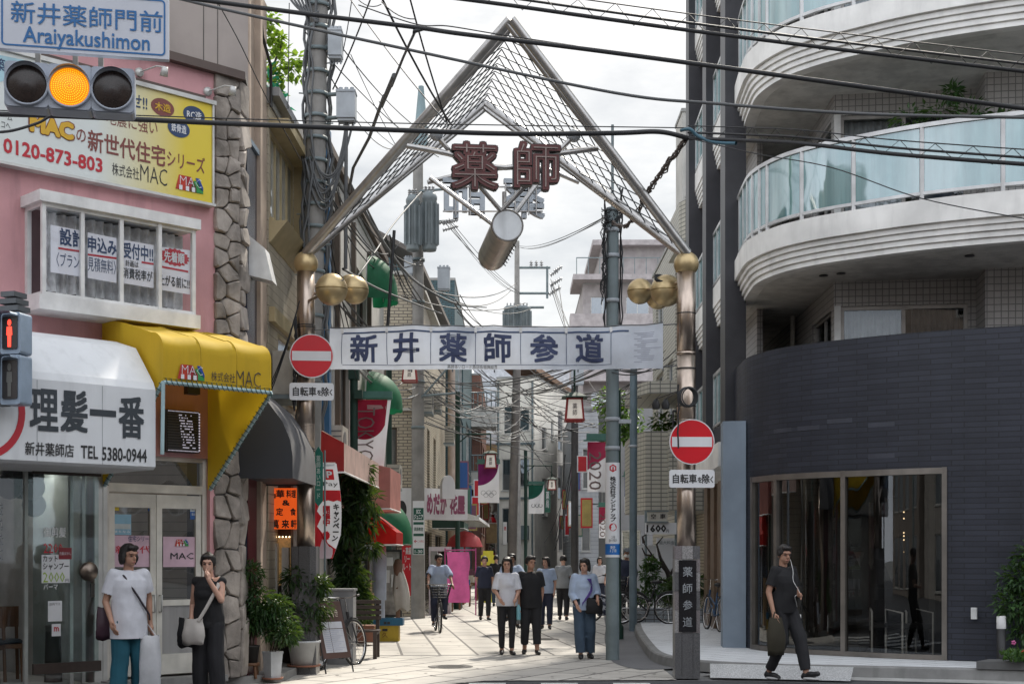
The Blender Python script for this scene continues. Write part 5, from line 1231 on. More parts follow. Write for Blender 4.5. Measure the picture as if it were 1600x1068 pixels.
# cream tiled block and what follows it
CF = Fr(-2.62, 38, 0); CL = Fr(-2.62, 38, 89.1)
cream = bld('cream_tiled_block', 'cream tiled block with dark windows behind the concrete pole', Fr(-9, 38, 0), 0, 6.38, 9.2, 17.5, M_ctile, [(4.0, 4.9, 3.3, 5.1, 1), (5.2, 5.9, 3.3, 5.1, 1), (4.2, 5.6, 5.9, 7.6, 2), (3.9, 5.9, .2, 2.5, 2)], [(1.2, 2.4, 3.4, 5.5, 1), (5.5, 6.8, 3.6, 5.6, 1), (1.2, 2.4, 6.2, 7.6, 1), (9, 10.4, 3.6, 5.6, 1), (3, 8, .2, 2.4, 3), (10, 15, .2, 2.4, 3)], fm=mat('brown frame'))
b = MB(); b.tube([V(-2.30, 53.5, 2.2), V(-2.30, 53.5, 9.2)], .14, 8); b.build('drain_pipe', mat('drain beige', (.40, .32, .27), .6), cream)
b = MB(); b.fbox(Fr(-9, 38, 0), 2.0, 6.42, 3.02, 3.1, 0, .1); b.fbox(Fr(-9, 38, 0), 2.0, 6.42, 5.55, 5.62, 0, .06); b.build('string_course', M_offw, cream)
b = MB(); b.hexa([V(-9, 37.8, 11.6), V(-4.6, 37.8, 11.6), V(-4.6, 56, 11.6), V(-9, 56, 11.6), V(-9, 37.8, 13), V(-6, 37.8, 13), V(-6, 56, 13), V(-9, 56, 13)]); 
b = MB(); b.hexa([V(-8.8, 39, 9.3), V(-2.9, 39, 9.3), V(-2.8, 55, 9.3), V(-8.8, 55, 9.3), V(-8.8, 39, 9.9), V(-3.3, 39, 9.9), V(-3.2, 55, 9.9), V(-8.8, 55, 9.9)]); b.build('roof_parapet', M_ttile, cream)
tb = bld('teal_tiled_block', 'tall teal glazed tile block with pale window bays on the left of the street', Fr(-9, 56, 0), 0, 6.72, 12.6, 24, M_ttile, [], [(3.5, 9.5, 2.9, 5.0, 3), (3.5, 9.5, 5.6, 7.8, 3), (3.5, 9.5, 8.4, 10.6, 3), (14, 20, 2.9, 5.2, 3), (14, 20, 6.0, 8.4, 3)], fm=M_alu, gm=glass('pale bay glass'))
b = MB(); b.hexa([V(-8, 40, 13.0), V(-2.7, 40.3, 10.2), V(-2.2, 57, 10.2), V(-8, 57, 13.0), V(-8, 40, 13.15), V(-2.7, 40.3, 10.35), V(-2.2, 57, 10.35), V(-8, 57, 13.15)]); b.build('roof_slope', mat('roof grey brown', (.16, .14, .125), .7), cream)
b = MB(); b.fbox(CL, -.1, 17, 9.2, 9.3, -5, .1); b.build('eaves', M_offw, cream)
br = bld('brick_red_house', 'brownish red tiled house with white balconies further up the street', Fr(-10, 80.5, 0), 0, 8.2, 12, 18, brick('red brown tile', (.22, .09, .06), (.26, .11, .07), (.12, .08, .07), .24, .08, .012), [(6.2, 7.6, 2.9, 5, 1)], [(1, 4, 3, 5, 2), (1, 4, 6.5, 8.5, 2), (6, 10, 3, 5, 2), (6, 10, 6.5, 8.5, 2)])
for z in (5.4, 8.9): b = MB(); b.hexa([V(-4.2, 78.7, z), V(-.9, 78.7, z), V(-.9, 81.5, z), V(-4.2, 81.5, z), V(-4.2, 78.7, z + 1.0), V(-.9, 78.7, z + 1.0), V(-.9, 81.5, z + 1.0), V(-4.2, 81.5, z + 1.0)]); b.build('balcony', M_offw, br)
b = MB()
for z in (6.4, 9.9):
    b.tube([V(-4.2, 78.7, z + .9), V(-.9, 78.7, z + .9), V(-.9, 81.5, z + .9)], .04, 5)
    for k in range(14): b.tube([V(-4.2 + 3.3 * k / 13, 78.7, z), V(-4.2 + 3.3 * k / 13, 78.7, z + .9)], .03, 4)
b.build('balcony_railing', M_gpole, br)

# the end of the street: pale house catching the sun, grey house, far towers
M_sunny = mat('cream stucco', (.82, .78, .70), .85, dirt=.2, scale=.6)
ef = Fr(-.2, 86, 25)
end_h = bld('cream_corner_house', 'cream stucco house with small windows closing the view up the street', Fr(1.27, 80, 76), 0, 12, 11.8, 2.2, M_sunny, [(2.0, 3.3, 7.9, 9.2, 1), (6.4, 8.0, 5.2, 7.3, 1), (6.4, 8.0, 8.2, 10.6, 1), (2.0, 3.4, 4.0, 6.2, 1), (6.6, 8.0, 2.0, 4.2, 1), (9.6, 10.8, 5.2, 7.2, 1), (4.4, 5.2, 5.4, 6.6, 1), (4.4, 5.2, 8.6, 9.8, 1)], [], [(.3, 1.0, 2.4, 4.4, 1), (1.3, 1.9, 5.6, 7.2, 1), (.3, 1.0, 5.4, 7.2, 1), (.4, 1.0, 8.6, 10.2, 1), (1.3, 1.9, 8.8, 10, 1)], fm=M_alu)
b = MB(); b.hexa([V(1.3, 79.7, 12.2), V(4.4, 91.8, 11.9), V(1.6, 92.5, 12.2), V(-1.2, 80.5, 12.9), V(1.3, 79.7, 12.5), V(4.4, 91.8, 12.2), V(1.6, 92.5, 12.5), V(-1.2, 80.5, 13.2)]); b.build('roof_slope', mat('roof rust', (.24, .15, .10), .8), end_h)
bld('grey_sided_house', 'pale grey sided house on the right beyond the dark pole', Fr(3.1, 70, 0), 0, 4.5, 9.0, 16, siding('grey siding', (.42, .43, .45), .2, .6), [(.35, .8, 1.9, 4.2, 1), (.4, .8, 5, 7, 1), (1.2, 1.8, .3, 2.4, 1)], [], [(2, 3.4, 2.5, 4.6, 1), (7, 9, 2.5, 4.6, 2)], fm=M_alu)
bld('far_white_apartments', 'bluish white apartment block far up the street behind the wires', Fr(2.0, 118, 0), 0, 9, 17.5, 14, mat('far white', (.52, .54, .57), .8), [(1 + 2.0 * i, 2.2 + 2.0 * i, 2.5 + 3 * j, 4.1 + 3 * j, 2) for i in range(4) for j in range(5)])
bld('far_grey_block', 'plain grey block at the far end of the street left of the concrete pole', Fr(-9, 112, 0), 0, 9.4, 13.5, 12, mat('far grey', (.36, .37, .39), .8), [(5 + 1.7 * i, 6.1 + 1.7 * i, 2.5 + 3 * j, 4.0 + 3 * j, 1) for i in range(3) for j in range(4)])
bld('small_shop_house', 'small house with yellowish front at the end of the street between the flags', Fr(-2.4, 99, 0), 0, 3.4, 9.5, 10, mat('ochre wall', (.42, .33, .18), .8), [(.5, 1.5, 4, 6, 1), (2, 3, 4, 6, 1), (.4, 3.0, .2, 2.6, 3)])
# pinkish apartment tower on the right, with stepped terraces
M_mauve = mat('mauve tile', (.35, .32, .315), .75, scale=2, dirt=.2)
mf = Fr(3.75, 92, 0)
tw = bld('mauve_apartment_tower', 'mauve tiled apartment tower with long balconies rising behind the right gate pole', mf, .9, 10, 19.4, 16, M_mauve, [(1.4 + 2.3 * i, 2.9 + 2.3 * i, 4.4 + 3.1 * j, 6.2 + 3.1 * j, 2) for i in range(4) for j in range(5)])
for j in range(5):
    b = MB(); z = 3.6 + 3.1 * j; b.fbox(mf, .0, 10.2, z + .02, z + 1.25, .0, 1.5)
    b.build('balcony', mat('mauve balcony', (.39, .355, .355), .75, dirt=.2), tw)
b = MB(); b.fbox(mf, .2, 8, 19.5, 19.85, -4, 1.2); b.build('terrace_slab', mat('mauve balcony'), tw)
b = MB(); b.fbox(mf, 2.2, 10, 19.85, 22.3, -12, -2.2); b.build('penthouse', M_mauve, tw)
b = MB(); b.fbox(mf, 1.6, 10, 22.3, 22.65, -12, -1.4); b.build('penthouse_roof', mat('mauve balcony'), tw)
b = MB()
for k in range(12): b.fbox(mf, .4 + .75 * k, .45 + .75 * k, 19.85, 20.9, 1.0, 1.05)
b.fbox(mf, .4, 8.7, 20.9, 20.96, 1.0, 1.05); b.build('terrace_railing', M_gpole, tw)
# cream tiled building behind the right gate post, with balcony, car park and garden
RB = Fr(3.0, 33.8, 0); M_ct2 = brick('pale cream tile', (.46, .44, .37), (.42, .40, .34), (.13, .13, .12), .24, .105, .012, 0, .5, .5, dirt=.2)
rb = bld('pale_tiled_building', 'pale cream tiled building with stepped balcony over the parking area', Fr(4.35, 37.5, 0), 0, 6, 10.2, 6, M_ct2, [(.3, 1.1, 5.2, 7.2, 1), (.3, 1.1, 8.2, 9.8, 1)], [], [(1, 3, 5.2, 7, 2), (4, 5.4, 5.2, 7, 2), (1, 3, 7.9, 9.6, 2)])
b = MB(); z0, z1 = RB.z(1030, 797), RB.z(1030, 672)
b.prism([V(3.0, 35.0, z0), V(3.22, 34.0, z0), V(3.75, 34.0, z0), V(3.75, 33.6, z0), V(6, 33.6, z0), V(6, 37.4, z0), V(3.0, 37.4, z0)], V(0, 0, z1 - z0)); b.build('balcony', M_ct2, rb)
b = MB(); b.prism([V(3.0, 35.0, 5.55), V(3.3, 34.0, 5.55), V(6, 33.6, 5.55), V(6, 37.4, 5.55), V(3.0, 37.4, 5.55)], V(0, 0, .3)); b.build('upper_slab', M_ct2, rb); b = MB(); b.prism([V(4.15, 35.0, 9.4), V(4.3, 34.6, 9.4), V(6, 34.4, 9.4), V(6, 37.4, 9.4), V(4.15, 37.4, 9.4)], V(0, 0, 1.0)); b.build('upper_slab', M_ct2, rb)
b = MB(); b.tube([V(3.85, 33.65, z1 + .45), V(6, 33.62, z1 + .45)], .03, 6); b.tube([V(3.85, 33.65, z1 + .2), V(6, 33.62, z1 + .2)], .02, 6)
for k in range(4): b.tube([V(3.85 + .6 * k, 33.65, z1), V(3.85 + .6 * k, 33.65, z1 + .45)], .02, 5)
b.build('balcony_railing', M_black, rb)
b = MB(); b.hexa([V(4.9, 34.2, .15), V(9, 34.2, .15), V(9, 37.4, .15), V(4.9, 37.4, .15), V(4.9, 34.2, z0), V(9, 34.2, z0), V(9, 37.4, z0), V(4.9, 37.4, z0)]); b.build('ground_floor_wall', M_ctile, rb)
# grey metal clad house between, plain wall boards behind the car-park signs
bld('grey_metal_house', 'dark grey metal clad house on the right behind the steel pole', Fr(3.75, 52, 0), 0, 4.5, 7.6, 9, mat('grey cladding', (.20, .205, .22), .6, dirt=.2, scale=.8), [(.3, 1.0, 1.0, 2.6, 1)], [], [(1, 3, 3, 5, 2)])
b = MB(); b.box(V(3.6, 35.2, 1.15), (1.1, .1, 1.5)); tag(b.build('board_fence', mat('pale board', (.55, .56, .57), .6)), 'plain pale board fence behind the bonsai-like tree and bicycles', 'fence')
# the other side of the road, behind the viewer: seen only as reflections in glass and steel
for i, (x, w, h, c) in enumerate(((-30, 11, 10, (.22, .19, .17)), (-18, 10, 13, (.30, .28, .26)), (-7, 12, 8.5, (.16, .15, .16)), (6, 12, 14, (.27, .22, .19)), (19, 13, 11, (.20, .21, .23)))):
    bld('opposite_building', '%s building across the road behind the viewer' % ('dark brown', 'pale stone grey', 'low charcoal', 'tall tan', 'blue grey')[i], Fr(x + w, -4.5 - .6 * (i % 2), 180), 0, w, h, 8, mat('opposite wall %d' % i, c, .8), [(.6 + 2.6 * k, 2.4 + 2.6 * k, .3 + 3.2 * z, 2.5 + 3.2 * z, 2) for k in range(int(w / 2.7)) for z in range(int(h / 3.3))], group='buildings across the road')
bld('white_stair_tower', 'tall off-white tower block with slit windows between the pale tiled building and the dark columns', Fr(4.9, 40.5, 0), 0, 5, 14.4, 1.6, M_offw, [(.12, .42, 12.0, 13.8, 1), (.12, .42, 9, 11, 1)])
bld('added_road_end_block', 'added unseen tall block far to the right that hides sky from reflections', Fr(62, 22, -90), 0, 30, 24, 8, mat('added block wall', (.24, .22, .21), .8), [(1 + 2.9 * k, 3 + 2.9 * k, .8 + 3.4 * z, 2.8 + 3.4 * z, 2) for k in range(10) for z in range(7)])  # added out of view, tall enough to keep sky out of the shop glass
bld('pale_far_block', 'pale far apartment block filling the gap between the poles under the banner', Fr(-3.4, 126, 0), 0, 9.5, 18.8, 10, mat('far pale', (.50, .52, .55), .8), [(.5 + 1.5 * i, 1.5 + 1.5 * i, 2.2 + 2.7 * j, 3.8 + 2.7 * j, 1) for i in range(6) for j in range(6)])
# small projecting signs, air conditioners and shutters that crowd the facades up the street
rn = random.Random(44); sc_ = [(.36, .07, .06), (.10, .18, .27), (.50, .46, .40), (.42, .32, .10), (.08, .20, .14), (.50, .51, .52), (.22, .09, .14), (.52, .50, .44)]
nm = ('red', 'blue', 'cream', 'ochre', 'green', 'white', 'plum', 'ivory')
for k in range(18):
    L_ = k % 2 == 0; Y = 52 + 1.9 * k + rn.random(); x = (-2.62 + .0159 * (Y - 38) + .38) if L_ else (2.75 + .008 * (Y - 40)); i = rn.randrange(8); z = rn.uniform(2.4, 5.6); w, h = rn.uniform(.3, .5), rn.uniform(.6, 1.4)
    r = thing('projecting_sign', '%s projecting shop sign on the %s facades up the street' % (nm[i], 'left' if L_ else 'right'), 'sign', V(x, Y, z), 'projecting signs up the street')
    b = MB(); b.box(V(x, Y, z + h / 2), (w, .16, h)); b.build('panel', mat('sign ' + nm[i], sc_[i], .5), r)
    b = MB(); b.box(V(x, Y - .083, z + h / 2), (w * .8, .006, h * .88)); b.box(V(x, Y - .087, z + h * .72), (w * .5, .006, h * .22)); b.build('face', mat('sign ' + nm[(i + 3) % 8], sc_[(i + 3) % 8], .5), r)
    b = MB(); b.tube([V(x, Y, z + h * .8), V(x + (-.6 if L_ else .6), Y, z + h * .8)], .03, 5); b.build('bracket', M_gpole, r)
for k in range(10):
    L_ = k % 3; Y = 24.5 + 3.4 * k; x = LX(Y) + .22 if Y < 37 else -2.3 + .0159 * (Y - 38); z = (3.3, 5.5, 5.9)[k % 3]
    r = thing('air_conditioner', 'weathered outdoor air conditioner on a bracket on the left facades', 'air conditioner', V(x, Y, z), 'air conditioners on the left facades')
    b = MB(); b.box(V(x, Y, z + .28), (.32, .8, .56)); b.build('case', mat('ac beige'), r); b = MB(); b.disc(V(x + .161, Y - .12, z + .28), V(1, 0, 0), .2, .01, 18); [b.box(V(x, Y - .402, z + .1 + .09 * q), (.28, .006, .025)) for q in range(5)]; b.build('grille', mat('ac grey'), r)
    b = MB(); b.box(V(x - .02, Y, z - .03), (.36, .84, .05)); b.build('bracket', M_gpole, r)
# goods and crates before the mid-street shops
for k in range(12):
    Y = 41.5 + 1.5 * k; x = -1.95 + .018 * (Y - 41) + rn.uniform(-.15, .2); i = rn.randrange(8); h = rn.uniform(.5, 1.0)
    r = thing('goods_stand', 'goods stand with %s boxes before the left shops in mid street' % nm[i], 'goods stand', V(x, Y, 0), 'goods stands before the left shops')
    b = MB(); [b.box(V(x + a, Y + c, h / 2), (.05, .05, h)) for a in (-.3, .3) for c in (-.2, .2)]; b.box(V(x, Y, h), (.7, .5, .05)); b.build('table', M_wood, r)
    b = MB(); [b.box(V(x - .24 + .16 * q, Y - .1 + .1 * (q % 2), h + .12), (.14, .2, .18 + .08 * (q % 3))) for q in range(4)]; b.build('boxes', mat('sign ' + nm[i], sc_[i]), r)
b = MB(); q = Fr(1.27, 80, 76).left(0, -2.2)
for u in (.1, 2.1): b.tube([q.p(u, 0, .08), q.p(u, 11.6, .08)], .06, 6)
for z in (4.9, 8.0): b.fbox(q, -.05, 2.25, z, z + .12, .002, .1)
b.fbox(q, 1.3, 1.9, 2.6, 3.4, .002, .25); b.build('meter_box', M_gpole, end_h)
# ------------------------------------------------------------------ utility poles
def upole(name, lab, base, top, r0, r1, m=None, group=None):
    r = thing(name, lab, 'pole', base, group); b = MB(); b.tube([base, base.lerp(top, .5), top], [r0, (r0 + r1) / 2, r1], 16); b.build('shaft', m or M_cpole, r); return r
def band(bm, c, r, h=.04): bm.lathe(c, [(r, -h / 2), (r + .012, -h / 2), (r + .012, h / 2), (r, h / 2)], 16)
def insul(b, c, up=V(0, 0, 1), n=4, r=.045, s=.05):
    for k in range(n): b.lathe(c + up * (k * s), [(.012, 0), (r, .004), (r * .7, .03), (.012, s)], 8, axis=up)
M_box = mat('equipment grey', (.36, .39, .42), .45, dirt=.3)
# the big pole wrapped in cables beside the left gate post
B0, B1 = at(478, 0, 21.0), at(500, -120, 21.0); B0.z = 0; B1.z = at(500, -120, 21).z
big = upole('utility_pole', 'thick leaning utility pole wrapped in cables beside the left gate post', B0, B1, .17, .14)
def onbig(z): return B0.lerp(B1, (z - B0.z) / (B1.z - B0.z))
b = MB()
for z in [4.2 + .33 * k for k in range(18)]: band(b, onbig(z), .165, .05)
for k in range(12): q = onbig(4.0 + .45 * k); sg = 1 if k % 2 else -1; b.tube([q, q + V(.26 * sg, -.05, 0)], .011, 5)
b.build('bands', M_gpole, big)
b = MB(); rn = random.Random(12)
for j in range(9):
    a0 = rn.uniform(0, 6.28); pts = []
    for k in range(40):
        z = 3.5 + (B1.z - 3.5) * k / 39; q = onbig(z); a = a0 + .35 * math.sin(k * .5 + j) ; rr = .18 + .03 * math.sin(k * 1.7 + j * 2) + (.05 if j > 6 else 0); pts.append(q + V(math.cos(a) * rr, math.sin(a) * rr - .02, 0))
    b.tube(pts, rn.uniform(.012, .028), 5, cap=False)
b.build('cable_bundle', M_wireg, big)
def eqbox(par, px0, px1, py0, py1, Y, d=.25, m=None, legs=True):
    p0, p1 = at(px0, py1, Y), at(px1, py0, Y); b = MB(); w, h = p1.x - p0.x, p1.z - p0.z; c = (p0 + p1) / 2
    b.box(c, (w, d, h)); b.box(c + V(0, 0, h / 2 + .015), (w * 1.06, d * 1.1, .03)); b.box(c + V(0, 0, -h / 2 - .02), (w * .9, d * .8, .04))
    for x in (-.3, 0, .3): b.tube([c + V(w * x, -.02, h / 2), c + V(w * x, -.02, h / 2 + .09)], .03, 8)
    for k in range(4): b.tube([c + V(-w * .4 + w * .26 * k, 0, -h / 2), c + V(-w * .4 + w * .26 * k, 0, -h / 2 - .1)], .012, 5)
    b.build('equipment_box', m or M_box, par); return c
c1 = eqbox(big, 527, 556, 147, 187, 20.9); c2 = eqbox(big, 514, 535, 52, 90, 20.9)
b = MB()
for z, c in ((c1.z + .2, c1), (c1.z - .15, c1), (c2.z, c2)): b.tube([onbig(z), V(c.x, c.y, z)], .03, 6)
b.build('bracket', M_gpole, big)
# drooping loops of spare cable at the pole
def catenary(p, q, sag, n=16, jit=0, rn=None):
    o = []
    for i in range(n + 1):
        t = i / n; v = p.lerp(q, t); v.z -= sag * 4 * t * (1 - t)
        if jit and rn and 0 < i < n: v += V(rn.uniform(-jit, jit), rn.uniform(-jit, jit), rn.uniform(-jit, jit))
        o.append(v)
    return o
b = MB(); rn = random.Random(5)
for k in range(8):
    p = at(480 + rn.uniform(-4, 10), 232 + k * 4, 20.8); q = at(545 + rn.uniform(-6, 8), 190 + rn.uniform(0, 12), 20.9); b.tube(catenary(p, q, .55 + .05 * k, 18), rn.uniform(.010, .018), 5, cap=False)
for k in range(6):
    p = at(452 + 6 * k, -4, 20.8); q = at(498, 18 + 3 * k, 20.8); b.tube(catenary(p, q, .12, 10), .018, 5, cap=False)
b.build('cable_loop', M_wireg, big)
b = MB(); b.tube(catenary(at(541, 190, 20.9), at(540, 420, 20.9), 0, 3), .028, 8); b.build('conduit', M_wireg, big)

# transformer pole
p2 = upole('utility_pole', 'concrete pole carrying grey transformers in front of the cream tiled block', V(-2.47, 37.0, 0), V(-2.47, 37.0, 12.2), .19, .13)
b = MB(); tpz = lambda px, py, Y=37.0: at(px, py, Y)
tip0, tip1 = tpz(657, 230), tpz(658, 135); b.tube([tip0, tpz(658, 200), tip1], [.20, .17, .07], 12); b.build('mast_cap', mat('mast teal grey', (.20, .28, .30), .5), p2)
def transformer(par, px, py0, py1, Y, r):
    a, c = at(px, py1, Y), at(px, py0, Y); b = MB(); h = c.z - a.z
    b.lathe(a, [(0, 0), (r * .9, 0), (r, .05), (r, h * .86), (r * 1.06, h * .87), (r * 1.06, h * .92), (r * .7, h), (0, h)], 20)
    for k in range(10):
        w = 2 * math.pi * k / 10; b.box(a + V(math.cos(w) * r * 1.06, math.sin(w) * r * 1.06, h * .45), (.10, .025, h * .7), w)
    t = b.build('transformer', mat('transformer grey', (.18, .21, .22), .45, dirt=.35), par)
    b = MB()
    for x in (-.5, 0, .5): insul(b, a + V(r * x, -r * .2, h), n=3)
    b.build('bushing', mat('porcelain', (.30, .30, .30), .3), t)
transformer(p2, 645, 305, 392, 36.4, .17); transformer(p2, 671, 300, 392, 36.6, .19); transformer(p2, 660, 300, 392, 37.6, .19)
b = MB()
for z in (8.3, 9.4, 10.0, 6.2, 5.0): band(b, V(-2.47, 37, z), .17, .07)
for py in (300, 350, 560, 620): a, c = at(640, py, 36.9), at(712, py - 6, 36.9); b.tube([a, c], .035, 6)
b.tube([at(655, 625, 36.9), at(708, 565, 36.9)], .03, 6)
b.build('crossarm', M_gpole, p2)
b = MB()
for (px, py) in ((700, 345), (700, 355), (690, 345)): insul(b, at(px - 8, py + 5, 36.8), V(.9, 0, .25).normalized(), 6, .05, .07)
b.build('insulator', mat('porcelain'), p2)
eqbox(p2, 684, 703, 420, 452, 36.7); eqbox(p2, 632, 645, 405, 428, 36.7)
# business plates strapped to it
sg = thing('pole_business_sign', 'white and green strapped business sign on the concrete transformer pole', 'sign', at(654, 865, 36.7)); fP = Fr(0, 36.72, 0)
b = MB(); b.fbox(fP, fP.u(645), fP.u(663), fP.z(654, 866), fP.z(654, 782), 0, .02); b.build('plate', M_sign, sg)
grn = mat('plate green', (.01, .09, .06), .5, dirt=0)
b = MB()
for y0, y1 in ((793, 812), (815, 819), (856, 865), (833, 837)): b.fbox(fP, fP.u(646), fP.u(662), fP.z(654, y1), fP.z(654, y0), .021, .024)
b.build('green_field', grn, sg)
tpx('ECC\nジュニア', fP, .024, 647, 661, 803, 15, M_sign, sg, bold=.04, ex=.004); tpx('英語教室', fP, .02, 647, 661, 826, 6, grn, sg, ex=.004, bold=.02); tpx('←', fP, .02, 647, 652, 845, 5, M_redink, sg, bold=.03); tpx('この先右', fP, .02, 653, 662, 845, 4, M_redink, sg); tpx('1-30', fP, .024, 648, 660, 861, 5, M_sign, sg, bold=.02)

# far pole with cross-arms
p3 = upole('utility_pole', 'distant concrete pole with cross-arms and transformers in the middle of the view', V(.25, 70, 0), V(.25, 70, 17.3), .20, .12)
b = MB()
for py, x0, x1 in ((418, 806, 860), (458, 806, 858), (480, 806, 850)): b.tube([at(x0, py, 70), at(x1, py, 70)], .07, 5)
b.tube([at(855, 416, 70), at(855, 466, 70)], .06, 5)
b.build('crossarm', M_gpole, p3)
b = MB()
for px, py in ((860, 430), (866, 424), (860, 446), (866, 442), (858, 460), (864, 456)): insul(b, at(px, py, 70), V(.8, 0, .5).normalized(), 4, .12, .12)
for px in (830, 838, 846): insul(b, at(px, 418, 70), V(0, 0, 1), 3, .1, .12)
b.build('insulator', mat('porcelain'), p3)
transformer(p3, 798, 478, 515, 69.6, .34); transformer(p3, 818, 478, 515, 69.6, .34); 
p4 = upole('utility_pole', 'dark utility pole behind the hanging lantern on the right side of the street', V(2.72, 61, 0), V(2.72, 61, 9.5), .17, .15, mat('dark pole', (.085, .08, .08), .8, dirt=.4))
eqbox(p4, 892, 912, 575, 600, 60.7)
p5 = upole('utility_pole', 'lean concrete pole with tangled wires behind the purple flag', V(-.05 + .0, 58, 0), at(808, 560, 58), .20, .16, mat('brown grey pole', (.17, .155, .145), .8, dirt=.4))
# steel pole in front of the right pavement
p6 = upole('steel_pole', 'tall grey steel pole standing in the street with a white vertical sign', V(1.57, 22.0, 0), at(957, 325, 22.0), .105, .098, M_gpole)
b = MB(); q = at(957, 325, 22); b.tube([q, at(957, 195, 22)], .022, 8); b.build('mast', M_gpole, p6)
b = MB()
for z in (5.6, 6.3, 6.7, 3.75, 3.3): band(b, V(1.57, 22, z), .105, .06)
b.box(V(1.76, 22, 3.72), (.2, .1, .06)); b.build('bands', M_box, p6)
b = MB(); rn = random.Random(8)
for j in range(5):
    b.tube([V(1.57 + (.13 if j < 3 else -.12) + rn.uniform(-.03, .03), 21.95, z) for z in [4.6 + .25 * k + rn.uniform(-.02, .02) for k in range(12)]], .012, 5, cap=False)
for k in range(7): b.tube(catenary(at(945 + rn.uniform(-4, 3), 330 + 6 * k, 21.9), at(944 + rn.uniform(-5, 3), 440 + 6 * k, 21.9), 0, 12, .05, rn), .008, 4, cap=False)
for k in range(10): b.tube(catenary(at(940, 325 + k * 3, 21.9), at(972, 322 + 2.5 * k, 21.9), .05, 8, .05, rn), .009, 4, cap=False)
b.build('cable_bundle', M_wire, p6)
def curved(c, r, px0, px1):   # lettering wrapped round a pole
    return lambda x, y, d: V(c.x + (r + d) * math.sin(x / r), c.y - (r + d) * math.cos(x / r), c.z + y)
ps = thing('pole_advert', 'white wrap sign with vertical black lettering and red arrow round the grey steel pole', 'sign', at(957, 868, 22))
Zp = lambda py: CH + (HY - py) / F * 21.9
b = MB(); r_ = .112; b.lathe(V(1.57, 22, 0), [(r_, Zp(870)), (r_, Zp(722))], 24); b.build('sheet', M_sign, ps)
C = lambda py: V(1.57, 22, Zp(py))
letter('株\n式\n会\n社\nラ\nン\nド\nア\nッ\nプ', curved(C(779), r_, 0, 0), .095, .70, M_ink, ps, bold=.035, ex=.003, ls=.95)
def ringdisc(pc, r, m, par):
    f = curved(pc, r_, 0, 0); b = MB(); b.add([f(r * math.cos(2 * math.pi * k / 24), r * math.sin(2 * math.pi * k / 24), .003) for k in range(24)], [tuple(range(24))]); b.build('emblem', m, par)
ringdisc(C(823), .06, M_redink, ps); letter('↰', curved(C(823), r_, 0, 0), .06, .07, M_sign, ps, bold=.03, ex=.005)
f = curved(C(731), r_, 0, 0); b = MB()
hexo = [(.062 * math.sin(R(60 * k)), .062 * math.cos(R(60 * k))) for k in range(6)]; hexi = [(x * .62, y * .62) for x, y in hexo]
b.add([f(x, y, .003) for x, y in hexo + hexi], [(k, (k + 1) % 6, 6 + (k + 1) % 6, 6 + k) for k in range(6)]); b.add([f(x, y, .003) for x, y in ((-.01, -.05), (.012, -.05), (.012, .02), (-.01, .02))], [(0, 1, 2, 3)]); b.build('emblem', M_redink, ps)
letter('この先\n左のつきあたり', curved(C(841), r_, 0, 0), .13, .10, M_ink, ps, bold=.01, ex=.003, res=1)
b = MB(); b.lathe(V(1.57, 22, 0), [(r_ + .002, Zp(866)), (r_ + .002, Zp(849))], 24); b.build('blue_field', mat('plate blue', (.01, .13, .42), .5, dirt=0), ps)
letter('新井\n１丁目', curved(C(857), r_ + .002, 0, 0), .10, .10, M_sign, ps, bold=.02, ex=.003)
p7 = upole('steel_pole', 'slim blue-grey steel pole beside the car-park sign', V(2.62, 30.5, 0), at(990, 560, 30.5), .085, .08, mat('blue grey steel', (.13, .18, .21), .5))
b = MB(); band(b, V(2.62, 30.5, 4.0), .085, .05); b.build('bands', M_box, p7)

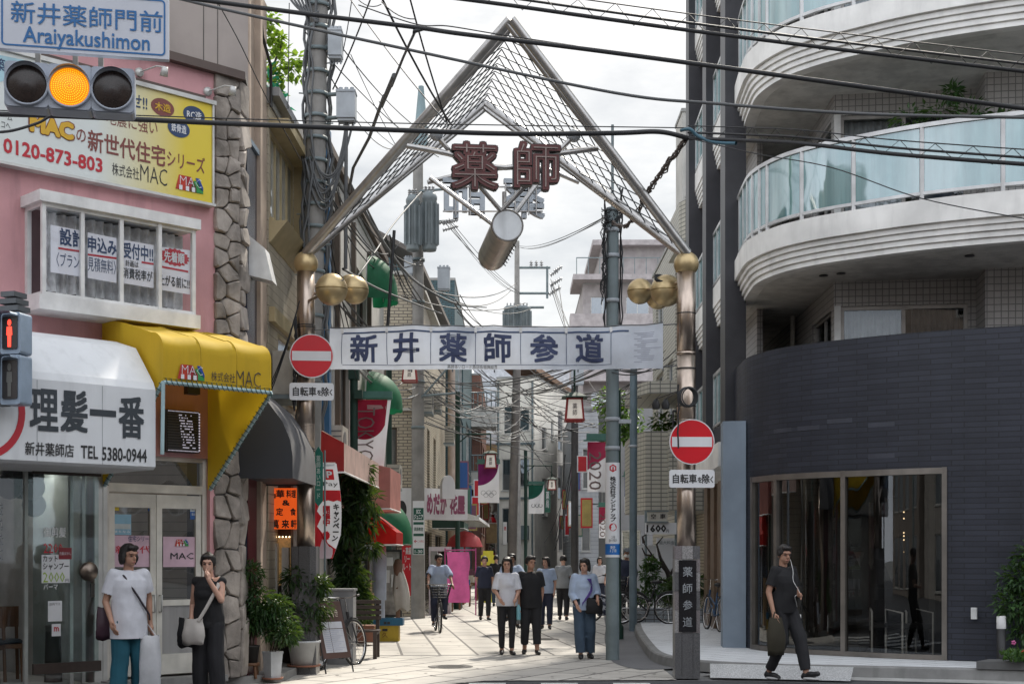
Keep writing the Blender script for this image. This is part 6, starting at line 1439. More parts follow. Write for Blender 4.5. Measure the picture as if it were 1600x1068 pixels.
# ------------------------------------------------------------------ shopping-street lamps with lanterns, and their flags
def streetlamp(lab, x, Y, h, arm, zl, rz=0, box=False):
    base = V(x, Y, 0); r = thing('street_lamp', lab, 'street lamp', base, 'green lantern street lamps')
    b = MB(); b.tube([base, V(x, Y, h)], .075, 12); b.lathe(base, [(.13, 0), (.13, .25), (.09, .3), (.09, .9), (.078, .95)], 14); b.build('post', M_dgreen, r)
    if arm:
        b = MB(); b.tube([V(x, Y, zl + .85), V(x + arm, Y, zl + .85)], .028, 8); b.tube([V(x + arm, Y, zl + .85), V(x + arm, Y, zl + .36)], .022, 6); b.tube([V(x, Y, zl + .55), V(x + arm * .35, Y, zl + .85)], .02, 6); b.build('arm', M_dgreen, r)
        c = V(x + arm, Y, zl); q8 = .70
        def ring(w0, z0, w1, z1, bm):
            w0, z0, w1, z1 = w0 * q8, z0 * q8, w1 * q8, z1 * q8; p = [c + V(sx * w0, sy * w0, z0) for sx, sy in ((-1, -1), (1, -1), (1, 1), (-1, 1))] + [c + V(sx * w1, sy * w1, z1) for sx, sy in ((-1, -1), (1, -1), (1, 1), (-1, 1))]; bm.hexa(p)
        b = MB(); ring(.33, .36, .12, .48, b); ring(.36, .33, .34, .36, b); 
        ln = b.build('lantern_roof', M_dgreen, r)
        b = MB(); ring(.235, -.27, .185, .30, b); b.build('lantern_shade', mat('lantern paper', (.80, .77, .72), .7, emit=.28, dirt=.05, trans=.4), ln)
        b = MB(); t = .02
        for sx, sy in ((-1, -1), (1, -1), (1, 1), (-1, 1)): b.tube([c + V(sx * .25, sy * .25, -.30) * q8, c + V(sx * .195, sy * .195, .32) * q8], t, 5)
        for z, w in ((-.29 * q8, .255 * q8), (.31 * q8, .20 * q8)):
            q = [c + V(sx * w, sy * w, z) for sx, sy in ((-1, -1), (1, -1), (1, 1), (-1, 1))]
            for i in range(4): b.tube([q[i], q[(i + 1) % 4]], t * 1.2, 5)
        b.build('lantern_frame', mat('lantern red', (.30, .03, .03), .5), ln)
        ff_ = Fr(c.x, c.y - .232, 0); letter('薬\n師', lambda xx, y, d: V(c.x + xx, c.y - .166 - d + y * .08, c.z + y), .09, .24, mat('lantern print', (.12, .10, .10), .6, dirt=0), ln, bold=.02, ex=.012, res=1)
    if box:
        b = MB(); b.box(V(x, Y, h + .05), (.20, .2, .5)); b.box(V(x + .1, Y - .1, h - .5), (.16, .2, .16)); b.build('control_box', M_dgreen, r)
    return r
streetlamp('green lamp post holding the red sun flag near the left gate post', -3.03, 27.0, 5.2, 0, 0, box=True)
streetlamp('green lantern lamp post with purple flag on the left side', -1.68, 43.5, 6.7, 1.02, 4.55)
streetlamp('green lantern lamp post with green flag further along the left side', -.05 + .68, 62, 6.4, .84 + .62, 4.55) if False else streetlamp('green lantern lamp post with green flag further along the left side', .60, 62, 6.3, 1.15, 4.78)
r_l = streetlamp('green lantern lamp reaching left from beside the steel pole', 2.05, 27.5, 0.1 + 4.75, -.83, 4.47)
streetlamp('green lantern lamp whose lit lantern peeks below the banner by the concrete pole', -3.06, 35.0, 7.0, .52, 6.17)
def flag(lab, x0, Y, px0, px1, py0, py1, paint, tail=0, curl=.06, slant=0, barpy=None):
    """cloth hung from a bar; paint(map) draws on it. map(s,t): s 0..1 left-right, t 0..1 top-bottom"""
    a, c = at(px0, py0, Y), at(px1, py1, Y); w, h = c.x - a.x, a.z - c.z
    r = thing('street_flag', lab, 'flag', V((a.x + c.x) / 2, Y, c.z), 'event flags hung from the lamp posts')
    def mp_(s, t, d=0):
        sh = 1 - slant * t * s
        return V(a.x + w * s * sh, Y - d + curl * math.sin(s * 5 + t * 2.5) * (.3 + t) + curl * .5 * math.sin(t * 6 + s * 2), a.z - h * t * (1 - tail * (.5 - .5 * math.cos(s * 3.14)) * 0))
    b = MB(); n = 14; b.loft([[mp_(i / n, j / n) for i in range(n + 1)] for j in range(n + 1)]); b.build('cloth', mat('flag cloth', (.64, .65, .69), .8, dirt=.08, var=.05, trans=.25), r)
    b = MB(); b.tube([V(a.x - .08, Y, a.z + .03), V(c.x + .03, Y, a.z + .03)], .02, 6); b.fbox(Fr(a.x, Y, 0), -.02, w + .02, a.z + .03, a.z + .16, -.05, .03); b.build('bar', M_tgreen, r)
    paint(mp_, r); return r
def patch(mp_, pts, m, r, name, d=.008, n=1):
    b = MB(); b.add([mp_(s, t, d) for s, t in pts], [tuple(range(len(pts)))]); return b.build(name, m, r)
def arc(mp_, m, r, cx=.0, cy=.0, rx=1.0, ry=.56, y0=0.0, name='coloured_disc', x1=.97):
    b = MB(); n = 16; rows = []
    for i in range(n + 1):
        s = x1 * i / n; tt = y0 + ry * math.sqrt(max(0, 1 - (s / x1) ** 2)) ; tt = max(tt, y0 + .01)
        rows.append([mp_(s, y0 + (tt - y0) * j / 8, .008) for j in range(9)])
    b.loft(rows, useuv=False); b.build(name, m, r)
def fl(mp_, s0, t0, w, h): return lambda x, y, d: mp_(s0 + x / w, t0 - y / h, d + .012)
M_fred = mat('flag crimson', (.33, .01, .04), .7, dirt=.1, trans=.35); M_fpur = mat('flag purple', (.22, .015, .14), .7, dirt=.1, trans=.3); M_fgrn = mat('flag green', (.01, .12, .08), .7, dirt=.1, trans=.3); M_fprint = mat('flag print', (.17, .12, .12), .7, dirt=0); M_fblu = mat('flag blue', (.01, .05, .20), .7, dirt=.1)
def p_tokyo(mp_, r):
    n = 24; b = MB(); rows = []
    for i in range(13):
        s = .0 + .90 * i / 12; dt = .30 * math.sqrt(max(0, 1 - ((s - .25) / .68) ** 2)) if abs(s - .25) < .68 else 0
        rows.append([mp_(s, .0 + (.30 + dt) * j / 8, .008) for j in range(9)])
    b.loft(rows, useuv=False); b.build('red_sun', M_fred, r)
    letter('TOKYO', lambda x, y, d: mp_(.27 + x * 1.35, .52 - y / 1.27, d + .012), .42, 1.05, M_fprint, r, rot=True, bold=-.01)
    patch(mp_, [(.30, .075), (.88, .085), (.88, .15), (.30, .14)], mat('flag grey block', (.35, .2, .2), .7, dirt=0), r, 'printed_block')
flag('large white flag with crimson sun and rotated lettering near the left gate post', 0, 27, 557, 611, 624, 728, p_tokyo, slant=.22)
def rings(mp_, r, s0, t0, rad, asp):
    b = MB(); cols = []
    for k, (x, y) in enumerate(((-2.2, 0), (0, 0), (2.2, 0), (-1.1, 1.0), (1.1, 1.0))):
        vs = []; fs = []
        for i in range(25):
            w = 2 * math.pi * i / 24
            for q in (rad * .86, rad): vs.append(mp_(s0 + x * rad * 1.0 + q * math.cos(w), t0 + (y * rad + q * math.sin(w)) * asp, .010 + .001 * k))
        b.add(vs, [(2 * i, 2 * i + 1, 2 * i + 3, 2 * i + 2) for i in range(24)])
    b.build('rings_emblem', mat('ring print', (.10, .12, .14), .6, dirt=0), r)
def p_pur(mp_, r): arc(mp_, M_fpur, r, ry=.55); rings(mp_, r, .5, .74, .115, .52)
flag('white flag with purple disc and five linked rings on the left lamp post', 0, 43.45, 747, 780, 725, 785, p_pur)
def p_grn(mp_, r):
    arc(mp_, M_fgrn, r, ry=.5)
    b = MB()
    for k, w0 in enumerate((.3, .55, .78)):
        vs = []; 
        for i in range(17):
            w = -.9 + 5.2 * i / 16
            for q in (.09, .125): vs.append(mp_(w0 + q * math.cos(w), .72 + q * math.sin(w) * .55, .01))
        b.add(vs, [(2 * i, 2 * i + 1, 2 * i + 3, 2 * i + 2) for i in range(16)])
    b.build('rings_emblem', mat('ring print'), r)
flag('white flag with dark green disc further along the left side', 0, 61.9, 826, 850, 757, 802, p_grn)
def p_2020(mp_, r):
    b = MB(); rows = []
    for i in range(13): s = i / 12; rows.append([mp_(s, (.56 - .25 * s) * j / 8, .008) for j in range(9)])
    b.loft(rows, useuv=False); b.build('red_field', mat('flag rose', (.42, .03, .09), .7, dirt=.1, trans=.3), r)
    letter('2020', lambda x, y, d: mp_(.42 + x * 2.4, .58 - y / 1.05, d + .012), .28, .80, M_fprint, r, rot=True)
flag('white and rose flag with rotated 2020 left of the grey steel pole', 0, 27.45, 918, 946, 690, 768, p_2020)
flag('smaller far rose flag with rotated 2020 lower beside the grey steel pole', 0, 46, 936, 949, 792, 840, p_2020)
def p_blue(mp_, r):
    patch(mp_, [(0, .0), (.95, 0), (.95, .55), (0, .55)], M_fblu, r, 'blue_field'); b = MB(); vs = []
    for i in range(17):
        w = .6 + 4.6 * i / 16
        for q in (.2, .28): vs.append(mp_(.75 + q * math.cos(w), .78 + q * .5 * math.sin(w), .01))
    b.add(vs, [(2 * i, 2 * i + 1, 2 * i + 3, 2 * i + 2) for i in range(16)]); b.build('swirl_emblem', M_fpur, r)
flag('blue and white flag beyond the slim blue-grey pole on the right', 0, 40, 976, 991, 745, 800, p_blue)

# ------------------------------------------------------------------ shop signs up the street
sb_ = thing('flower_shop_sign', 'white projecting sign box with pink brush lettering left of the purple flag', 'sign', at(695, 815, 41)); fB = Fr(-2.52, 40.2, 38)
ua, ub = 0, 1.55; za, zb = at(690, 812, 41).z, at(690, 764, 41).z
b = MB(); b.fbox(fB, ua, ub, za, zb, -.5, 0); b.build('box', M_sign, sb_)
b = MB()
M_mg = mat('magenta print', (.30, .09, .16), .6, dirt=0)
letter('めだか', flat(fB, .45, (za + zb) / 2, 0), .70, .62, M_mg, sb_, bold=.05); letter('花屋', flat(fB, 1.18, (za + zb) / 2, 0), .55, .58, M_mg, sb_, bold=.05)
b = MB(); c = at(701, 765, 40.0); fk_ = Fr(c.x, c.y, 20); b.prism([fk_.p(.19 * math.cos(R(a)), c.z + .12 + .30 * math.sin(R(a)), 0) for a in range(0, 181, 15)] + [fk_.p(-.19, c.z - .25, 0), fk_.p(.19, c.z - .25, 0)], fk_.n * -.2); tag(b.build('arched_sign', M_sign), 'white arched sign board standing on top of the flower shop sign', 'sign')
pw = thing('panda_wall_board', 'white wall board with black spots beside the transformer pole', 'sign', V(-3.1, 37.6, 0)) if False else None
fw = Fr(-4.0, 37.85, 0); wbd = thing('shop_wall_board', 'large white shop board with round black shapes below the cream tiled block', 'sign', V(-3.4, 37.7, 2))
b = MB(); b.fbox(fw, .55, 1.40, fw.z(620, 850), fw.z(620, 762), -.02, .05); b.build('board', M_sign, wbd)
b = MB()
b.add([fw.p(fw.u(628) + .13 * math.cos(w * .3), fw.z(628, 796) + .25 * math.sin(w * .3), .053) for w in range(21)], [tuple(range(21))]); b.build('black_spot', M_ink, wbd)
rs = thing('red_shop_poster', 'red poster with white lettering at the foot of the white shop board', 'poster', V(-2.95, 37.6, 1)); fw2 = Fr(-4.0, 37.75, 0)
b = MB(); b.fbox(fw2, fw2.u(628), fw2.u(644), fw2.z(635, 930), fw2.z(635, 852), 0, .02); b.build('sheet', M_red, rs); tpx('・高級\nリー\nル・ト', fw2, .02, 629, 643, 872, 36, M_sign, rs, bold=.02)
db_ = thing('notice_case', 'framed glass notice case beside the covered statue on the left pavement', 'notice board', V(-3.2, 33, .1)); fn = Fr(-3.6, 33.0, 0)
ua, ub = fn.u(594), fn.u(628); b = MB()
for q in ((ua, ua + .05, .2, 1.78), (ub - .05, ub, .2, 1.78), (ua + .05, ub - .05, .2, .25), (ua + .05, ub - .05, 1.73, 1.78)): b.fbox(fn, *q, -.06, .03)
b.build('frame', M_black, db_); b = MB(); b.fbox(fn, ua + .05, ub - .05, .25, 1.73, -.05, -.01); b.build('board', mat('notice grey', (.34, .33, .32), .7, scale=5, var=.4), db_)
b = MB()
for (a, c, d, e_) in ((.1, .22, 1.0, 1.3), (.26, .42, .9, 1.2), (.1, .3, 1.4, 1.6)): b.fbox(fn, ua + a, ua + c, d, e_, -.008, -.004)
b.build('paper', M_sign, db_)
def wallsign(name, lab, px0, px1, py0, py1, Y, m, texts, cat='sign', m2=None):
    f = Fr(0, Y, 0); r = thing(name, lab, cat, at((px0 + px1) / 2, py1, Y)); b = MB(); b.fbox(f, f.u(px0), f.u(px1), f.z(px0, py1), f.z(px0, py0), -.06, 0); b.build('panel', m, r)
    if m2:
        b = MB(); b.fbox(f, f.u(px0 - 1.5), f.u(px1 + 1.5), f.z(px0, py0), f.z(px0, py0 - 2), -.07, .02); b.fbox(f, f.u(px0 - 1.5), f.u(px1 + 1.5), f.z(px0, py1 + 2), f.z(px0, py1), -.07, .02); b.build('frame', m2, r)
    for s, a, c, y, h, mm, bd in texts: tpx(s, f, 0, a, c, y, h, mm, r, bold=bd, ex=.006, res=1)
    return r
M_lamp = mat('car park lamp board', (.50, .48, .42), .5, dirt=.2)
wallsign('vacancy_sign', 'small lit vacancy sign with two characters over the car-park price board', 1012, 1043, 799, 814, 32.9, M_lamp, [('空', 1017, 1025, 806, 8, M_ink, .02), ('車', 1031, 1040, 806, 8, M_ink, .02)], m2=M_gpole)
wallsign('price_board', 'white car-park price board reading 1600 behind the right gate post', 1008, 1057, 816, 834, 32.95, M_sign, [('1600', 1010, 1041, 825, 12, M_ink, .04), ('円', 1041, 1045, 829, 5, M_ink, .02)])
wallsign('parking_board', 'white car-park notice board low behind the bonsai-like tree', 1026, 1057, 840, 888, 33.6, M_sign, [('最大料金', 1030, 1054, 847, 6, M_gpole, .0)])
b = MB()
for px in (1009, 1056): b.tube([at(px, 960, 33.1), at(px, 797, 33.1)], .03, 8)
tag(b.build('sign_stand', M_gpole), 'grey pipe frame that carries the car-park boards', 'sign frame')
wallsign('green_shop_sign', 'small green vertical shop sign beside the green disc flag', 851, 860, 762, 800, 64, mat('far green', (.02, .12, .08), .5), [('薬\n局', 853, 858, 780, 26, M_sign, .02)])
wallsign('white_shop_sign', 'white vertical sign on the left beyond the awning of the white shop', 786, 792, 815, 850, 60, M_sign, [('酒', 787, 791, 825, 6, M_redink, .02)])
# white shop awning in mid street and colourful goods
awn('white flat awning of the shop beneath the purple flag', 47, 58, 1.35, 3.3, 2.95, 2.85, M_white, X0=-2.45)
awn('dark awning of the greengrocer behind the white awning', 44, 47, 1.0, 3.0, 2.7, 2.5, M_dgreen, X0=-2.5)
b = MB(); c = V(-1.6, 47.5, 1.95); b.lathe(c, [(.62, .0), (.5, .3), (.25, .48), (0, .55)], 16); b.lathe(c, [(0, -1.9), (.03, -1.9), (.03, .5)], 8); tag(b.build('red_parasol', mat('parasol red', (.45, .06, .07), .6, trans=.3)), 'half hidden red parasol in front of the mid-street shop', 'parasol')
b = MB(); c = V(-.85, 50, 1.5); b.box(c, (.5, .3, .35)); b.box(c + V(0, 0, .25), (.36, .28, .16)); b.box(c + V(0, 0, -.95), (.3, .3, 1.2)); tag(b.build('yellow_stand_sign', mat('yellow plastic', (.55, .50, .05), .5, emit=.1)), 'yellow-green stand sign on the left pavement in mid street', 'sign')
b = MB(); pf_ = Fr(-1.8, 38.9, 0); b.loft([[pf_.p(.02 * math.sin(j) + (.62) * i / 8, .35 + 1.40 * j / 10, .03 * math.sin(i * .9 + j * .4)) for i in range(9)] for j in range(11)]); b.tube([pf_.p(-.05, 1.8), pf_.p(.8, 1.8)], .02, 6); b.tube([pf_.p(-.05, 0), pf_.p(-.05, 1.85)], .02, 6); b.tube([pf_.p(.8, 0), pf_.p(.8, 1.85)], .02, 6)
tag(b.build('pink_hanging_cloth', mat('hot pink cloth', (.60, .12, .33), .7, dirt=.05, trans=.2)), 'hot pink cloth banner hung on a low stand in the street', 'banner')
vm = thing('vending_machine', 'pale drinks vending machine under the flower shop sign', 'vending machine', V(-2.05, 40.2, 0)); f = V(-2.05, 40.2, 0); b = MB(); b.box(f + V(0, 0, .95), (.62, .5, 1.9)); b.build('case', mat('machine white', (.55, .57, .58), .4, dirt=.15), vm)
b = MB(); b.box(f + V(0, -.252, 1.4), (.52, .008, .75)); b.build('display', G_dark, vm); b = MB(); b.box(f + V(0, -.252, .35), (.5, .008, .2)); b.build('tray', M_black, vm)
# ------------------------------------------------------------------ plants
def leafcloud(b, fn, n, size, rnd, droop=0.3, asp=.42):
    """n separate leaves; fn(rnd) gives a point and an outward direction"""
    for _ in range(n):
        p, d = fn(rnd); d = (d + V(rnd.uniform(-.6, .6), rnd.uniform(-.6, .6), rnd.uniform(-.5, .5))).normalized(); d.z -= droop * rnd.random(); d.normalize()
        s = size * rnd.uniform(.6, 1.3); side = d.cross(V(rnd.uniform(-.3, .3), rnd.uniform(-.3, .3), 1)).normalized() * s * asp * .5; nn = side.cross(d).normalized() * s * .1
        b.add([p, p + d * s * .35 + side + nn, p + d * s - V(0, 0, s * .18 * droop), p + d * s * .35 - side + nn], [(0, 1, 2), (0, 2, 3)])
def clumps(cs):
    def f(rnd):
        c, r = rnd.choice(cs); w = rnd.uniform(0, 6.283); z = rnd.uniform(-1, 1); q = math.sqrt(1 - z * z); d = V(q * math.cos(w), q * math.sin(w), z); rr = rnd.random() ** .45
        return c + V(d.x * r.x, d.y * r.y, d.z * r.z) * rr, d
    return f
def plantroot(name, lab, cat, base, group=None): return thing(name, lab, cat, base, group)
# tall evergreen with long drooping leaves, behind the flags
rn = random.Random(21)
bs = V(-2.90, 25.0, .1); t = plantroot('evergreen_tree', 'dense dark evergreen tree with long drooping leaves below the red awning', 'tree', bs)
b = MB(); b.tube([bs, bs + V(.05, 0, 1.4), bs + V(-.05, 0, 2.6)], [.07, .05, .03], 8)
for k in range(10): a = .6 * k; b.tube([bs + V(0, 0, .8 + .2 * k), bs + V(.4 * math.cos(a), .4 * math.sin(a), 1.1 + .2 * k)], .014, 5)
b.build('trunk', M_bark, t)
cs = [];
for k in range(46):
    z = rn.uniform(.55, 3.35); w = .42 if z < 2.6 else .34; w *= 1 if z > 1.2 else .7
    a_ = rn.uniform(0, 6.28); cs.append((bs + V(.02 + w * rn.random() * math.cos(a_), w * rn.random() * math.sin(a_), z), V(.2, .2, .22) * rn.uniform(.6, 1.2)))
b = MB(); leafcloud(b, clumps(cs), 5200, .19, rn, .9, .24); b.build('crown', LEAFD, t)
# tree top behind the pink shop: yellow-green leaves against the sky
bs = at(425, 250, 23); t = plantroot('roof_plant', 'yellow-green leafy creeper catching the sun beside the tan wall under a green net', 'plant', bs)
cs = [(at(px, py, 23), V(r, r, r) * .01) for px, py, r in ((424, 30, 11), (421, 55, 13), (430, 70, 12), (440, 85, 14), (455, 100, 16), (462, 112, 14), (430, 95, 12), (445, 120, 12), (418, 40, 9), (438, 60, 8), (466, 92, 10), (428, 120, 10), (436, 150, 8))]
b = MB(); leafcloud(b, clumps(cs), 430, .13, rn, .4, .7); b.build('leaves', LEAFY, t)
b = MB(); b.tube([at(418, 200, 23), at(424, 110, 23), at(440, 70, 23)], .02, 5); b.tube([at(424, 110, 23), at(460, 105, 23)], .014, 5); b.build('stem', M_bark, t)
b = MB(); cs = [(at(px, py, 22.9), V(.09, .09, .28)) for px, py in ((424, 130), (428, 148), (434, 160), (440, 170))]; leafcloud(b, clumps(cs), 160, .16, rn, .5, .3); b.build('green_net', mat('net green', (.03, .30, .16), .7, trans=.4, dirt=0), t)
# potted shrubs by the restaurant
M_potw = mat('pot white', (.50, .52, .54), .5, dirt=.25); M_potb = mat('pot black', (.03, .028, .028), .6); M_terra = mat('terracotta', (.25, .11, .07), .7)
def potted(lab, x, Y, rt, rb, h, mp_, cl, nl, z0=.1, stand=None, lm=None, sq=False, size=.10, asp=.35):
    bs = V(x, Y, z0); r = thing('potted_plant', lab, 'potted plant', bs, 'potted plants before the restaurant'); b = MB(); c = bs + V(0, 0, stand or 0)
    b.lathe(c, [(0, 0), (rb, 0), (rt, h * .92), (rt * 1.06, h * .92), (rt * 1.06, h), (rt * .9, h), (rt * .88, h * .9), (0, h * .9)], 4 if sq else 24, sm=not sq); b.build('pot', mp_, r)
    if stand:
        b = MB(); b.lathe(bs, [(0, stand - .04), (rb * 1.35, stand - .04), (rb * 1.35, stand), (0, stand)], 14)
        for k in range(4): a = .8 + 1.57 * k; b.tube([bs + V(rb * math.cos(a), rb * math.sin(a), stand - .04), bs + V(rb * 1.3 * math.cos(a), rb * 1.3 * math.sin(a), 0)], .02, 5)
        b.build('pot_stand', M_wood, r)
    else:
        b = MB(); b.lathe(bs, [(0, .004), (rb * 1.3, .004), (rb * 1.4, .03), (rb * 1.25, .03), (rb * 1.2, .012), (0, .012)], 20); b.build('saucer', M_terra, r)
    t0 = c + V(0, 0, h * .9); b = MB()
    for k in range(5): e_ = cl[k % len(cl)]; b.tube([t0 + V(.02 * k - .04, 0, 0), t0 + V(e_[0] * .5, e_[1] * .5, e_[2] * .6), t0 + V(*e_[:3])], .009, 5)
    b.build('stem', M_bark, r)
    b = MB(); leafcloud(b, clumps([(t0 + V(*e_[:3]), V(e_[3], e_[3], e_[3] * .8)) for e_ in cl]), nl, size, rn, .7, asp); b.build('foliage', lm or LEAFM, r)
potted('feathery shrub in a black pot on a small wooden stand next to the stone pillar', -3.33, 17.95, .11, .085, .22, M_potb, [(0, 0, .35, .2), (.1, -.05, .6, .22), (-.05, 0, .75, .2), (.16, 0, .45, .2), (.02, -.1, .95, .16), (-.06, 0, .3, .16)], 1500, .06, .20, size=.085)
potted('feathery shrub in a tall square white pot between the two other pots', -3.06, 18.0, .13, .10, .36, M_potw, [(0, 0, .3, .18), (.14, 0, .42, .2), (-.12, 0, .5, .2), (.2, -.1, .25, .17), (.05, 0, .62, .18)], 1400, .04, sq=True, size=.085)
potted('shrub in a wide round white pot beside the menu board', -2.86, 19.35, .22, .17, .36, M_potw, [(0, 0, .3, .26), (.15, 0, .5, .24), (-.18, 0, .5, .24), (.05, .1, .75, .22), (-.1, 0, .9, .2), (.2, 0, .8, .16)], 1800, .1, lm=LEAFD, size=.10)
# greens by the bench, low shrubs
def shrub(lab, x, Y, cl, n, lm, size=.11, asp=.4, name='shrub', z0=0, pot=None):
    bs = V(x, Y, z0); r = thing(name, lab, 'shrub', bs)
    b = MB()
    for e_ in cl[:6]: b.tube([bs, bs + V(e_[0] * .5, e_[1] * .5, e_[2] * .6), bs + V(*e_[:3])], .01, 5)
    b.build('stem', M_bark, r)
    b = MB(); leafcloud(b, clumps([(bs + V(*e_[:3]), V(e_[3], e_[3], e_[3] * .8)) for e_ in cl]), n, size, rn, .5, asp); b.build('foliage', lm, r)
    if pot: b = MB(); b.lathe(bs, [(0, 0), (pot * .8, 0), (pot, .3), (pot * .88, .3), (0, .27)], 18); b.build('pot', mat('pot slate', (.03, .045, .07), .5), r)
    return r
shrub('broad-leaved light green plant in a slate pot beside the yellow crate', -2.88, 26.4, [(0, 0, .42, .2), (.1, 0, .6, .18), (-.15, 0, .55, .2), (-.3, .1, .5, .2)], 420, LEAF, .16, .55, pot=.17)
shrub('low leafy plants along the planter boxes behind the bench', -3.25, 25.8, [(0, 0, .5, .25), (-.2, 0, .55, .2), (.2, 0, .5, .2), (.1, 0, .95, .18), (.25, .2, 1.0, .2)], 500, LEAFM, .13, .5)
b = MB()
for k in range(3): b.box(V(-3.3 + .32 * k, 25.7, .2), (.30, .3, .28)); b.box(V(-3.3 + .32 * k, 25.7, .35), (.32, .32, .03))
tag(b.build('planter_box', M_terra), 'terracotta planter boxes in a row behind the slatted bench', 'planter')
# garden to the right: pine-like bare branches, shrubs, low tiled wall
gw = thing('garden_wall', 'low pale tiled kerb wall of the small garden by the bicycles', 'wall', V(3.4, 31.9, 0)); b = MB(); b.hexa([V(2.72, 31.6, .14), V(4.4, 31.2, .14), V(4.4, 31.5, .14), V(2.72, 31.9, .14), V(2.72, 31.6, .46), V(4.4, 31.2, .46), V(4.4, 31.5, .46), V(2.72, 31.9, .46)]); b.build('kerb_wall', brick('garden tile', (.30, .33, .35), (.27, .30, .32), (.09, .09, .09), .2, .105, .01, 0), gw)
tr = thing('bonsai_tree', 'small crooked tree with bare dark branches before the car-park boards', 'tree', V(3.62, 32.6, .2)); b = MB(); o_ = V(3.62, 32.6, .2)
P_ = lambda px, py: at(px, py, 32.6)
b.tube([P_(1051, 965), P_(1050, 920), P_(1044, 895), P_(1032, 872)], [.09, .075, .06, .04], 8)
for pts in (((1044, 895), (1020, 868), (1006, 848)), ((1032, 872), (1026, 850), (1036, 838)), ((1020, 868), (1008, 866), (1003, 855)), ((1046, 900), (1056, 880), (1062, 868)), ((1036, 880), (1030, 888), (1018, 884)), ((1048, 910), (1035, 905), (1025, 908)), ((1006, 848), (1004, 838), (1010, 834))): b.tube([P_(*p) for p in pts], [.04, .025, .012][:len(pts)], 6)
b.build('trunk', mat('dark bark', (.03, .022, .018), .9, bump=.5), tr)
shrub('leafy garden shrub behind the parked bicycle', 3.35, 32.4, [(0, 0, .9, .3), (-.2, 0, 1.2, .22), (-.15, 0, 1.45, .15), (.3, 0, .8, .35), (.5, -.2, .6, .35), (-.3, 0, .7, .25), (.6, 0, .9, .25)], 1500, LEAFM, .13)
shrub('dark low shrub at the foot of the right gate post', 3.75, 31.9, [(0, 0, .5, .4), (.3, 0, .6, .4), (.1, 0, .9, .35), (.4, 0, 1.0, .3)], 900, LEAFD, .15)
shrub('light green bush on the upper terrace above the pale tiled balcony', 3.9, 36.5, [(0, 0, 0, .35), (.5, 0, .05, .35), (1.0, 0, .15, .4), (1.5, 0, .05, .35)], 700, LEAF, .16, .5, z0=5.05)
shrub('bright green tree crown behind the steel pole near the slim pole', 3.35, 45, [(0, 0, 0, .55), (-.2, 0, .6, .5), (.4, 0, .3, .5), (.5, 0, -.4, .4), (-.1, 0, -.5, .4)], 900, LEAF, .2, .6, z0=6.0)
# bush, planter and flowers at the far right
shrub('dark green bush beside the flower bed at the right edge', 7.0, 19.1, [(0, 0, .5, .35), (.2, 0, .9, .4), (-.1, 0, 1.1, .3), (.1, 0, 1.4, .3), (.4, 0, 1.3, .4), (-.2, -.1, .75, .3), (.3, 0, .4, .4), (.25, 0, 1.62, .22)], 2600, LEAFM, .10, .5, z0=.2)
fb = thing('flower_bed', 'raised bed of small pink, white and red flowers at the right edge', 'flower bed', V(7.0, 18.5, .14)); b = MB(); b.prism([V(6.05, 18.35, .146), V(6.35, 18.75, .146), V(9, 18.1, .146), V(9, 17.4, .146)], V(0, 0, .10)); b.build('bed_kerb', mat('bed stone', (.12, .12, .12), .8), fb)
b = MB()
leafcloud(b, lambda r: (V(r.uniform(6.35, 8.4), 0, .24 + r.random() * .13) + V(0, 18.15 + r.uniform(-.1, .25), 0), V(0, 0, 1)), 1400, .075, rn, .3, .6); b.build('foliage', LEAF, fb)
for nm, c in (('pink', (.55, .12, .30)), ('white', (.7, .62, .66)), ('red', (.5, .03, .03))):
    b = MB()
    for k in range(14):
        p = V(rn.uniform(6.4, 8.2), 18.1 + rn.uniform(-.1, .2), .36 + rn.random() * .16); 
        for j in range(5): w = 1.256 * j; b.ball(p + V(.018 * math.cos(w), 0, .018 * math.sin(w)), .016, 6, 4)
    b.build(nm + '_flowers', mat('petal ' + nm, c, .6, dirt=0), fb)
bl_ = thing('bollard_light', 'short black bollard light with white head by the flower bed', 'bollard light', V(6.55, 18.85, .146)); b = MB(); b.lathe(V(6.55, 18.85, .146), [(.06, 0), (.06, .5), (0, .5)], 16); b.build('post', M_black, bl_); b = MB(); b.lathe(V(6.55, 18.85, .146), [(.061, .5), (.061, .66), (.05, .67), (0, .67)], 16); b.build('head', M_white, bl_)
b = MB(); b.box(V(6.44, 19.62, .82), (.08, .05, .16), -.5); b.box(V(6.44, 19.6, .88), (.06, .03, .03), -.5); tag(b.build('wall_tap_box', M_white), 'small white wall box on the dark tiles above the bollard light', 'wall box')

bp = planp(onplan(1448), .75)
shrub('leafy dark green plant on the upper balcony behind the frosted glass', bp.x, bp.y, [(0, 0, .85, .28), (-.4, .1, .8, .25), (.4, -.1, .8, .28), (.15, 0, 1.1, .2), (-.15, 0, .95, .25), (.65, -.15, .85, .22), (.2, 0, 1.75, .12), (-.45, 0, 1.35, .25), (0, 0, 1.45, .28), (.45, -.1, 1.35, .28), (.8, -.2, 1.25, .2)], 1000, LEAFM, .13, .35, z0=6.66, pot=.2)
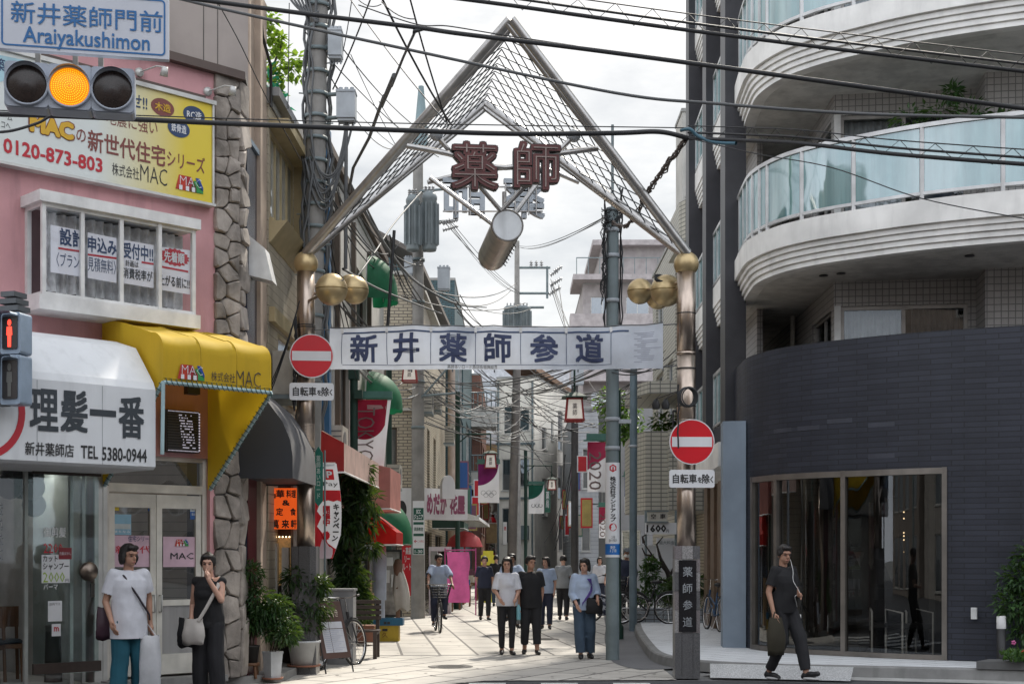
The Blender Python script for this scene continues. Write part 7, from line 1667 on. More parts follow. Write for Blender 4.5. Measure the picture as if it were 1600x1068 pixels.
# ------------------------------------------------------------------ street furniture on the left pavement
# A-frame menu board
def aboard():
    c = gnd(505, 1050, .05); c.z = 0.0; x, Y = -2.62, 19.75; root = thing('menu_board', 'brown A-frame menu board with paper price lists standing on the paving', 'menu board', V(x, Y, 0)); rz = R(48)
    M_ = Matrix.Rotation(rz, 3, 'Z'); P = lambda a, d, z: V(x, Y, 0) + M_ @ V(a, d, z); W2 = .25
    for s, nm in ((-1, 'front_panel'), (1, 'back_panel')):
        b = MB(); b.hexa([P(-W2, s * .27, .20), P(W2, s * .27, .20), P(W2, s * .25, .20), P(-W2, s * .25, .20), P(-W2, s * .03, .98), P(W2, s * .03, .98), P(W2, s * .01, .98), P(-W2, s * .01, .98)]); p = b.build(nm, mat('board brown', (.085, .045, .035), .5), root)
        if s < 0:
            f = lambda a, z, o=.006: P(a, -.27 - o + (.24) * (z - .20) / .78, z)
            b = MB()
            for (a0, a1, z0, z1) in ((-.19, -.06, .28, .60), (-.05, .19, .28, .60), (-.19, -.06, .61, .70), (-.05, .19, .61, .70)): b.quad(f(a0, z0), f(a1, z0), f(a1, z1), f(a0, z1))
            b.build('paper', mat('menu paper', (.50, .51, .55), .7, dirt=.05), p)
            b = MB()
            for k in range(11): z = .58 - .027 * k; b.quad(f(-.17, z, .009), f(.16 - .05 * (k % 3), z, .009), f(.16 - .05 * (k % 3), z + .009, .009), f(-.17, z + .009, .009))
            b.build('menu_lines', mat('faint print'), p)
            letter('お品書き', lambda a, y, d: f(a, .82 + y, .006 + d), .30, .11, mat('menu cream', (.5, .42, .35), .6, dirt=0), p, bold=.02)
    b = MB()
    for s in (-1, 1):
        for a in (-W2, W2): b.tube([P(a, s * .31, 0), P(a, s * .02, 1.0)], .012, 6)
    b.tube([P(-W2, 0, 1.02), P(W2, 0, 1.02)], .012, 6); b.tube([P(-W2, -.3, .1), P(-W2, .3, .1)], .008, 5); b.build('leg_frame', M_black, root)
aboard()
# bench
bn_ = thing('slatted_bench', 'dark brown slatted bench behind the menu board', 'bench', V(-2.75, 22.6, 0)); fb_ = Fr(-3.35, 22.6, 0)
b = MB()
for k in range(4): b.fbox(fb_, 0, 1.25, .72 - .0 + .085 * k - .12, .78 - .12 + .085 * k, -.03, .0)
b.build('backrest', M_dwood, bn_); b = MB()
for k in range(4): b.fbox(fb_, 0, 1.25, .42, .45, .05 + .1 * k, .13 + .1 * k)
b.build('seat', M_dwood, bn_)
for u in (.06, 1.19):
    b = MB(); b.fbox(fb_, u - .03, u + .03, 0, .42, .38, .43); b.fbox(fb_, u - .03, u + .03, 0, .92, -.07, -.03); b.fbox(fb_, u - .03, u + .03, .38, .42, -.03, .38); b.build('leg', M_dwood, bn_)
# crates: blue tray over yellow bottle crate
def crate(name, lab, x, Y, z, w, d, h, m, mark=None):
    r = thing(name, lab, 'crate', V(x, Y, z)); b = MB(); t = .025
    for (cx_, cy, sx, sy) in ((0, -d / 2, w, t), (0, d / 2, w, t), (-w / 2, 0, t, d - t), (w / 2, 0, t, d - t)): 
        b.box(V(x + cx_, Y + cy, z + h / 2), (sx, sy, h))
    b.box(V(x, Y, z + .03), (w - t, d - t, .03)); b.box(V(x, Y - d / 2 - .006, z + h - .03), (w * 1.02, .012, .05)); b.box(V(x, Y - d / 2 - .006, z + .03), (w * 1.02, .012, .05))
    for k in range(7): 
        if abs(k - 3) > 1 or not mark: b.box(V(x - w / 2 + w * k / 6, Y - d / 2 - .008, z + h / 2), (.02, .014, h * .7))
    b.build('shell', m, r)
    b = MB(); b.box(V(x, Y - d / 2 - .0135, z + h - .08), (w * .2, .003, .05)); b.build('grip_hole', M_black, r)
    if mark: letter(mark, lambda a, y, dd: V(x + a, Y - d / 2 - .013 - dd, z + h * .42 + y), w * .22, h * .35, mat('crate mark', (.22, .12, .01), .6, dirt=0), r, bold=.03)
crate('bottle_crate', 'yellow plastic bottle crate on the paving under a blue tray', -2.42, 27.0, .0, .50, .36, .30, mat('crate yellow', (.42, .29, .02), .5, dirt=.35), '久')
crate('blue_tray', 'shallow blue plastic tray lying on the yellow bottle crate', -2.38, 27.0, .302, .58, .40, .13, mat('crate blue', (.01, .10, .19), .4, dirt=.25))
# cardboard boxes, tubs, statue under cloth, standing signs
for k, (x, Y, z, w, h, lab) in enumerate(((-2.98, 28.2, .1, .42, .42, 'lowest cardboard box of the pile beside the evergreen tree'), (-2.98, 28.2, .522, .40, .36, 'middle cardboard box of the pile beside the evergreen tree'), (-3.0, 28.2, .884, .36, .26, 'topmost cardboard box of the pile, with a dark window'))):
    r = thing('cardboard_box', lab, 'box', V(x, Y, z), 'cardboard boxes stacked by the tree'); b = MB(); b.box(V(x, Y, z + h / 2), (w, .4, h)); b.build('carton', M_cardb, r); b = MB(); b.box(V(x, Y - .2015, z + h / 2), (.05, .003, h)); b.box(V(x - .1, Y - .2015, z + h * .7), (.12, .003, .08)); b.build('tape', mat('tape', (.5, .42, .3), .4), r)
b = MB(); c = V(-2.72, 29.0, .1); b.lathe(c, [(.11, 0), (.10, .3), (.10, .62)], 16); b.lathe(c, [(.13, .62), (.14, 1.5), (.12, 1.72), (0, 1.74)], 18); r = tag(b.build('standing_roll', mat('pale blue plastic', (.42, .48, .58), .4, trans=.2, dirt=.1)), 'tall pale blue plastic wrapped stand beside the cardboard boxes', 'stand')
b = MB(); b.disc(V(-2.76, 28.95, 1.98), V(0, -1, 0), .17, .05, 26); b.lathe(V(-2.76, 28.98, 1.60), [(.03, 0), (.03, .25)], 8); tag(b.build('round_stand_sign', mat('sign acrylic', (.50, .50, .48), .4, trans=.2)), 'round pale sign on top of the blue wrapped stand', 'sign')
st = thing('draped_statue', 'small statue or frame draped in an off-white cloth on the left pavement', 'statue', V(-2.55, 31.5, 0)); c = V(-2.55, 31.5, .1); b = MB(); b.lathe(c, [(.05, 0), (.05, .6), (.09, .8), (.06, 1.05), (.10, 1.2), (.11, 1.32), (.07, 1.45), (0, 1.47)], 12); b.build('figure', mat('statue brown', (.16, .09, .06), .7), st)
b = MB(); rows = []
for i in range(9):
    t_ = i / 8; rows.append([c + V((.06 + .11 * math.sin(t_ * 2.2) * (1 if i else .6)) * math.cos(a) * (1 + .18 * math.sin(a * 5 + t_)) + .10 * t_, (.06 + .09 * t_) * math.sin(a) * (1 + .15 * math.sin(a * 4)), 1.28 - .95 * t_ + .05 * math.sin(a * 3)) for a in [2 * math.pi * j / 24 for j in range(25)]])
b.loft(rows); b.build('drape', mat('drape cloth', (.46, .44, .40), .8, dirt=.2), st)
# green street-name board and campaign flag in front of the tree
gs = thing('street_name_board', 'green pointed vertical street name board with white characters', 'sign', V(-2.76, 20.2, 0)); fg = Fr(-2.95, 20.25, 0); u, o = fg.u(498), 0
b = MB(); zt, zb = fg.z(498, 708), fg.z(498, 782); w = .063
out = [fg.p(u - w, zb, 0), fg.p(u, zb - .08, 0), fg.p(u + w, zb, 0), fg.p(u + w, zt, 0), fg.p(u, zt + .10, 0), fg.p(u - w, zt, 0)]
b.prism([p + fg.n * .01 for p in out][::-1], fg.n * .02); b.build('plate', mat('board green', (.01, .16, .12), .4, dirt=.1), gs)
letter('薬\n師\nあ\nい\nロ\nー\nド', flat(fg, u, (zt + zb) / 2, .03), .06, zt - zb - .06, mat('pale green ink', (.45, .55, .5), .5, dirt=0), gs, bold=.02, ls=.95, ex=.004)
b = MB(); b.tube([fg.p(u + .08, 0, -.06), fg.p(u + .08, zt + .05, -.06)], .013, 8); b.box(fg.p(u + .03, zt - .2, -.03), (.12, .03, .03)); b.build('post', M_gpole, gs)
nf = thing('campaign_flag', 'tall red and white campaign flag on a pole beside the green name board', 'flag', V(-2.62, 20.6, 0)); fn_ = Fr(-2.95, 20.7, 0)
ua, ub, zt, zb = fn_.u(489), fn_.u(524), fn_.z(505, 724), fn_.z(505, 872)
def nmap(s, t, d=0): 
    wd = (ub - ua) * (1 + .15 * math.sin(t * 2.6) - .35 * max(0, t - .75) * 3 * s); return fn_.p(ua + .02 + wd * s + .02 * math.sin(t * 3), zt - (zt - zb) * t, .03 * math.sin(t * 7 + s * 2) + d)
b = MB(); b.loft([[nmap(i / 10, j / 20) for i in range(11)] for j in range(21)]); b.build('cloth', mat('flag cloth'), nf)
mr = mat('campaign red', (.62, .02, .03), .6, dirt=.05, trans=.3)
for pts in ([(.0, .36), (.2, .40), (.05, .50), (.22, .56), (.05, .66), (.3, .74), (.55, .84), (1, .90), (1, 1), (0, 1)], [(.30, .28), (1, .28), (1, .40), (.85, .385), (.7, .40), (.5, .385), (.30, .40)], [(.45, .06), (.82, .06), (.82, .17), (.45, .17)]):
    b = MB(); b.add([nmap(s, t, .008) for s, t in pts], [tuple(range(len(pts)))]); b.build('red_print', mr, nf)
wN, hN = (ub - ua), (zt - zb); fm_ = lambda s0, t0: (lambda x, y, d: nmap(s0 + x / wN, t0 - y / hN, d + .012))
letter('開\n催\n中', fm_(.42, .55), .10, .30, mr, nf, bold=.05, ls=.9); letter('キ\nャ\nン\nペ\nー\nン', fm_(.80, .62), .085, .55, M_ink, nf, bold=.05, ls=.9); letter('P', fm_(.64, .115), .08, .1, M_sign, nf, bold=.04); letter('Pay', fm_(.64, .22), .2, .08, M_ink, nf, bold=.0)
b = MB(); b.add([nmap(.42 + .18 * (1 if k % 2 else .8) * math.cos(k * math.pi / 12), .76 + .055 * (1 if k % 2 else .8) * math.sin(k * math.pi / 12), .010) for k in range(24)], [tuple(range(24))]); b.build('red_badge', mat('campaign red'), nf)
b = MB(); b.tube([fn_.p(ua - .0, 0, 0), fn_.p(ua - .0, zt + .05, 0)], .012, 6); b.tube([fn_.p(ua, zt + .01, 0), fn_.p(ub, zt + .01, 0)], .008, 5); b.lathe(fn_.p(ua, 0, 0), [(.2, 0), (.2, .06), (.05, .10)], 16); b.build('pole', M_white, nf)
# low cabinet / grey bin next to the plants
b = MB(); b.box(V(-2.62, 21.2, .55), (.5, .4, 1.1)); b.box(V(-2.62, 21.2, 1.115), (.54, .44, .03)); b.box(V(-2.62, 20.99, .9), (.4, .01, .25)); tag(b.build('grey_cabinet', mat('cabinet grey', (.22, .22, .225), .5, dirt=.2)), 'grey street cabinet standing by the restaurant counter', 'cabinet')

# ------------------------------------------------------------------ bicycles
def bicycle(lab, loc, rz, frame_m, basket=True, group=None, lean=0, child=False):
    r = thing('bicycle', lab, 'bicycle', V(0, 0, 0), group); R_ = .335; wb = .54    # along +x
    for x in (-wb, wb):
        b = MB(); c = V(x, 0, R_); ring = [c + V(R_ * math.cos(a), 0, R_ * math.sin(a)) for a in [2 * math.pi * k / 32 for k in range(33)]]; b.tube(ring, .02, 8, cap=False); w = b.build('tyre', M_tyre, r)
        b = MB(); b.tube([c + (p - c) * .93 for p in ring], .011, 6, cap=False); b.lathe(c - V(0, .04, 0), [(.025, 0), (.025, .08)], 10, axis=V(0, 1, 0))
        for k in range(18): a = 2 * math.pi * k / 18; b.tube([c + V(.02 * math.cos(a + 1), .02 * (-1) ** k, .02 * math.sin(a + 1)), c + V(R_ * .92 * math.cos(a), 0, R_ * .92 * math.sin(a))], .0025, 4, cap=False)
        b.build('rim', M_chrome, w)
        b = MB(); b.tube([c + (p - c) * 1.1 for p in ring[4 if x < 0 else 6:16 if x < 0 else 15]], .014, 6); b.build('mudguard', M_black, r)
    bbp = V(-.05, 0, .29); st_ = V(-.20, 0, .76); hd = V(.40, 0, .80); hdb = V(.43, 0, .64)
    b = MB(); b.tube([bbp, st_], .017, 8); b.tube([bbp, hdb], .02, 8); b.tube([bbp.lerp(st_, .45), hdb + V(0, 0, .03)], .016, 8); b.tube([hd, hdb], .022, 8)
    for s in (-.05, .05): b.tube([V(-wb, s, R_), bbp + V(0, s * .6, 0)], .010, 6); b.tube([V(-wb, s, R_), st_ + V(0, s * .3, -.08)], .009, 6); b.tube([V(wb, s, R_), hdb + V(.01, s, -.02)], .013, 6)
    b.build('frame', frame_m, r)
    b = MB(); b.tube([st_, st_ + V(-.03, 0, .12)], .012, 6); c = st_ + V(-.05, 0, .15); b.ball(c, .12, 14, 8, sc=(1.05, .75, .35)); b.build('saddle', M_black, r)
    b = MB(); h = hd + V(-.03, 0, .20); b.tube([hd, h], .013, 6); b.tube([h + V(-.14, -.28, .02), h + V(-.05, -.26, .03), h + V(.02, -.08, 0), h + V(.02, .08, 0), h + V(-.05, .26, .03), h + V(-.14, .28, .02)], .011, 6); b.build('handlebar', M_chrome, r)
    b = MB()
    for s in (-.28, .28): b.tube([h + V(-.14, s, .02), h + V(-.05, s * .95, .03)], .016, 8)
    b.build('grip', M_black, r)
    b = MB(); b.lathe(bbp - V(0, .03, 0), [(.09, 0), (.09, .006)], 18, axis=V(0, 1, 0)); b.tube([bbp + V(0, -.06, 0), bbp + V(.06, -.06, -.16)], .009, 5); b.tube([bbp + V(0, .06, 0), bbp + V(-.06, .06, .16)], .009, 5); b.box(bbp + V(.06, -.10, -.16), (.09, .08, .02)); b.box(bbp + V(-.06, .10, .16), (.09, .08, .02)); b.build('crank', M_chrome, r)
    if basket:
        b = MB(); c = hd + V(.20, 0, .08); t = .006
        for k in range(6):
            z = -.13 + .055 * k; q = .13 + .012 * k; b.tube([c + V(x * q, y * q * 1.2, z) for x, y in ((-1, -1), (1, -1), (1, 1), (-1, 1), (-1, -1))], t, 4)
        for k in range(24):
            a = k / 24 * 4; i = int(a); f = a - i; cs_ = ((-1, -1), (1, -1), (1, 1), (-1, 1), (-1, -1)); x = cs_[i][0] + (cs_[i + 1][0] - cs_[i][0]) * f; y = cs_[i][1] + (cs_[i + 1][1] - cs_[i][1]) * f
            b.tube([c + V(x * .13, y * .156, -.13), c + V(x * .19, y * .228, .145)], t * .7, 4)
        b.build('basket', M_dwood if child else M_wire, r)
    b = MB(); b.tube([V(-.50, .07, .30), V(-.52, .16, .02)], .01, 5); b.build('kickstand', M_chrome, r)
    r.location = loc; r.rotation_euler = (lean, 0, rz); return r
M_bfr = mat('bike frame black', (.03, .03, .035), .35); M_bfs = mat('bike frame silver', (.4, .4, .42), .3, .7); M_bfb = mat('bike frame blue', (.03, .10, .22), .35)
pk = bicycle('black bicycle with brown basket parked across the pavement by the garden wall', V(2.92, 30.9, .15), R(174), M_bfr, True, 'bicycles parked by the garden', .06)
bicycle('bicycle with silver frame parked half behind the grey steel pole', V(2.25, 31.6, .15), R(155), M_bfs, False, 'bicycles parked by the garden', -.06)
bicycle('blue bicycle parked by the entrance behind the right gate post', V(4.0, 28.0, .15), R(96), M_bfb, False, 'bicycles parked by the garden', .05)
bicycle('dark bicycle leaning behind the A-frame menu board', V(-2.55, 20.5, 0), R(66), M_bfr, False, None, -.08)
# ------------------------------------------------------------------ overhead cables: all hung in space at their own distance
def cable(lab, pts, r, m=None, sag=0, n=14, name='overhead_cable', group='overhead cables across the street', hang=None):
    P = [at(*p) for p in pts]; path = smoothline(P, 8) if len(P) > 2 else catenary(P[0], P[1], sag, n)
    b = MB(); b.tube(path, r, 8, cap=False)
    if hang:     # spiral hanger over the cable with its own messenger wire
        up, pitch = hang; d = 0; last = path[0]; zig = []
        acc_ = [0]
        for a, c in zip(path, path[1:]): acc_.append(acc_[-1] + (c - a).length)
        k = 0; s = 0
        while s < acc_[-1]:
            i = max(j for j in range(len(acc_)) if acc_[j] <= s); i = min(i, len(path) - 2); q = path[i].lerp(path[i + 1], (s - acc_[i]) / max(1e-6, acc_[i + 1] - acc_[i])); zig.append(q + V(0, .02 * math.sin(k * 2), up if k % 2 else -r)); s += pitch; k += 1
        b.tube(zig, .004, 4, cap=False); b.tube([q + V(0, 0, up) for q in path], .006, 5, cap=False); b.tube([q + V(0, 0, up * .45) for q in path], .012, 5, cap=False)
    return tag(b.build(name, m or M_wire), lab, 'cable', group)
cable('thick black cable sloping down from the big pole to the upper right corner', [(285, -4, 13.2), (480, 22, 13.2), (650, 43, 13.2), (720, 53, 13.1), (900, 75, 13), (1110, 103, 12.8), (1380, 140, 12.6), (1620, 172, 12.4)], .022)
cable('thinner wire running just above the thick sloping cable', [(560, 8, 13.3), (650, 38, 13.3), (700, 41, 13.2), (780, 54, 13.2), (900, 72, 13.1)], .006)
cable('single grey cable sloping from the taupe wall past the gate peak', [(200, -22, 14), (360, 17, 14), (640, 78, 14), (960, 145, 13.8), (1120, 162, 13.6), (1350, 178, 13.4), (1620, 184, 13.2)], .016, M_wireg)
cable('uppermost cable with zigzag hanger entering from the top edge', [(700, -4, 12), (800, 9, 12), (920, 26, 12), (1110, 52, 12), (1350, 82, 12), (1620, 114, 12)], .018, hang=(.14, .16))
cable('long black cable crossing under the gate peak from the traffic light', [(-20, 178, 13.8), (60, 180, 13.8), (160, 184, 13.9), (330, 192, 14), (480, 198, 14), (640, 204, 14.2), (800, 209, 14.4), (960, 208, 14.6), (1030, 206, 14.6), (1075, 216, 14.7)], .026)
cable('hairline messenger wire above the long black cable', [(-20, 172, 14), (320, 184, 14), (640, 193, 14.2), (1078, 200, 14.7)], .006)
cable('black cable with zigzag hanger crossing the glass balcony to the right', [(1075, 216, 14.7), (1150, 219, 14.3), (1250, 224, 13.6), (1400, 241, 13), (1620, 258, 12.4)], .019, hang=(.13, .17))
cable('blue-grey loop of cable at the joint before the dark columns', [(1064, 204, 14.7), (1078, 202, 14.6), (1090, 212, 14.6), (1115, 222, 14.5), (1150, 224, 14.3)], .018, mat('blue cable', (.05, .13, .18), .5, dirt=0))
cable('thin wire sagging over the white balcony fascia on the right', [(1072, 215, 14.7), (1180, 240, 14), (1300, 262, 13.4), (1440, 310, 12.8), (1620, 345, 12.2)], .005)
cable('black cable dropping to the white arm of the left barber canopy', [(-10, 207, 13.5), (20, 204, 13.5), (60, 192, 13.6), (85, 180, 13.6), (130, 181, 13.7), (200, 186, 13.8)], .014)
cable('thin wire crossing the taupe upper wall', [(335, -5, 15), (372, 62, 15.5), (415, 150, 16), (470, 250, 17)], .006)
# the hairy drop from the cable joint to the gate beam and steel pole
rn = random.Random(31); b = MB()
for k in range(9):
    b.tube(catenary(at(1071 + rn.uniform(-3, 3), 218 + rn.uniform(-3, 3), 14.7), at(1010 + rn.uniform(-4, 4), 302, 19.2), 0, 22, .022, rn), .009, 4, cap=False)
for k in range(6): b.tube(catenary(at(1010, 300, 19.2), at(957, 345, 21.9), .25, 18, .03, rn), .010, 4, cap=False)
tag(b.build('drop_cable_bundle', mat('brown cable', (.10, .075, .065), .7, dirt=0)), 'hairy brown bundle of cables dropping from the joint to the steel pole', 'cable', 'overhead cables across the street')
# drop from the left pole's cable joint, thick in the middle
b = MB(); b.tube([at(652, 42, 13.2), at(630, 90, 14.2), at(612, 135, 15.2)], .014, 6); b.tube([at(616, 118, 15), at(596, 165, 16.3)], .028, 8); b.tube([at(600, 150, 16), at(577, 215, 17.8), at(552, 262, 19.5), at(545, 300, 20.8)], .022, 6); b.tube([at(652, 42, 13.2), at(645, 50, 13.2), at(664, 44, 13.2)], .02, 6)
tag(b.build('drop_cable', M_wireg), 'grey drop cable with thick splice hanging from the sloping cable to the left pole', 'cable', 'overhead cables across the street')
thin = [((545, -4, 21), (700, 195, 17), .008), ((596, -4, 14), (705, 195, 16.9), .012), ((640, -4, 15), (698, 190, 16.8), .010), ((580, -4, 20), (520, 140, 20.9), .012), ((550, -2, 21), (535, 85, 21), .008), ((452, 5, 20), (450, 170, 20), .007), ((548, 85, 20.9), (620, 230, 24), .006), ((592, 158, 20), (624, 200, 24), .006), ((515, 235, 20.9), (545, 380, 24), .008), ((520, 240, 20.9), (560, 480, 30), .008), ((557, -3, 14), (596, 7, 14), .005), ((596, 3, 14), (650, 30, 14), .006)]
for p, q, r in thin: b = MB(); b.tube(catenary(at(*p), at(*q), .05, 6), r, 5, cap=False); tag(b.build('overhead_wire', M_wire), 'thin black overhead wire at the left end of the gate', 'wire', 'thin wires at the left end of the gate')
# wires from pole to pole over the street
def wires(n, A, B, ja, jb, sag, r, seed, lab, grp, m=None):
    rn = random.Random(seed)
    for k in range(n):
        a = at(A[0] + rn.uniform(-ja, ja), A[1] + rn.uniform(-ja, ja), A[2]); c = at(B[0] + rn.uniform(-jb, jb), B[1] + rn.uniform(-jb, jb), B[2]); b = MB(); b.tube(catenary(a, c, sag * rn.uniform(.6, 1.4), 12), r * rn.uniform(.7, 1.3), 4, cap=False); tag(b.build('overhead_wire', m or M_wire), lab, 'wire', grp)
M_wirel = mat('pale cable', (.20, .205, .21), .5, dirt=0)
GT = 'tangled wires between the poles up the street'; LT = 'thin dark wire in the tangle between the poles up the street'; LP = 'pale thin wire in the tangle between the poles up the street'
wires(5, (500, 430, 21), (655, 560, 37), 10, 22, .35, .016, 1, LT, GT); wires(4, (545, 560, 27), (650, 600, 37), 10, 14, .3, .013, 2, LP, GT, M_wirel)
wires(7, (660, 590, 37), (806, 640, 58), 26, 22, .5, .017, 3, LT, GT); wires(6, (650, 600, 37), (745, 640, 43.5), 24, 14, .3, .012, 4, LP, GT, M_wirel)
wires(6, (745, 640, 43.5), (808, 660, 58), 20, 16, .4, .014, 5, LP, GT, M_wirel)
wires(9, (808, 625, 58), (897, 660, 61), 26, 40, .4, .018, 6, LT, GT); wires(6, (808, 640, 58), (880, 720, 64), 24, 36, .5, .016, 7, LT, GT)
wires(6, (808, 600, 58), (948, 575, 22), 14, 10, .30, .011, 8, LT, GT); wires(5, (897, 610, 61), (950, 620, 22), 26, 18, .25, .010, 9, LT, GT)
wires(5, (897, 640, 61), (990, 600, 30.5), 30, 16, .3, .012, 10, LT, GT); wires(5, (960, 575, 22), (1050, 560, 19), 8, 14, .12, .007, 11, LT, GT)
wires(4, (812, 455, 70), (700, 345, 37), 5, 5, .3, .012, 12, LT, GT); wires(5, (866, 440, 70), (905, 560, 61), 8, 16, .4, .016, 13, LT, GT); wires(3, (812, 385, 70), (960, 330, 22), 3, 4, .3, .008, 14, LT, GT)
wires(4, (700, 480, 37), (770, 520, 58), 20, 10, .25, .02, 15, LT, GT); wires(4, (605, 370, 30), (660, 470, 37), 8, 14, .4, .014, 16, LT, GT)
wires(4, (897, 700, 61), (860, 850, 66), 16, 10, .5, .016, 17, LT, GT); wires(3, (700, 510, 40), (790, 610, 58), 20, 12, .2, .02, 18, LT, GT)
# seed 40 and on: more of the tangle
for i, (A, B, ja, jb, n, sg, r) in enumerate((((500, 60, 21), (655, 250, 37), 30, 40, 4, .3, .010), ((505, 300, 21), (645, 400, 37), 30, 30, 5, .5, .014), ((655, 480, 37), (812, 470, 70), 30, 30, 4, .5, .018), ((745, 600, 43.5), (897, 640, 61), 30, 40, 6, .4, .014), ((655, 600, 37), (955, 560, 22), 30, 20, 5, .35, .010), ((655, 640, 37), (880, 690, 64), 20, 40, 5, .5, .015), ((812, 590, 58), (985, 620, 30.5), 20, 20, 5, .3, .012), ((490, 240, 21), (545, 580, 27), 16, 16, 4, .3, .010))): wires(n, A, B, ja, jb, sg, r, 40 + i, LT, GT)
for pts, r in ((((548, 290, 20.8), (600, 380, 26), (650, 440, 34), (715, 475, 38), (760, 480, 58)), .03), (((536, 420, 20.9), (600, 455, 28), (690, 490, 37)), .02), (((560, 300, 21), (610, 395, 28), (660, 470, 36.8)), .02), (((658, 300, 36.8), (615, 350, 30), (585, 395, 27), (530, 470, 22)), .018)):
    b = MB(); b.tube(smoothline([at(*p) for p in pts], 8), r, 6, cap=False); tag(b.build('overhead_cable', M_wireg), 'grey cable sagging from the big leaning pole towards the transformer pole', 'cable', 'cables from the leaning pole to the transformer pole')
b = MB(); b.tube([at(616, 360, 26), at(605, 520, 26)], .03, 8); tag(b.build('hanging_rod', M_black), 'vertical black rod between the cables left of the concrete transformer pole', 'rod')
# coils and small lamps on the right gate post
b = MB(); rn = random.Random(3); c = at(1072, 622, 18.5)
for k in range(6): rr = .10 + .02 * rn.random(); b.tube([c + V(rr * math.cos(a) + .01 * k - .02, -.14 - .006 * k, rr * 1.15 * math.sin(a)) for a in [2 * math.pi * j / 24 for j in range(25)]], .009, 5, cap=False)
b.tube(catenary(at(1060, 600, 18.5), at(1060, 700, 18.5), 0, 8, .01, rn), .012, 5)
for z in (5.45 - .62, 3.6, 4.1): b.lathe(V(GR.x, GR.y, z), [(.128, 0), (.135, .008), (.128, .016)], 16)
tag(b.build('cable_coil', M_wire), 'coil of black cable tied to the right gate post above the sign', 'cable')
b = MB()
for px in (1025, 1040): c = at(px, 632, 19.5); b.lathe(c, [(.05, -.06), (.06, .0), (.03, .07), (0, .09)], 12); b.tube([c + V(0, 0, .08), at(1066, 608, 18.7)], .008, 5)
tag(b.build('hanging_flood_lamps', M_black), 'two small black lamps hanging from wires left of the right gate post', 'lamp')
b = MB(); rn = random.Random(9)
for z in (3.05, 3.9, 4.4, 4.75): 
    for k in range(2): b.lathe(V(GL.x, GL.y, z + .03 * k), [(.128, 0), (.136, .008), (.128, .016)], 16)
for k in range(5): b.tube(catenary(V(GL.x - .12, GL.y - .1, 4.9), V(GL.x - .14, GL.y - .12, 3.6), 0, 10, .03, rn), .01, 4, cap=False)
for k in range(3): b.tube(catenary(at(415, 630 - 8 * k, 18.8), at(468, 470, 18.4), .1, 10), .010, 4, cap=False)
tag(b.build('post_wiring', M_wire), 'black wiring tied along the left gate post and slanting to the awning', 'cable')

# ------------------------------------------------------------------ traffic light with its name board, and the pedestrian light
TF = Fr(at(109, 137, 10).x, 10.0, 11.5)
ts = thing('traffic_light', 'horizontal three-lamp traffic light showing amber, seen from below at upper left', 'traffic light', TF.p(0, TF.z(109, 170), 0)); o = .0
M_house = mat('signal grey', (.36, .40, .47), .4, dirt=.2); zc = TF.z(109, 137)
def rrect(fr, u, z, w, h, c, o, n=5):
    pts = []
    for sx, sy, a0 in ((1, 1, 0), (-1, 1, 90), (-1, -1, 180), (1, -1, 270)):
        for k in range(n): a = R(a0 + 90 * k / (n - 1)); pts.append(fr.p(u + sx * (w - c) + c * math.cos(a), z + sy * (h - c) + c * math.sin(a), o))
    return pts
for k, px in enumerate((42, 109, 176)):
    u = TF.u(px); b = MB(); b.prism(rrect(TF, u, zc, .152, .163, .03, 0)[::-1], TF.n * -.16); b.prism(rrect(TF, u, zc, .146, .156, .03, .012)[::-1], TF.n * -.012)
    b.lathe(TF.p(u, zc, .012), [(.152, 0), (.152, .02), (.138, .022), (.136, .0)], 32, axis=TF.n); hs_ = b.build('housing', M_house, ts)
    b = MB(); vs = []
    rows = [[TF.p(u + r_ * math.cos(a), zc + r_ * math.sin(a), .015 + .025 * (1 - (r_ / .136) ** 2)) for a in [2 * math.pi * j / 28 for j in range(29)]] for r_ in (0.001, .04, .08, .11, .136)]
    b.loft(rows); lit = k == 1
    b.build('lens', mat('amber lens', (.80, .22, .0), .4, dirt=0, var=0, emit=.55) if lit else mat('dark lens', (.022, .014, .012), .25, dirt=.1, var=.3, scale=30), hs_)
    b = MB()
    if lit:
        for ri in range(1, 9):
            nn = ri * 7
            for j in range(nn): a = 2 * math.pi * j / nn + ri; rr = .0155 * ri; b.ball(TF.p(u + rr * math.cos(a), zc + rr * math.sin(a), .017 + .025 * (1 - (rr / .136) ** 2)), .0043, 6, 4)
        b.build('led_dots', mat('amber dots', (1, .58, .02), .4, dirt=0, var=0, emit=.8), hs_)
    # thin visor rim
    b = MB(); vs = []
    rows = [[TF.p(u + .147 * math.cos(a), zc + .147 * math.sin(a), d * (.4 + .6 * max(0, math.sin(a)))) for a in [2 * math.pi * j / 32 for j in range(33)]] for d in (.02, .075)]; b.loft(rows); b.build('visor', M_house, hs_)
b = MB(); 
for px in (57, 116, 156): u = TF.u(px); b.fbox(TF, u - .018, u + .018, zc + .15, zc + .32, -.1, -.07)
zz = zc + .5; b.tube([TF.p(-2.5, zz, -.15), TF.p(.6, zz, -.15)], .045, 10); b.build('hanger', mat('hanger grey', (.40, .40, .38), .5), ts)
b = MB(); b.tube([TF.p(-2.5, -0.0, -.15), TF.p(-2.5, zz + .3, -.15)], [.12, .08], 14); b.build('post', M_gpole, ts)
nb = thing('junction_name_board', 'white junction name board with blue Japanese and roman lettering above the traffic light', 'sign', TF.p(.1, zc + .3, 0)); o = .04
ua, ub = TF.u(-4, o), TF.u(264, o); zt, zb = TF.z(130, -14, o), TF.z(130, 84, o)
b = MB(); b.fbox(TF, ua, ub, zb, zt, -.02, o); b.build('plate', mat('plate white', (.58, .61, .68), .45, dirt=.08, var=.04), nb)
M_sb = mat('name blue', (.01, .13, .36), .4, dirt=0, var=0)
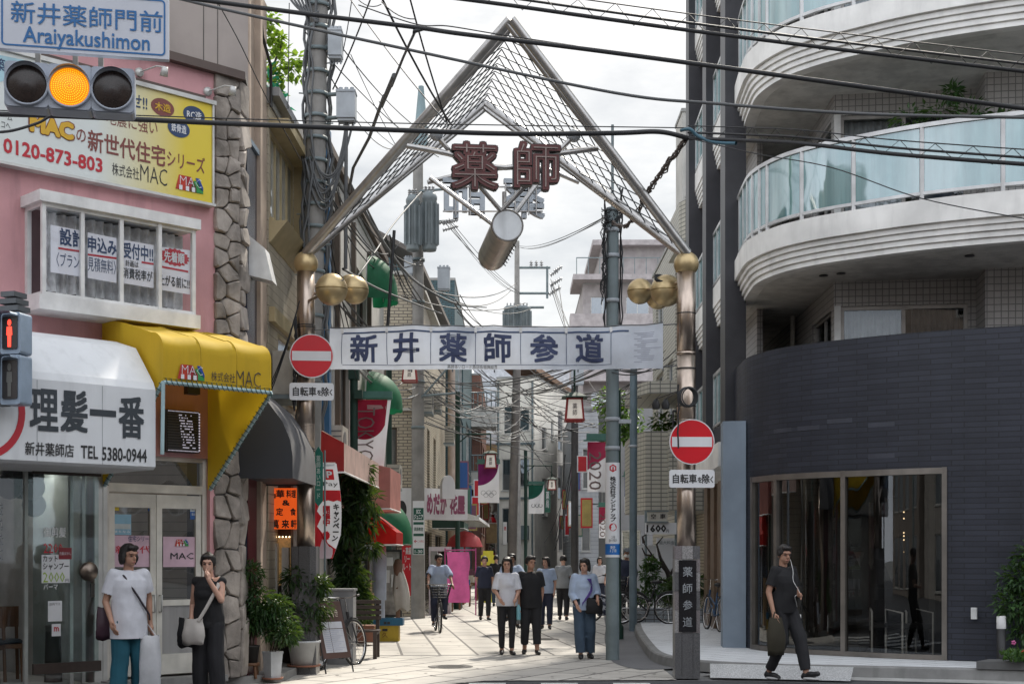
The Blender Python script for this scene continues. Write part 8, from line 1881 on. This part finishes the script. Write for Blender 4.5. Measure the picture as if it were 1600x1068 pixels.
outer = rrect(TF, (ua + ub) / 2, (zt + zb) / 2, (ub - ua) / 2 - .025, (zt - zb) / 2 - .022, .03, o + .003); inner = rrect(TF, (ua + ub) / 2, (zt + zb) / 2, (ub - ua) / 2 - .037, (zt - zb) / 2 - .034, .02, o + .003)
b = MB(); n = len(outer); b.add(outer + inner, [(k, (k + 1) % n, n + (k + 1) % n, n + k) for k in range(n)]); b.build('border', M_sb, nb)
tpx('新井薬師門前', TF, o, 17, 254, 27, 34, M_sb, nb, bold=.010, ex=.004, res=4); tpx('Araiyakushimon', TF, o, 36, 234, 64.5, 33, M_sb, nb, bold=.016, ex=.004, res=4)

PF = Fr(at(15, 560, 13.8).x, 13.8, -14)
pd = thing('pedestrian_light', 'pedestrian light with red standing figure lit at the left edge', 'pedestrian light', PF.p(0, PF.z(15, 632), 0)); u = PF.u(16)
for k, (y0, y1) in enumerate(((487, 553), (553, 632))):
    za, zb_ = PF.z(16, y1), PF.z(16, y0); zm = (za + zb_) / 2; h = (zb_ - za) / 2 - .004; w = .112
    b = MB(); b.prism(rrect(PF, u, zm, w, h, .03, .0)[::-1], PF.n * -.2); hs_ = b.build('housing', mat('light blue housing', (.30, .38, .48), .4, dirt=.2), pd)
    b = MB(); b.prism(rrect(PF, u, zm, w * .74, h * .78, .02, .012)[::-1], PF.n * -.01); b.build('lens', mat('pedestrian lens', (.05, .045, .045), .25, dirt=0, var=.3), hs_)
    b = MB(); rows = [[p + PF.n * d for p in rrect(PF, u, zm + .01, w * .86, h * .9, .03, 0)[:11]] for d in (.005, .14)]; b.loft(rows); b.build('visor', mat('light blue housing'), hs_)
    m = mat('red figure', (1, .07, .04), .4, dirt=0, var=0, emit=1.3) if k == 0 else mat('unlit figure', (.16, .16, .15), .5, dirt=0)
    b = MB(); q = lambda x, y: PF.p(u + x * w * .7, zm + y * h * .72, .016)
    b.add([q(.28 * math.cos(a), .68 + .22 * math.sin(a)) for a in [2 * math.pi * j / 14 for j in range(14)]], [tuple(range(14))])
    for pts in ([(-.36, .42), (.36, .42), (.42, -.15), (.26, -.18), (.24, -.95), (-.24, -.95), (-.26, -.18), (-.42, -.15)],): b.add([q(*p) for p in pts], [tuple(range(len(pts)))])
    b.build('figure', m, hs_)
b = MB()
for k in range(3): b.box(PF.p(u - .04, PF.z(16, 480) + .07 * k, -.12), (.24 - .04 * k, .2, .05), R(-18))
b.box(PF.p(u - .16, PF.z(16, 560), -.12), (.1, .1, .9), R(-18)); b.tube([PF.p(u - .3, 0, -.12), PF.p(u - .3, 3.9, -.12)], .06, 12); b.tube([PF.p(u - .3, PF.z(16, 478), -.12), PF.p(u, PF.z(16, 478), -.12)], .03, 8); b.tube([PF.p(u - .3, PF.z(16, 600), -.12), PF.p(u - .1, PF.z(16, 600), -.12)], .03, 8); b.build('mount', mat('mount dark', (.09, .10, .11), .5), pd)
# ------------------------------------------------------------------ people
def skinmat(name, c): return mat(name, c, .5, dirt=0, var=.12, scale=12)
SK = skinmat('skin light', (.52, .30, .22)); SKT = skinmat('skin tan', (.40, .22, .15))
M_hair = mat('black hair', (.015, .012, .011), .5, dirt=0, var=.4, scale=60)
def remeshed(name, b, voxel, m, parent, smooth=4, crease=0, seed=0, cuts=()):
    """join overlapping solids into one continuous skin"""
    og = origin(parent); me = bpy.data.meshes.new('t'); me.from_pydata([v - og for v in b.v], [], b.f); me.update()
    bm_ = bmesh.new(); bm_.from_mesh(me); bmesh.ops.recalc_face_normals(bm_, faces=bm_.faces); bm_.to_mesh(me); bm_.free()
    o = bpy.data.objects.new('t', me)
    r = o.modifiers.new('r', 'REMESH'); r.mode = 'VOXEL'; r.voxel_size = voxel; r.use_smooth_shade = True
    s = o.modifiers.new('s', 'SMOOTH'); s.iterations = smooth; s.factor = .5
    m2 = evaluated(o)
    bpy.data.objects.remove(o); bpy.data.meshes.remove(me)
    if crease:     # folds of cloth
        nrm_ = [v.normal.copy() for v in m2.vertices]; co_ = []
        for v, nv in zip(m2.vertices, nrm_):
            p = v.co.copy(); n_ = noise.noise(V(p.x * 7 + seed, p.y * 7, p.z * 4.5)) + .5 * noise.noise(V(p.x * 16, p.y * 16 + seed, p.z * 9))
            if name == 'hair': n_ += .9 * noise.noise(V(p.x * 60, p.y * 60, p.z * 14))
            co_ += (p + nv * (n_ * crease))[:]
        m2.vertices.foreach_set('co', co_)
    if cuts:     # cut hems and cuffs open: (point, direction, reach)
        bm_ = bmesh.new(); bm_.from_mesh(m2); kill = []
        for v in bm_.verts:
            for q, d, rr in cuts:
                w = v.co - (q - og)
                if w.dot(d) > 0 and w.length < rr: kill.append(v); break
        bmesh.ops.delete(bm_, geom=kill, context='VERTS'); bm_.to_mesh(m2); bm_.free()
    m2.name = name; m2.materials.clear(); m2.materials.append(m)
    for p in m2.polygons: p.use_smooth = True
    q = bpy.data.objects.new(name, m2); COL.objects.link(q); q.parent = parent; return q
def person(label, loc, yaw, H, pose=None, top=None, legs=None, shoes=None, hair=None, skin=None, fine=.011, group=None, female=False, head=(0, 0), mask=False):
    k = H / 1.70; root = thing('person', label, 'person', loc, group); skin = skin or SK
    J = dict(pel=(0, 0, .92), chest=(0, -.005, 1.22), neck=(0, .005, 1.43), head=(0, -.02, 1.585),
             shL=(.155, 0, 1.375), elL=(.215, .02, 1.10), wrL=(.225, -.07, .86), shR=(-.155, 0, 1.375), elR=(-.215, .02, 1.10), wrR=(-.225, -.07, .86),
             hiL=(.085, 0, .88), knL=(.095, -.02, .48), anL=(.10, .02, .085), hiR=(-.085, 0, .88), knR=(-.095, -.02, .48), anR=(-.10, .02, .085), toL=None, toR=None, hdL=None, hdR=None)
    rj = random.Random(label); w_ = lambda a: rj.uniform(-a, a)
    for s, q in (('L', 1), ('R', -1)):
        dx, dy = w_(.03), w_(.07); J['el' + s] = (q * (.205 + dx), .02 + dy * .4, 1.10); J['wr' + s] = (q * (.205 + dx * 2 - .03), -.07 + dy * 2, .87 + abs(dy) * .7)
    if head == (0, 0): head = (w_(.5), w_(.12) + .06)
    if pose: J.update(pose)
    M_ = Matrix.Rotation(yaw, 3, 'Z'); L0 = Vector(loc)
    def P(q): return L0 + M_ @ (V(*q) * k)
    j = {n: V(*q) for n, q in J.items() if q is not None}
    for s in 'LR':
        if 'to' + s not in j: j['to' + s] = j['an' + s] + V(.02 if s == 'L' else -.02, -.16, -.055)
        if 'hd' + s not in j: j['hd' + s] = j['wr' + s] + (j['wr' + s] - j['el' + s]).normalized() * .085
    class B(MB):
        def cap(s, a, c, r0, r1, n=12):
            a, c = Vector(a), Vector(c); s.tube([P(a), P(c)], [r0 * k, r1 * k], n); s.ball(P(a), r0 * k, 12, 8); s.ball(P(c), r1 * k, 12, 8); return s
        def ell(s, c, r, tilt=None):
            c = P(c); vs = len(s.v); s.ball(V(0, 0, 0), 1, 18, 12)
            for i in range(vs, len(s.v)):
                q = s.v[i]; q = V(q.x * r[0], q.y * r[1], q.z * r[2]) * k
                if tilt is not None: q = tilt @ q
                s.v[i] = c + M_ @ q
            return s
    def torso(b, g, z0=None, hem=0, wide=1.0):
        lean = (j['chest'] - j['pel']); up = j['neck'] - j['chest']
        b.ell(j['pel'] + V(0, 0, .0), ((.155 if female else .150) + g, .105 + g, .13 + g)); b.ell(j['pel'].lerp(j['chest'], .5), ((.125 if female else .14) + g * 1.2 * wide, .095 + g, .16 + g)); b.ell(j['chest'], (.155 + g * wide, .108 + g, .17 + g))
        if female: b.ell(j['chest'] + V(0, -.05, .0), (.125 + g, .085 + g, .08 + g))
        for s in ('shL', 'shR'): b.cap(j['chest'] + V(0, 0, .13), j[s], .062 + g, .056 + g)
    HD = j['head']; ty = Matrix.Rotation(head[0], 3, 'Z') @ Matrix.Rotation(head[1], 3, 'X'); h_ = lambda x, y, z: HD + ty @ V(x, y, z)
    b = B(); torso(b, 0)
    b.cap(j['neck'] + V(0, .01, -.05), HD + V(0, .015, -.06), .056, .052)
    b.ell(h_(0, .008, .025), (.074, .094, .092), ty); b.ell(h_(0, -.022, -.045), (.060, .070, .072), ty); b.ell(h_(0, -.068, -.088), (.026, .022, .022), ty)
    b.ell(h_(0, -.098, -.022), (.014, .020, .028), ty); b.ell(h_(0, -.088, -.064), (.024, .012, .012), ty); b.ell(h_(0, -.075, .028), (.055, .022, .016), ty)
    for s in (-1, 1): b.ell(h_(.077 * s, .012, -.012), (.010, .022, .034), ty)
    for s, q in (('L', 1), ('R', -1)):
        b.cap(j['sh' + s], j['el' + s], .050, .038); b.cap(j['el' + s], j['wr' + s], .038, .026)
        b.cap(j['hi' + s], j['kn' + s], .082, .055); b.cap(j['kn' + s], j['an' + s], .055, .038); b.ell(j['kn' + s].lerp(j['an' + s], .28) + V(0, .015, 0), (.050, .052, .10))
        b.cap(j['an' + s] + V(0, .03, -.04), j['to' + s], .034, .026)
        w, hd = j['wr' + s], j['hd' + s]; d = (hd - w).normalized(); side = d.cross(V(q, 0, 0)); side = side.normalized() if side.length > .2 else V(0, -1, 0)
        nrm = d.cross(side).normalized(); b.cap(w, w + d * .075, .026, .030); b.ell(w + d * .055 + side * .0, (.034, .034, .034))
        for i, (o_, ln) in enumerate(((-.034, .068), (-.011, .08), (.012, .075), (.034, .058))):
            p0 = w + d * .085 + side * o_; p1 = p0 + (d + side * o_ * 3 + nrm * q * -.18).normalized() * ln * .55; p2 = p1 + (d - nrm * q * .65).normalized() * ln * .5
            b.cap(p0, p1, .0098, .009, 8); b.cap(p1, p2, .009, .0078, 8)
        t0 = w + d * .03 - side * .026; t1 = t0 + (d * .6 - side * .8).normalized() * .04; t2 = t1 + (d - side * .15).normalized() * .032; b.cap(t0, t1, .013, .011, 8); b.cap(t1, t2, .011, .009, 8)
    remeshed('body', b, fine * .62, skin, root, 3)
    # eyes, brows, mouth
    eb = B()
    for s in (-1, 1): eb.ell(h_(.031 * s, -.083, .002), (.014, .008, .0065), ty); eb.ell(h_(.032 * s, -.086, .026), (.018, .008, .004), ty)
    eb.build('eyes', M_ink, root)
    if mask:
        mb_ = B(); mb_.ell(h_(0, -.052, -.052), (.062, .062, .050), ty); mb_.build('face_mask', M_white, root)
    else:
        mb_ = B(); mb_.ell(h_(0, -.095, -.064), (.021, .008, .006), ty); mb_.build('mouth', mat('lips', (.34, .12, .10), .5, dirt=0), root)
    if hair:
        m, kind = hair; b = B(); b.ell(h_(0, .020, .042), (.087, .098, .088), ty)
        b.ell(h_(0, -.06, .088), (.066, .040, .030), ty)
        for s in (-1, 1): b.ell(h_(.074 * s, .018, .015), (.017, .05, .055), ty)
        if kind == 'long': b.ell(h_(0, .06, -.06), (.088, .06, .14), ty); [b.ell(h_(.078 * s, .03, -.07), (.022, .05, .11), ty) for s in (-1, 1)]
        if kind == 'bob': b.ell(h_(0, .04, -.02), (.092, .07, .09), ty); [b.ell(h_(.080 * s, .01, -.04), (.018, .055, .07), ty) for s in (-1, 1)]
        if kind == 'bun': b.ell(h_(0, .07, .10), (.04, .04, .04), ty); b.ell(h_(0, .05, -.03), (.07, .06, .08), ty)
        if kind == 'cap': b.ell(h_(0, -.02, .085), (.090, .105, .05), ty); b.ell(h_(0, -.125, .065), (.06, .06, .012), ty)
        o = remeshed('hair' if kind != 'cap' else 'cap', b, .011, m, root, 2, .009, 2)
    if top:
        m, slv, hem, g, seed = top; b = B()
        pc = V(j['pel'].x, j['pel'].y, 0); fw = .94 if female else 1.0
        ax_ = lambda z: (j['pel'].lerp(j['chest'], (z - j['pel'].z) / max(.01, j['chest'].z - j['pel'].z)) if z < j['chest'].z else j['chest'].lerp(j['neck'], (z - j['chest'].z) / max(.01, j['neck'].z - j['chest'].z))) if z > j['pel'].z else V(pc.x, pc.y, z)
        zc_, zn = j['chest'].z, j['neck'].z; lv = [(hem - .10, .176, .122), (hem, .174, .121), (hem + .13, .168, .118), (zc_ - .10, .156 * fw, .112), (zc_ + .02, .162 * fw, .118), (zc_ + .10, .160 * fw, .108), (zn - .065, .125, .085), (zn - .015, .070, .062)]
        lv = [q for i, q in enumerate(lv) if i < 2 or q[0] > lv[i - 1][0]]; rows = [[P(V(ax_(z).x, ax_(z).y, z) + V((a_ + g) * math.cos(w), (c_ + g) * math.sin(w), 0)) for w in [2 * math.pi * i / 28 for i in range(28)]] for z, a_, c_ in lv]
        vs = [p for r_ in rows for p in r_]; n_ = len(rows); b.add(vs, [(i * 28 + q, i * 28 + (q + 1) % 28, (i + 1) * 28 + (q + 1) % 28, (i + 1) * 28 + q) for i in range(n_ - 1) for q in range(28)] + [tuple(range(27, -1, -1)), tuple((n_ - 1) * 28 + q for q in range(28))])
        for s in ('shL', 'shR'): b.cap(j['chest'] + V(0, 0, .12), j[s], .055 + g * .6, .054 + g * .5)
        if female: b.ell(j['chest'] + V(0, -.055, .0), (.120 + g * .6, .085 + g * .6, .07 + g))
        cuts = [(P((pc.x, pc.y, hem)), V(0, 0, -1), .5)]
        b.cap(j['neck'] + V(0, .012, -.035), j['neck'] + V(0, .008, -.02), .058, .06)
        if slv > 0:
            for s in 'LR':
                e_ = j['sh' + s].lerp(j['el' + s], slv) if slv <= 1 else j['el' + s].lerp(j['wr' + s], slv - 1); cuts.append((P(e_), M_ @ (j['el' + s] - j['sh' + s] if slv <= 1 else j['wr' + s] - j['el' + s]).normalized(), .076))
                if slv <= 1: b.cap(j['sh' + s], e_, .056 + g * .5, .050 + g * .75)
                else: b.cap(j['sh' + s], j['el' + s], .06 + g * .6, .048 + g * .6); b.cap(j['el' + s], j['el' + s].lerp(j['wr' + s], slv - 1), .048 + g * .6, .036 + g * .6)
        remeshed('top', b, fine * .8, m, root, 3, .011, seed, cuts)
    if legs:
        m, g, flare, ln, seed = legs; g += .006; cuts = []; b = B(); b.ell(j['pel'] + V(0, 0, -.02), (.158 + g, .112 + g, .13)); b.ell(j['pel'] + V(0, 0, .06), (.145 + g * .6, .102 + g * .5, .07))
        for s in 'LR':
            e_ = j['kn' + s].lerp(j['an' + s], ln); b.cap(j['hi' + s], j['kn' + s], .088 + g, .062 + g + flare * .4); b.cap(j['kn' + s], e_, .062 + g + flare * .4, .046 + g + flare); cuts.append((P(e_), M_ @ (j['an' + s] - j['kn' + s]).normalized(), .16 * k)); b.ell(j['kn' + s].lerp(j['an' + s], .28) + V(0, .012, 0), (.053 + g, .056 + g, .10))
        remeshed('trousers', b, fine * .85, m, root, 2, .010, seed + 3, cuts)
    if shoes:
        for s in 'LR':
            b = B(); a, t = j['an' + s], j['to' + s]; d = (t - a); d.z = 0; d = d.normalized() if d.length > .01 else V(0, -1, 0)
            b.cap(a + V(0, .01, -.02), a + V(0, .03, -.04), .044, .042); b.cap(a + V(0, .035, -.046), t + d * .02, .042, .034); b.ell(a.lerp(t, .5) + V(0, 0, -.01), (.045, .085, .035))
            sh = remeshed('shoe', b, .011, shoes[0], root, 2)
            if len(shoes) > 1: b = B(); e_ = a.lerp(t, .5) + d * -.005; e_.z = min(a.z - .085, t.z - .03) + .018; b.ell(e_, (.054, .132, .022), M_ @ Matrix.Rotation(math.atan2(d.x, -d.y), 3, 'Z') @ M_.inverted()); b.build('sole', shoes[1], sh)
    return root, (lambda q: P(V(*q))), j, k, M_
cloth = lambda n, c=None, r=.85: mat(n, c, r, dirt=0, var=.12, scale=5, bump=.25, bscale=120)
C_white = cloth('white cotton', (.60, .61, .66)); C_black = cloth('black cotton', (.009, .009, .011)); C_char = cloth('charcoal cloth', (.014, .014, .017)); C_teal = cloth('teal twill', (.010, .085, .125)); C_jean = cloth('blue denim', (.045, .075, .115)); C_navy = cloth('navy cloth', (.02, .025, .05)); C_blue = cloth('pale blue cotton', (.36, .44, .58)); C_grey = cloth('grey cloth', (.24, .25, .26))
M_shb = mat('black shoe', (.018, .018, .02), .5, dirt=0); M_sole = mat('white sole', (.55, .55, .55), .6)

# 1: white T-shirt, teal trousers, standing in front of the office door
Y = 15.2; p1, P1, J1, k1, R1 = person('person in a white T-shirt and teal trousers standing outside the office door', V(at(201, 0, Y).x, Y, .02), R(28), 1.72,
    dict(wrR=(-.20, -.10, .88), elR=(-.235, .03, 1.09), elL=(.225, .05, 1.12), wrL=(.235, .02, .86), anL=(.14, .05, .085), anR=(-.13, -.04, .085), knL=(.115, 0, .48)), (C_white, .72, .70, .028, 1), (C_teal, .012, .035, 1.0, 2), (M_shb, M_sole), (M_hair, 'bob'), SKT, .011, head=(R(25), R(8)))
b = MB(); b.tube([P1(q) for q in ((-.12, .10, 1.44), (-.07, -.11, 1.36), (.06, -.16, 1.15), (.2, -.08, .95), (.235, .04, .87))], .011, 6); b.tube([P1(q) for q in ((-.12, .10, 1.44), (.05, .16, 1.2), (.2, .1, .95))], .011, 6)
tag(b.build('shoulder_strap', mat('strap dark', (.03, .02, .03), .6, dirt=0)), 'dark bag strap crossing the white T-shirt by the office door', 'strap')
def bagmesh(P, c, w, h, d, sag=.2, flare=1.0):
    bb = MB(); rows = []
    for i in range(9):
        t = i / 8; z = h * (.5 - t); ww = w * (.5 + .5 * math.sin(t * math.pi * .75) * sag + .07 * noise.noise(V(t * 5, c[0] * 7, 2))) * (1 + (flare - 1) * t); dd = d * (.25 + .75 * math.sin(max(.0, t) * math.pi * .85 + .1))
        rows.append([P((c[0] + ww * math.cos(a) * (1 + .06 * math.sin(a * 3 + t * 4)), c[1] + dd * .5 * math.sin(a) * (1 + .1 * math.sin(a * 5)), c[2] + z + .008 * math.sin(a * 4 + t * 7) + .03 * noise.noise(V(a * 1.3, t * 4, w * 9 + c[0]))))  for a in [2 * math.pi * j / 24 for j in range(25)]])
    rows.append([P((c[0], c[1], c[2] - h * .5))] * 25); bb.loft(rows, useuv=False); return bb
b = bagmesh(P1, (.20, -.10, .42), .20, .62, .16); b.tube([P1((.14, -.1, .73)), P1((.20, .0, .85)), P1((.26, -.1, .73))], .008, 5)
tag(b.build('plastic_bag', mat('white plastic', (.74, .75, .78), .35, dirt=0, trans=.35)), 'large white plastic shopping bag held beside the teal trousers', 'bag')
b = bagmesh(P1, (-.20, .12, .86), .20, .34, .14); tag(b.build('side_bag', mat('plum bag', (.05, .02, .035), .5, dirt=0)), 'small dark plum bag at the hip of the person in the white T-shirt', 'bag')
# 2: black sleeveless top, hand to the face, cream cross-body bag
Y = 15.7; p2_, P2, J2, k2, R2 = person('person in a black sleeveless top with one hand raised to the face', V(at(326, 0, Y).x, Y, .02), R(-12), 1.62,
    dict(elL=(.20, -.10, 1.16), wrL=(.09, -.20, 1.40), hdL=(.06, -.17, 1.47), elR=(-.22, .05, 1.10), wrR=(-.17, -.10, .92), anL=(.12, 0, .085), anR=(-.11, .02, .085)), (C_black, 0, .84, .020, 5), (C_char, .022, .02, 1.0, 6), (M_shb, M_sole), (M_hair, 'bun'), SK, .011, female=True, head=(R(18), R(6)))
b = bagmesh(P2, (-.10, -.20, .80), .22, .30, .13, .25); tag(b.build('cream_bag', cloth('cream canvas', (.46, .43, .40))), 'cream canvas bag slung before the person in black', 'bag')
b = MB(); b.tube([P2(q) for q in ((.10, .08, 1.42), (.16, -.10, 1.32), (.06, -.19, 1.08), (-.03, -.22, .92))], .022, 6); tag(b.build('bag_strap', cloth('cream canvas')), 'cream strap crossing the black sleeveless top', 'strap')
b = bagmesh(P2, (-.26, -.02, .78), .20, .34, .14, .25); tag(b.build('black_bag', C_black), 'black tote bag behind the cream canvas bag', 'bag')
# 3: man in black walking past the dark shopfront
Y = 18.05; p3_, P3, J3, k3, R3 = person('person in a black T-shirt with white earphone cord walking past the dark shopfront', V(at(1224, 0, Y).x, Y, .035), R(36), 1.72,
    dict(pel=(0, 0, .91), chest=(0, -.02, 1.21), elR=(-.235, .03, 1.11), wrR=(-.24, -.06, .85), elL=(.22, -.01, 1.10), wrL=(.10, -.20, 1.06), hdL=(.04, -.23, 1.075), hiL=(.085, -.02, .87), knL=(.10, -.20, .50), anL=(.09, -.30, .10), toL=(.10, -.46, .10), knR=(-.09, -.06, .49), anR=(-.09, .16, .10), toR=(-.10, .01, .03)), (C_black, .72, .84, .026, 7), (C_char, .016, .0, .92, 8), (M_shb, M_sole), (M_hair, 'short'), SKT, .011, head=(R(-20), R(10)))
b = MB(); b.tube(smoothline([P3(q) for q in ((.05, -.07, 1.52), (.03, -.135, 1.38), (.01, -.16, 1.25), (.06, -.22, 1.10), (.0, -.20, 1.06), (.05, -.17, .98), (.10, -.14, .92))], 5), .004, 5); tag(b.build('earphone_cord', M_white), 'white earphone cord hanging on the black T-shirt', 'cord')
b = bagmesh(P3, (-.24, -.10, .56), .22, .46, .16, .35); b.tube([P3((-.30, -.1, .76)), P3((-.245, -.08, .86)), P3((-.19, -.1, .76))], .012, 6); tag(b.build('olive_bag', cloth('olive cloth', (.035, .03, .018))), 'olive brown soft bag carried by the person walking past the shopfront', 'bag')
b = MB(); b.box(P3((.165, -.13, .80)), (.03, .01, .05), R(36)); b.build('trouser_badge', M_white, p3_)
# 4, 5: pair walking away/towards in the street
Y = 23.2; person('person in a white top and tight dark trousers walking in the middle of the street', V(at(792, 0, Y).x, Y, 0), R(6), 1.60, dict(elL=(.21, -.02, 1.12), wrL=(.14, -.16, .98), elR=(-.21, -.02, 1.12), wrR=(-.14, -.16, .98), anL=(.08, -.06, .085), knL=(.09, -.05, .48), anR=(-.08, .08, .085)), (C_white, .95, .84, .02, 11), (C_char, .0, -.004, .92, 12), (M_shb,), (M_hair, 'long'), SK, .014, female=True)
p5_, P5, J5, k5, R5 = person('person in black T-shirt and cropped dark trousers carrying a pale blue bottle', V(at(829, 0, 23.3).x, 23.3, 0), R(2), 1.62, dict(wrR=(-.21, -.10, .86), knL=(.10, -.06, .48), anL=(.11, -.10, .085), anR=(-.10, .10, .085)), (C_black, .75, .80, .03, 13), (C_char, .016, .0, .78, 14), (M_shb,), (M_hair, 'short'), SKT, .014)
b = MB(); c = P5((-.215, -.17, .60)); b.lathe(c, [(0, 0), (.034, 0), (.036, .02), (.036, .20), (.02, .23), (.02, .25), (0, .26)], 14); tag(b.build('water_bottle', mat('bottle blue', (.20, .45, .52), .3, dirt=0)), 'pale blue water bottle held by the person in the black T-shirt', 'bottle')
# 6: person with jeans and bags
Y = 22.3; p6_, P6, J6, k6, R6 = person('person in a pale shirt and blue jeans next to the steel pole', V(at(913, 0, Y).x, Y, 0), R(5), 1.58, dict(elR=(-.21, 0, 1.10), wrR=(-.15, -.15, .92), elL=(.22, -.02, 1.12), wrL=(.20, -.18, 1.02), knR=(-.09, -.06, .48), anR=(-.07, -.08, .085), anL=(.10, .08, .085)), (C_blue, 1.7, .82, .03, 15), (C_jean, .022, .015, .96, 16), (M_shb,), (M_hair, 'bob'), SK, .014, female=True)
b = MB(); b.loft([[P6((.02 + .10 * math.sin(t * .9 + s * .5), -.16 + .02 * s, 1.36 - .1 * t - .0 * s)) for t in range(6)] for s in range(3)]); tag(b.build('purple_scarf', cloth('violet scarf', (.09, .05, .25))), 'violet scarf or garment hanging on the pale shirt near the steel pole', 'scarf')
b = bagmesh(P6, (.14, -.20, .90), .24, .26, .14, .2); tag(b.build('black_handbag', C_black), 'black handbag held before the blue jeans', 'bag')
m, t, bs_ = newmat('floral print'); f = noisef(t, 14, 2, lo=.48, hi=.54); t.links.new(mixc(t, f, (.02, .025, .05), (.45, .46, .5)), bs_.inputs[0]); MATS['floral print'] = m
b = bagmesh(P6, (.34, -.14, .88), .24, .30, .16, .2); tag(b.build('floral_bag', m), 'navy and white floral tote bag beside the steel pole', 'bag')
# 7: cyclist coming towards us
Y = 30.4; bx = at(684, 0, Y).x; cyc = bicycle('bicycle ridden towards the camera by the cyclist on the left', V(bx, Y, 0), R(-90 + 8), M_bfr, True)
person('cyclist in a pale top and dark shorts riding towards the camera', V(bx, Y + .32, .09), R(8), 1.62, dict(pel=(0, .12, .92), chest=(0, -.02, 1.18), neck=(0, -.06, 1.39), head=(0, -.10, 1.54), shL=(.16, -.06, 1.34), shR=(-.16, -.06, 1.34), elL=(.25, -.24, 1.14), wrL=(.27, -.44, .98), elR=(-.25, -.24, 1.14), wrR=(-.27, -.44, .98), hiL=(.085, .08, .88), knL=(.13, -.26, .66), anL=(.12, -.18, .26), hiR=(-.085, .08, .88), knR=(-.13, -.26, .50), anR=(-.12, -.12, .10)), (C_blue, .8, .84, .045, 17), (C_navy, .01, .0, .9, 18), (M_shb,), (M_hair, 'short'), SKT, .015)
# 8: rider behind the pair
Y = 29.5; bx = at(792, 0, Y).x; bicycle('bicycle seen end on behind the walking pair', V(bx + .1, Y, 0), R(-88), M_bfr, True)
person('cyclist in a light blue top behind the walking pair', V(bx + .1, Y + .32, .09), R(3), 1.62, dict(pel=(0, .12, .92), chest=(0, -.02, 1.18), neck=(0, -.06, 1.39), head=(0, -.10, 1.54), shL=(.16, -.06, 1.34), shR=(-.16, -.06, 1.34), elL=(.25, -.24, 1.14), wrL=(.27, -.44, .98), elR=(-.25, -.24, 1.14), wrR=(-.27, -.44, .98), hiL=(.085, .08, .88), knL=(.14, -.26, .50), anL=(.13, -.12, .10), hiR=(-.085, .08, .88), knR=(-.13, -.26, .66), anR=(-.12, -.18, .26)), (C_blue, 1.6, .84, .045, 27), (C_grey, .012, .0, .96, 28), (M_shb,), (M_hair, 'cap'), SKT, .016)
# 9: masked man in dark by the slim pole
Y = 33.5; person('person in dark clothes, cap and white mask by the slim grey pole', V(at(979, 0, Y).x, Y, .15), R(0), 1.66, dict(anL=(.09, -.08, .085), anR=(-.09, .08, .085)), (C_navy, 1.6, .8, .03, 21), (C_char, .02, 0, .96, 22), (M_shb,), (mat('cap grey', (.10, .11, .12), .8, dirt=0), 'cap'), SKT, .016, mask=True)
# 10-12: passers-by farther off
for px, Y, yaw, H, tm, lm, hr, lab in ((757, 36.0, 10, 1.62, C_navy, C_char, 'short', 'person in a navy shirt beside the hot pink cloth'), (853, 31.5, -4, 1.60, C_blue, C_navy, 'bob', 'person in a light blue blouse behind the black T-shirt'), (880, 36.0, 175, 1.64, C_grey, C_char, 'short', 'person in grey walking away between the two nearer pedestrians'), (937, 44.0, 2, 1.60, C_white, C_navy, 'bob', 'distant person in a white blouse left of the steel pole'), (775, 46, 170, 1.66, C_char, C_jean, 'short', 'distant person in charcoal top and blue jeans walking away')):
    person(lab, V(at(px, 0, Y).x, Y, 0), R(yaw), H, dict(anL=(.09, -.09, .085), knL=(.095, -.07, .48), anR=(-.09, .10, .085)), (tm, .8, .84, .025, px), (lm, .012, 0, .95, px + 1), (M_shb,), (M_hair, hr), SK, .018)
bpy.data.scenes.remove(TS)
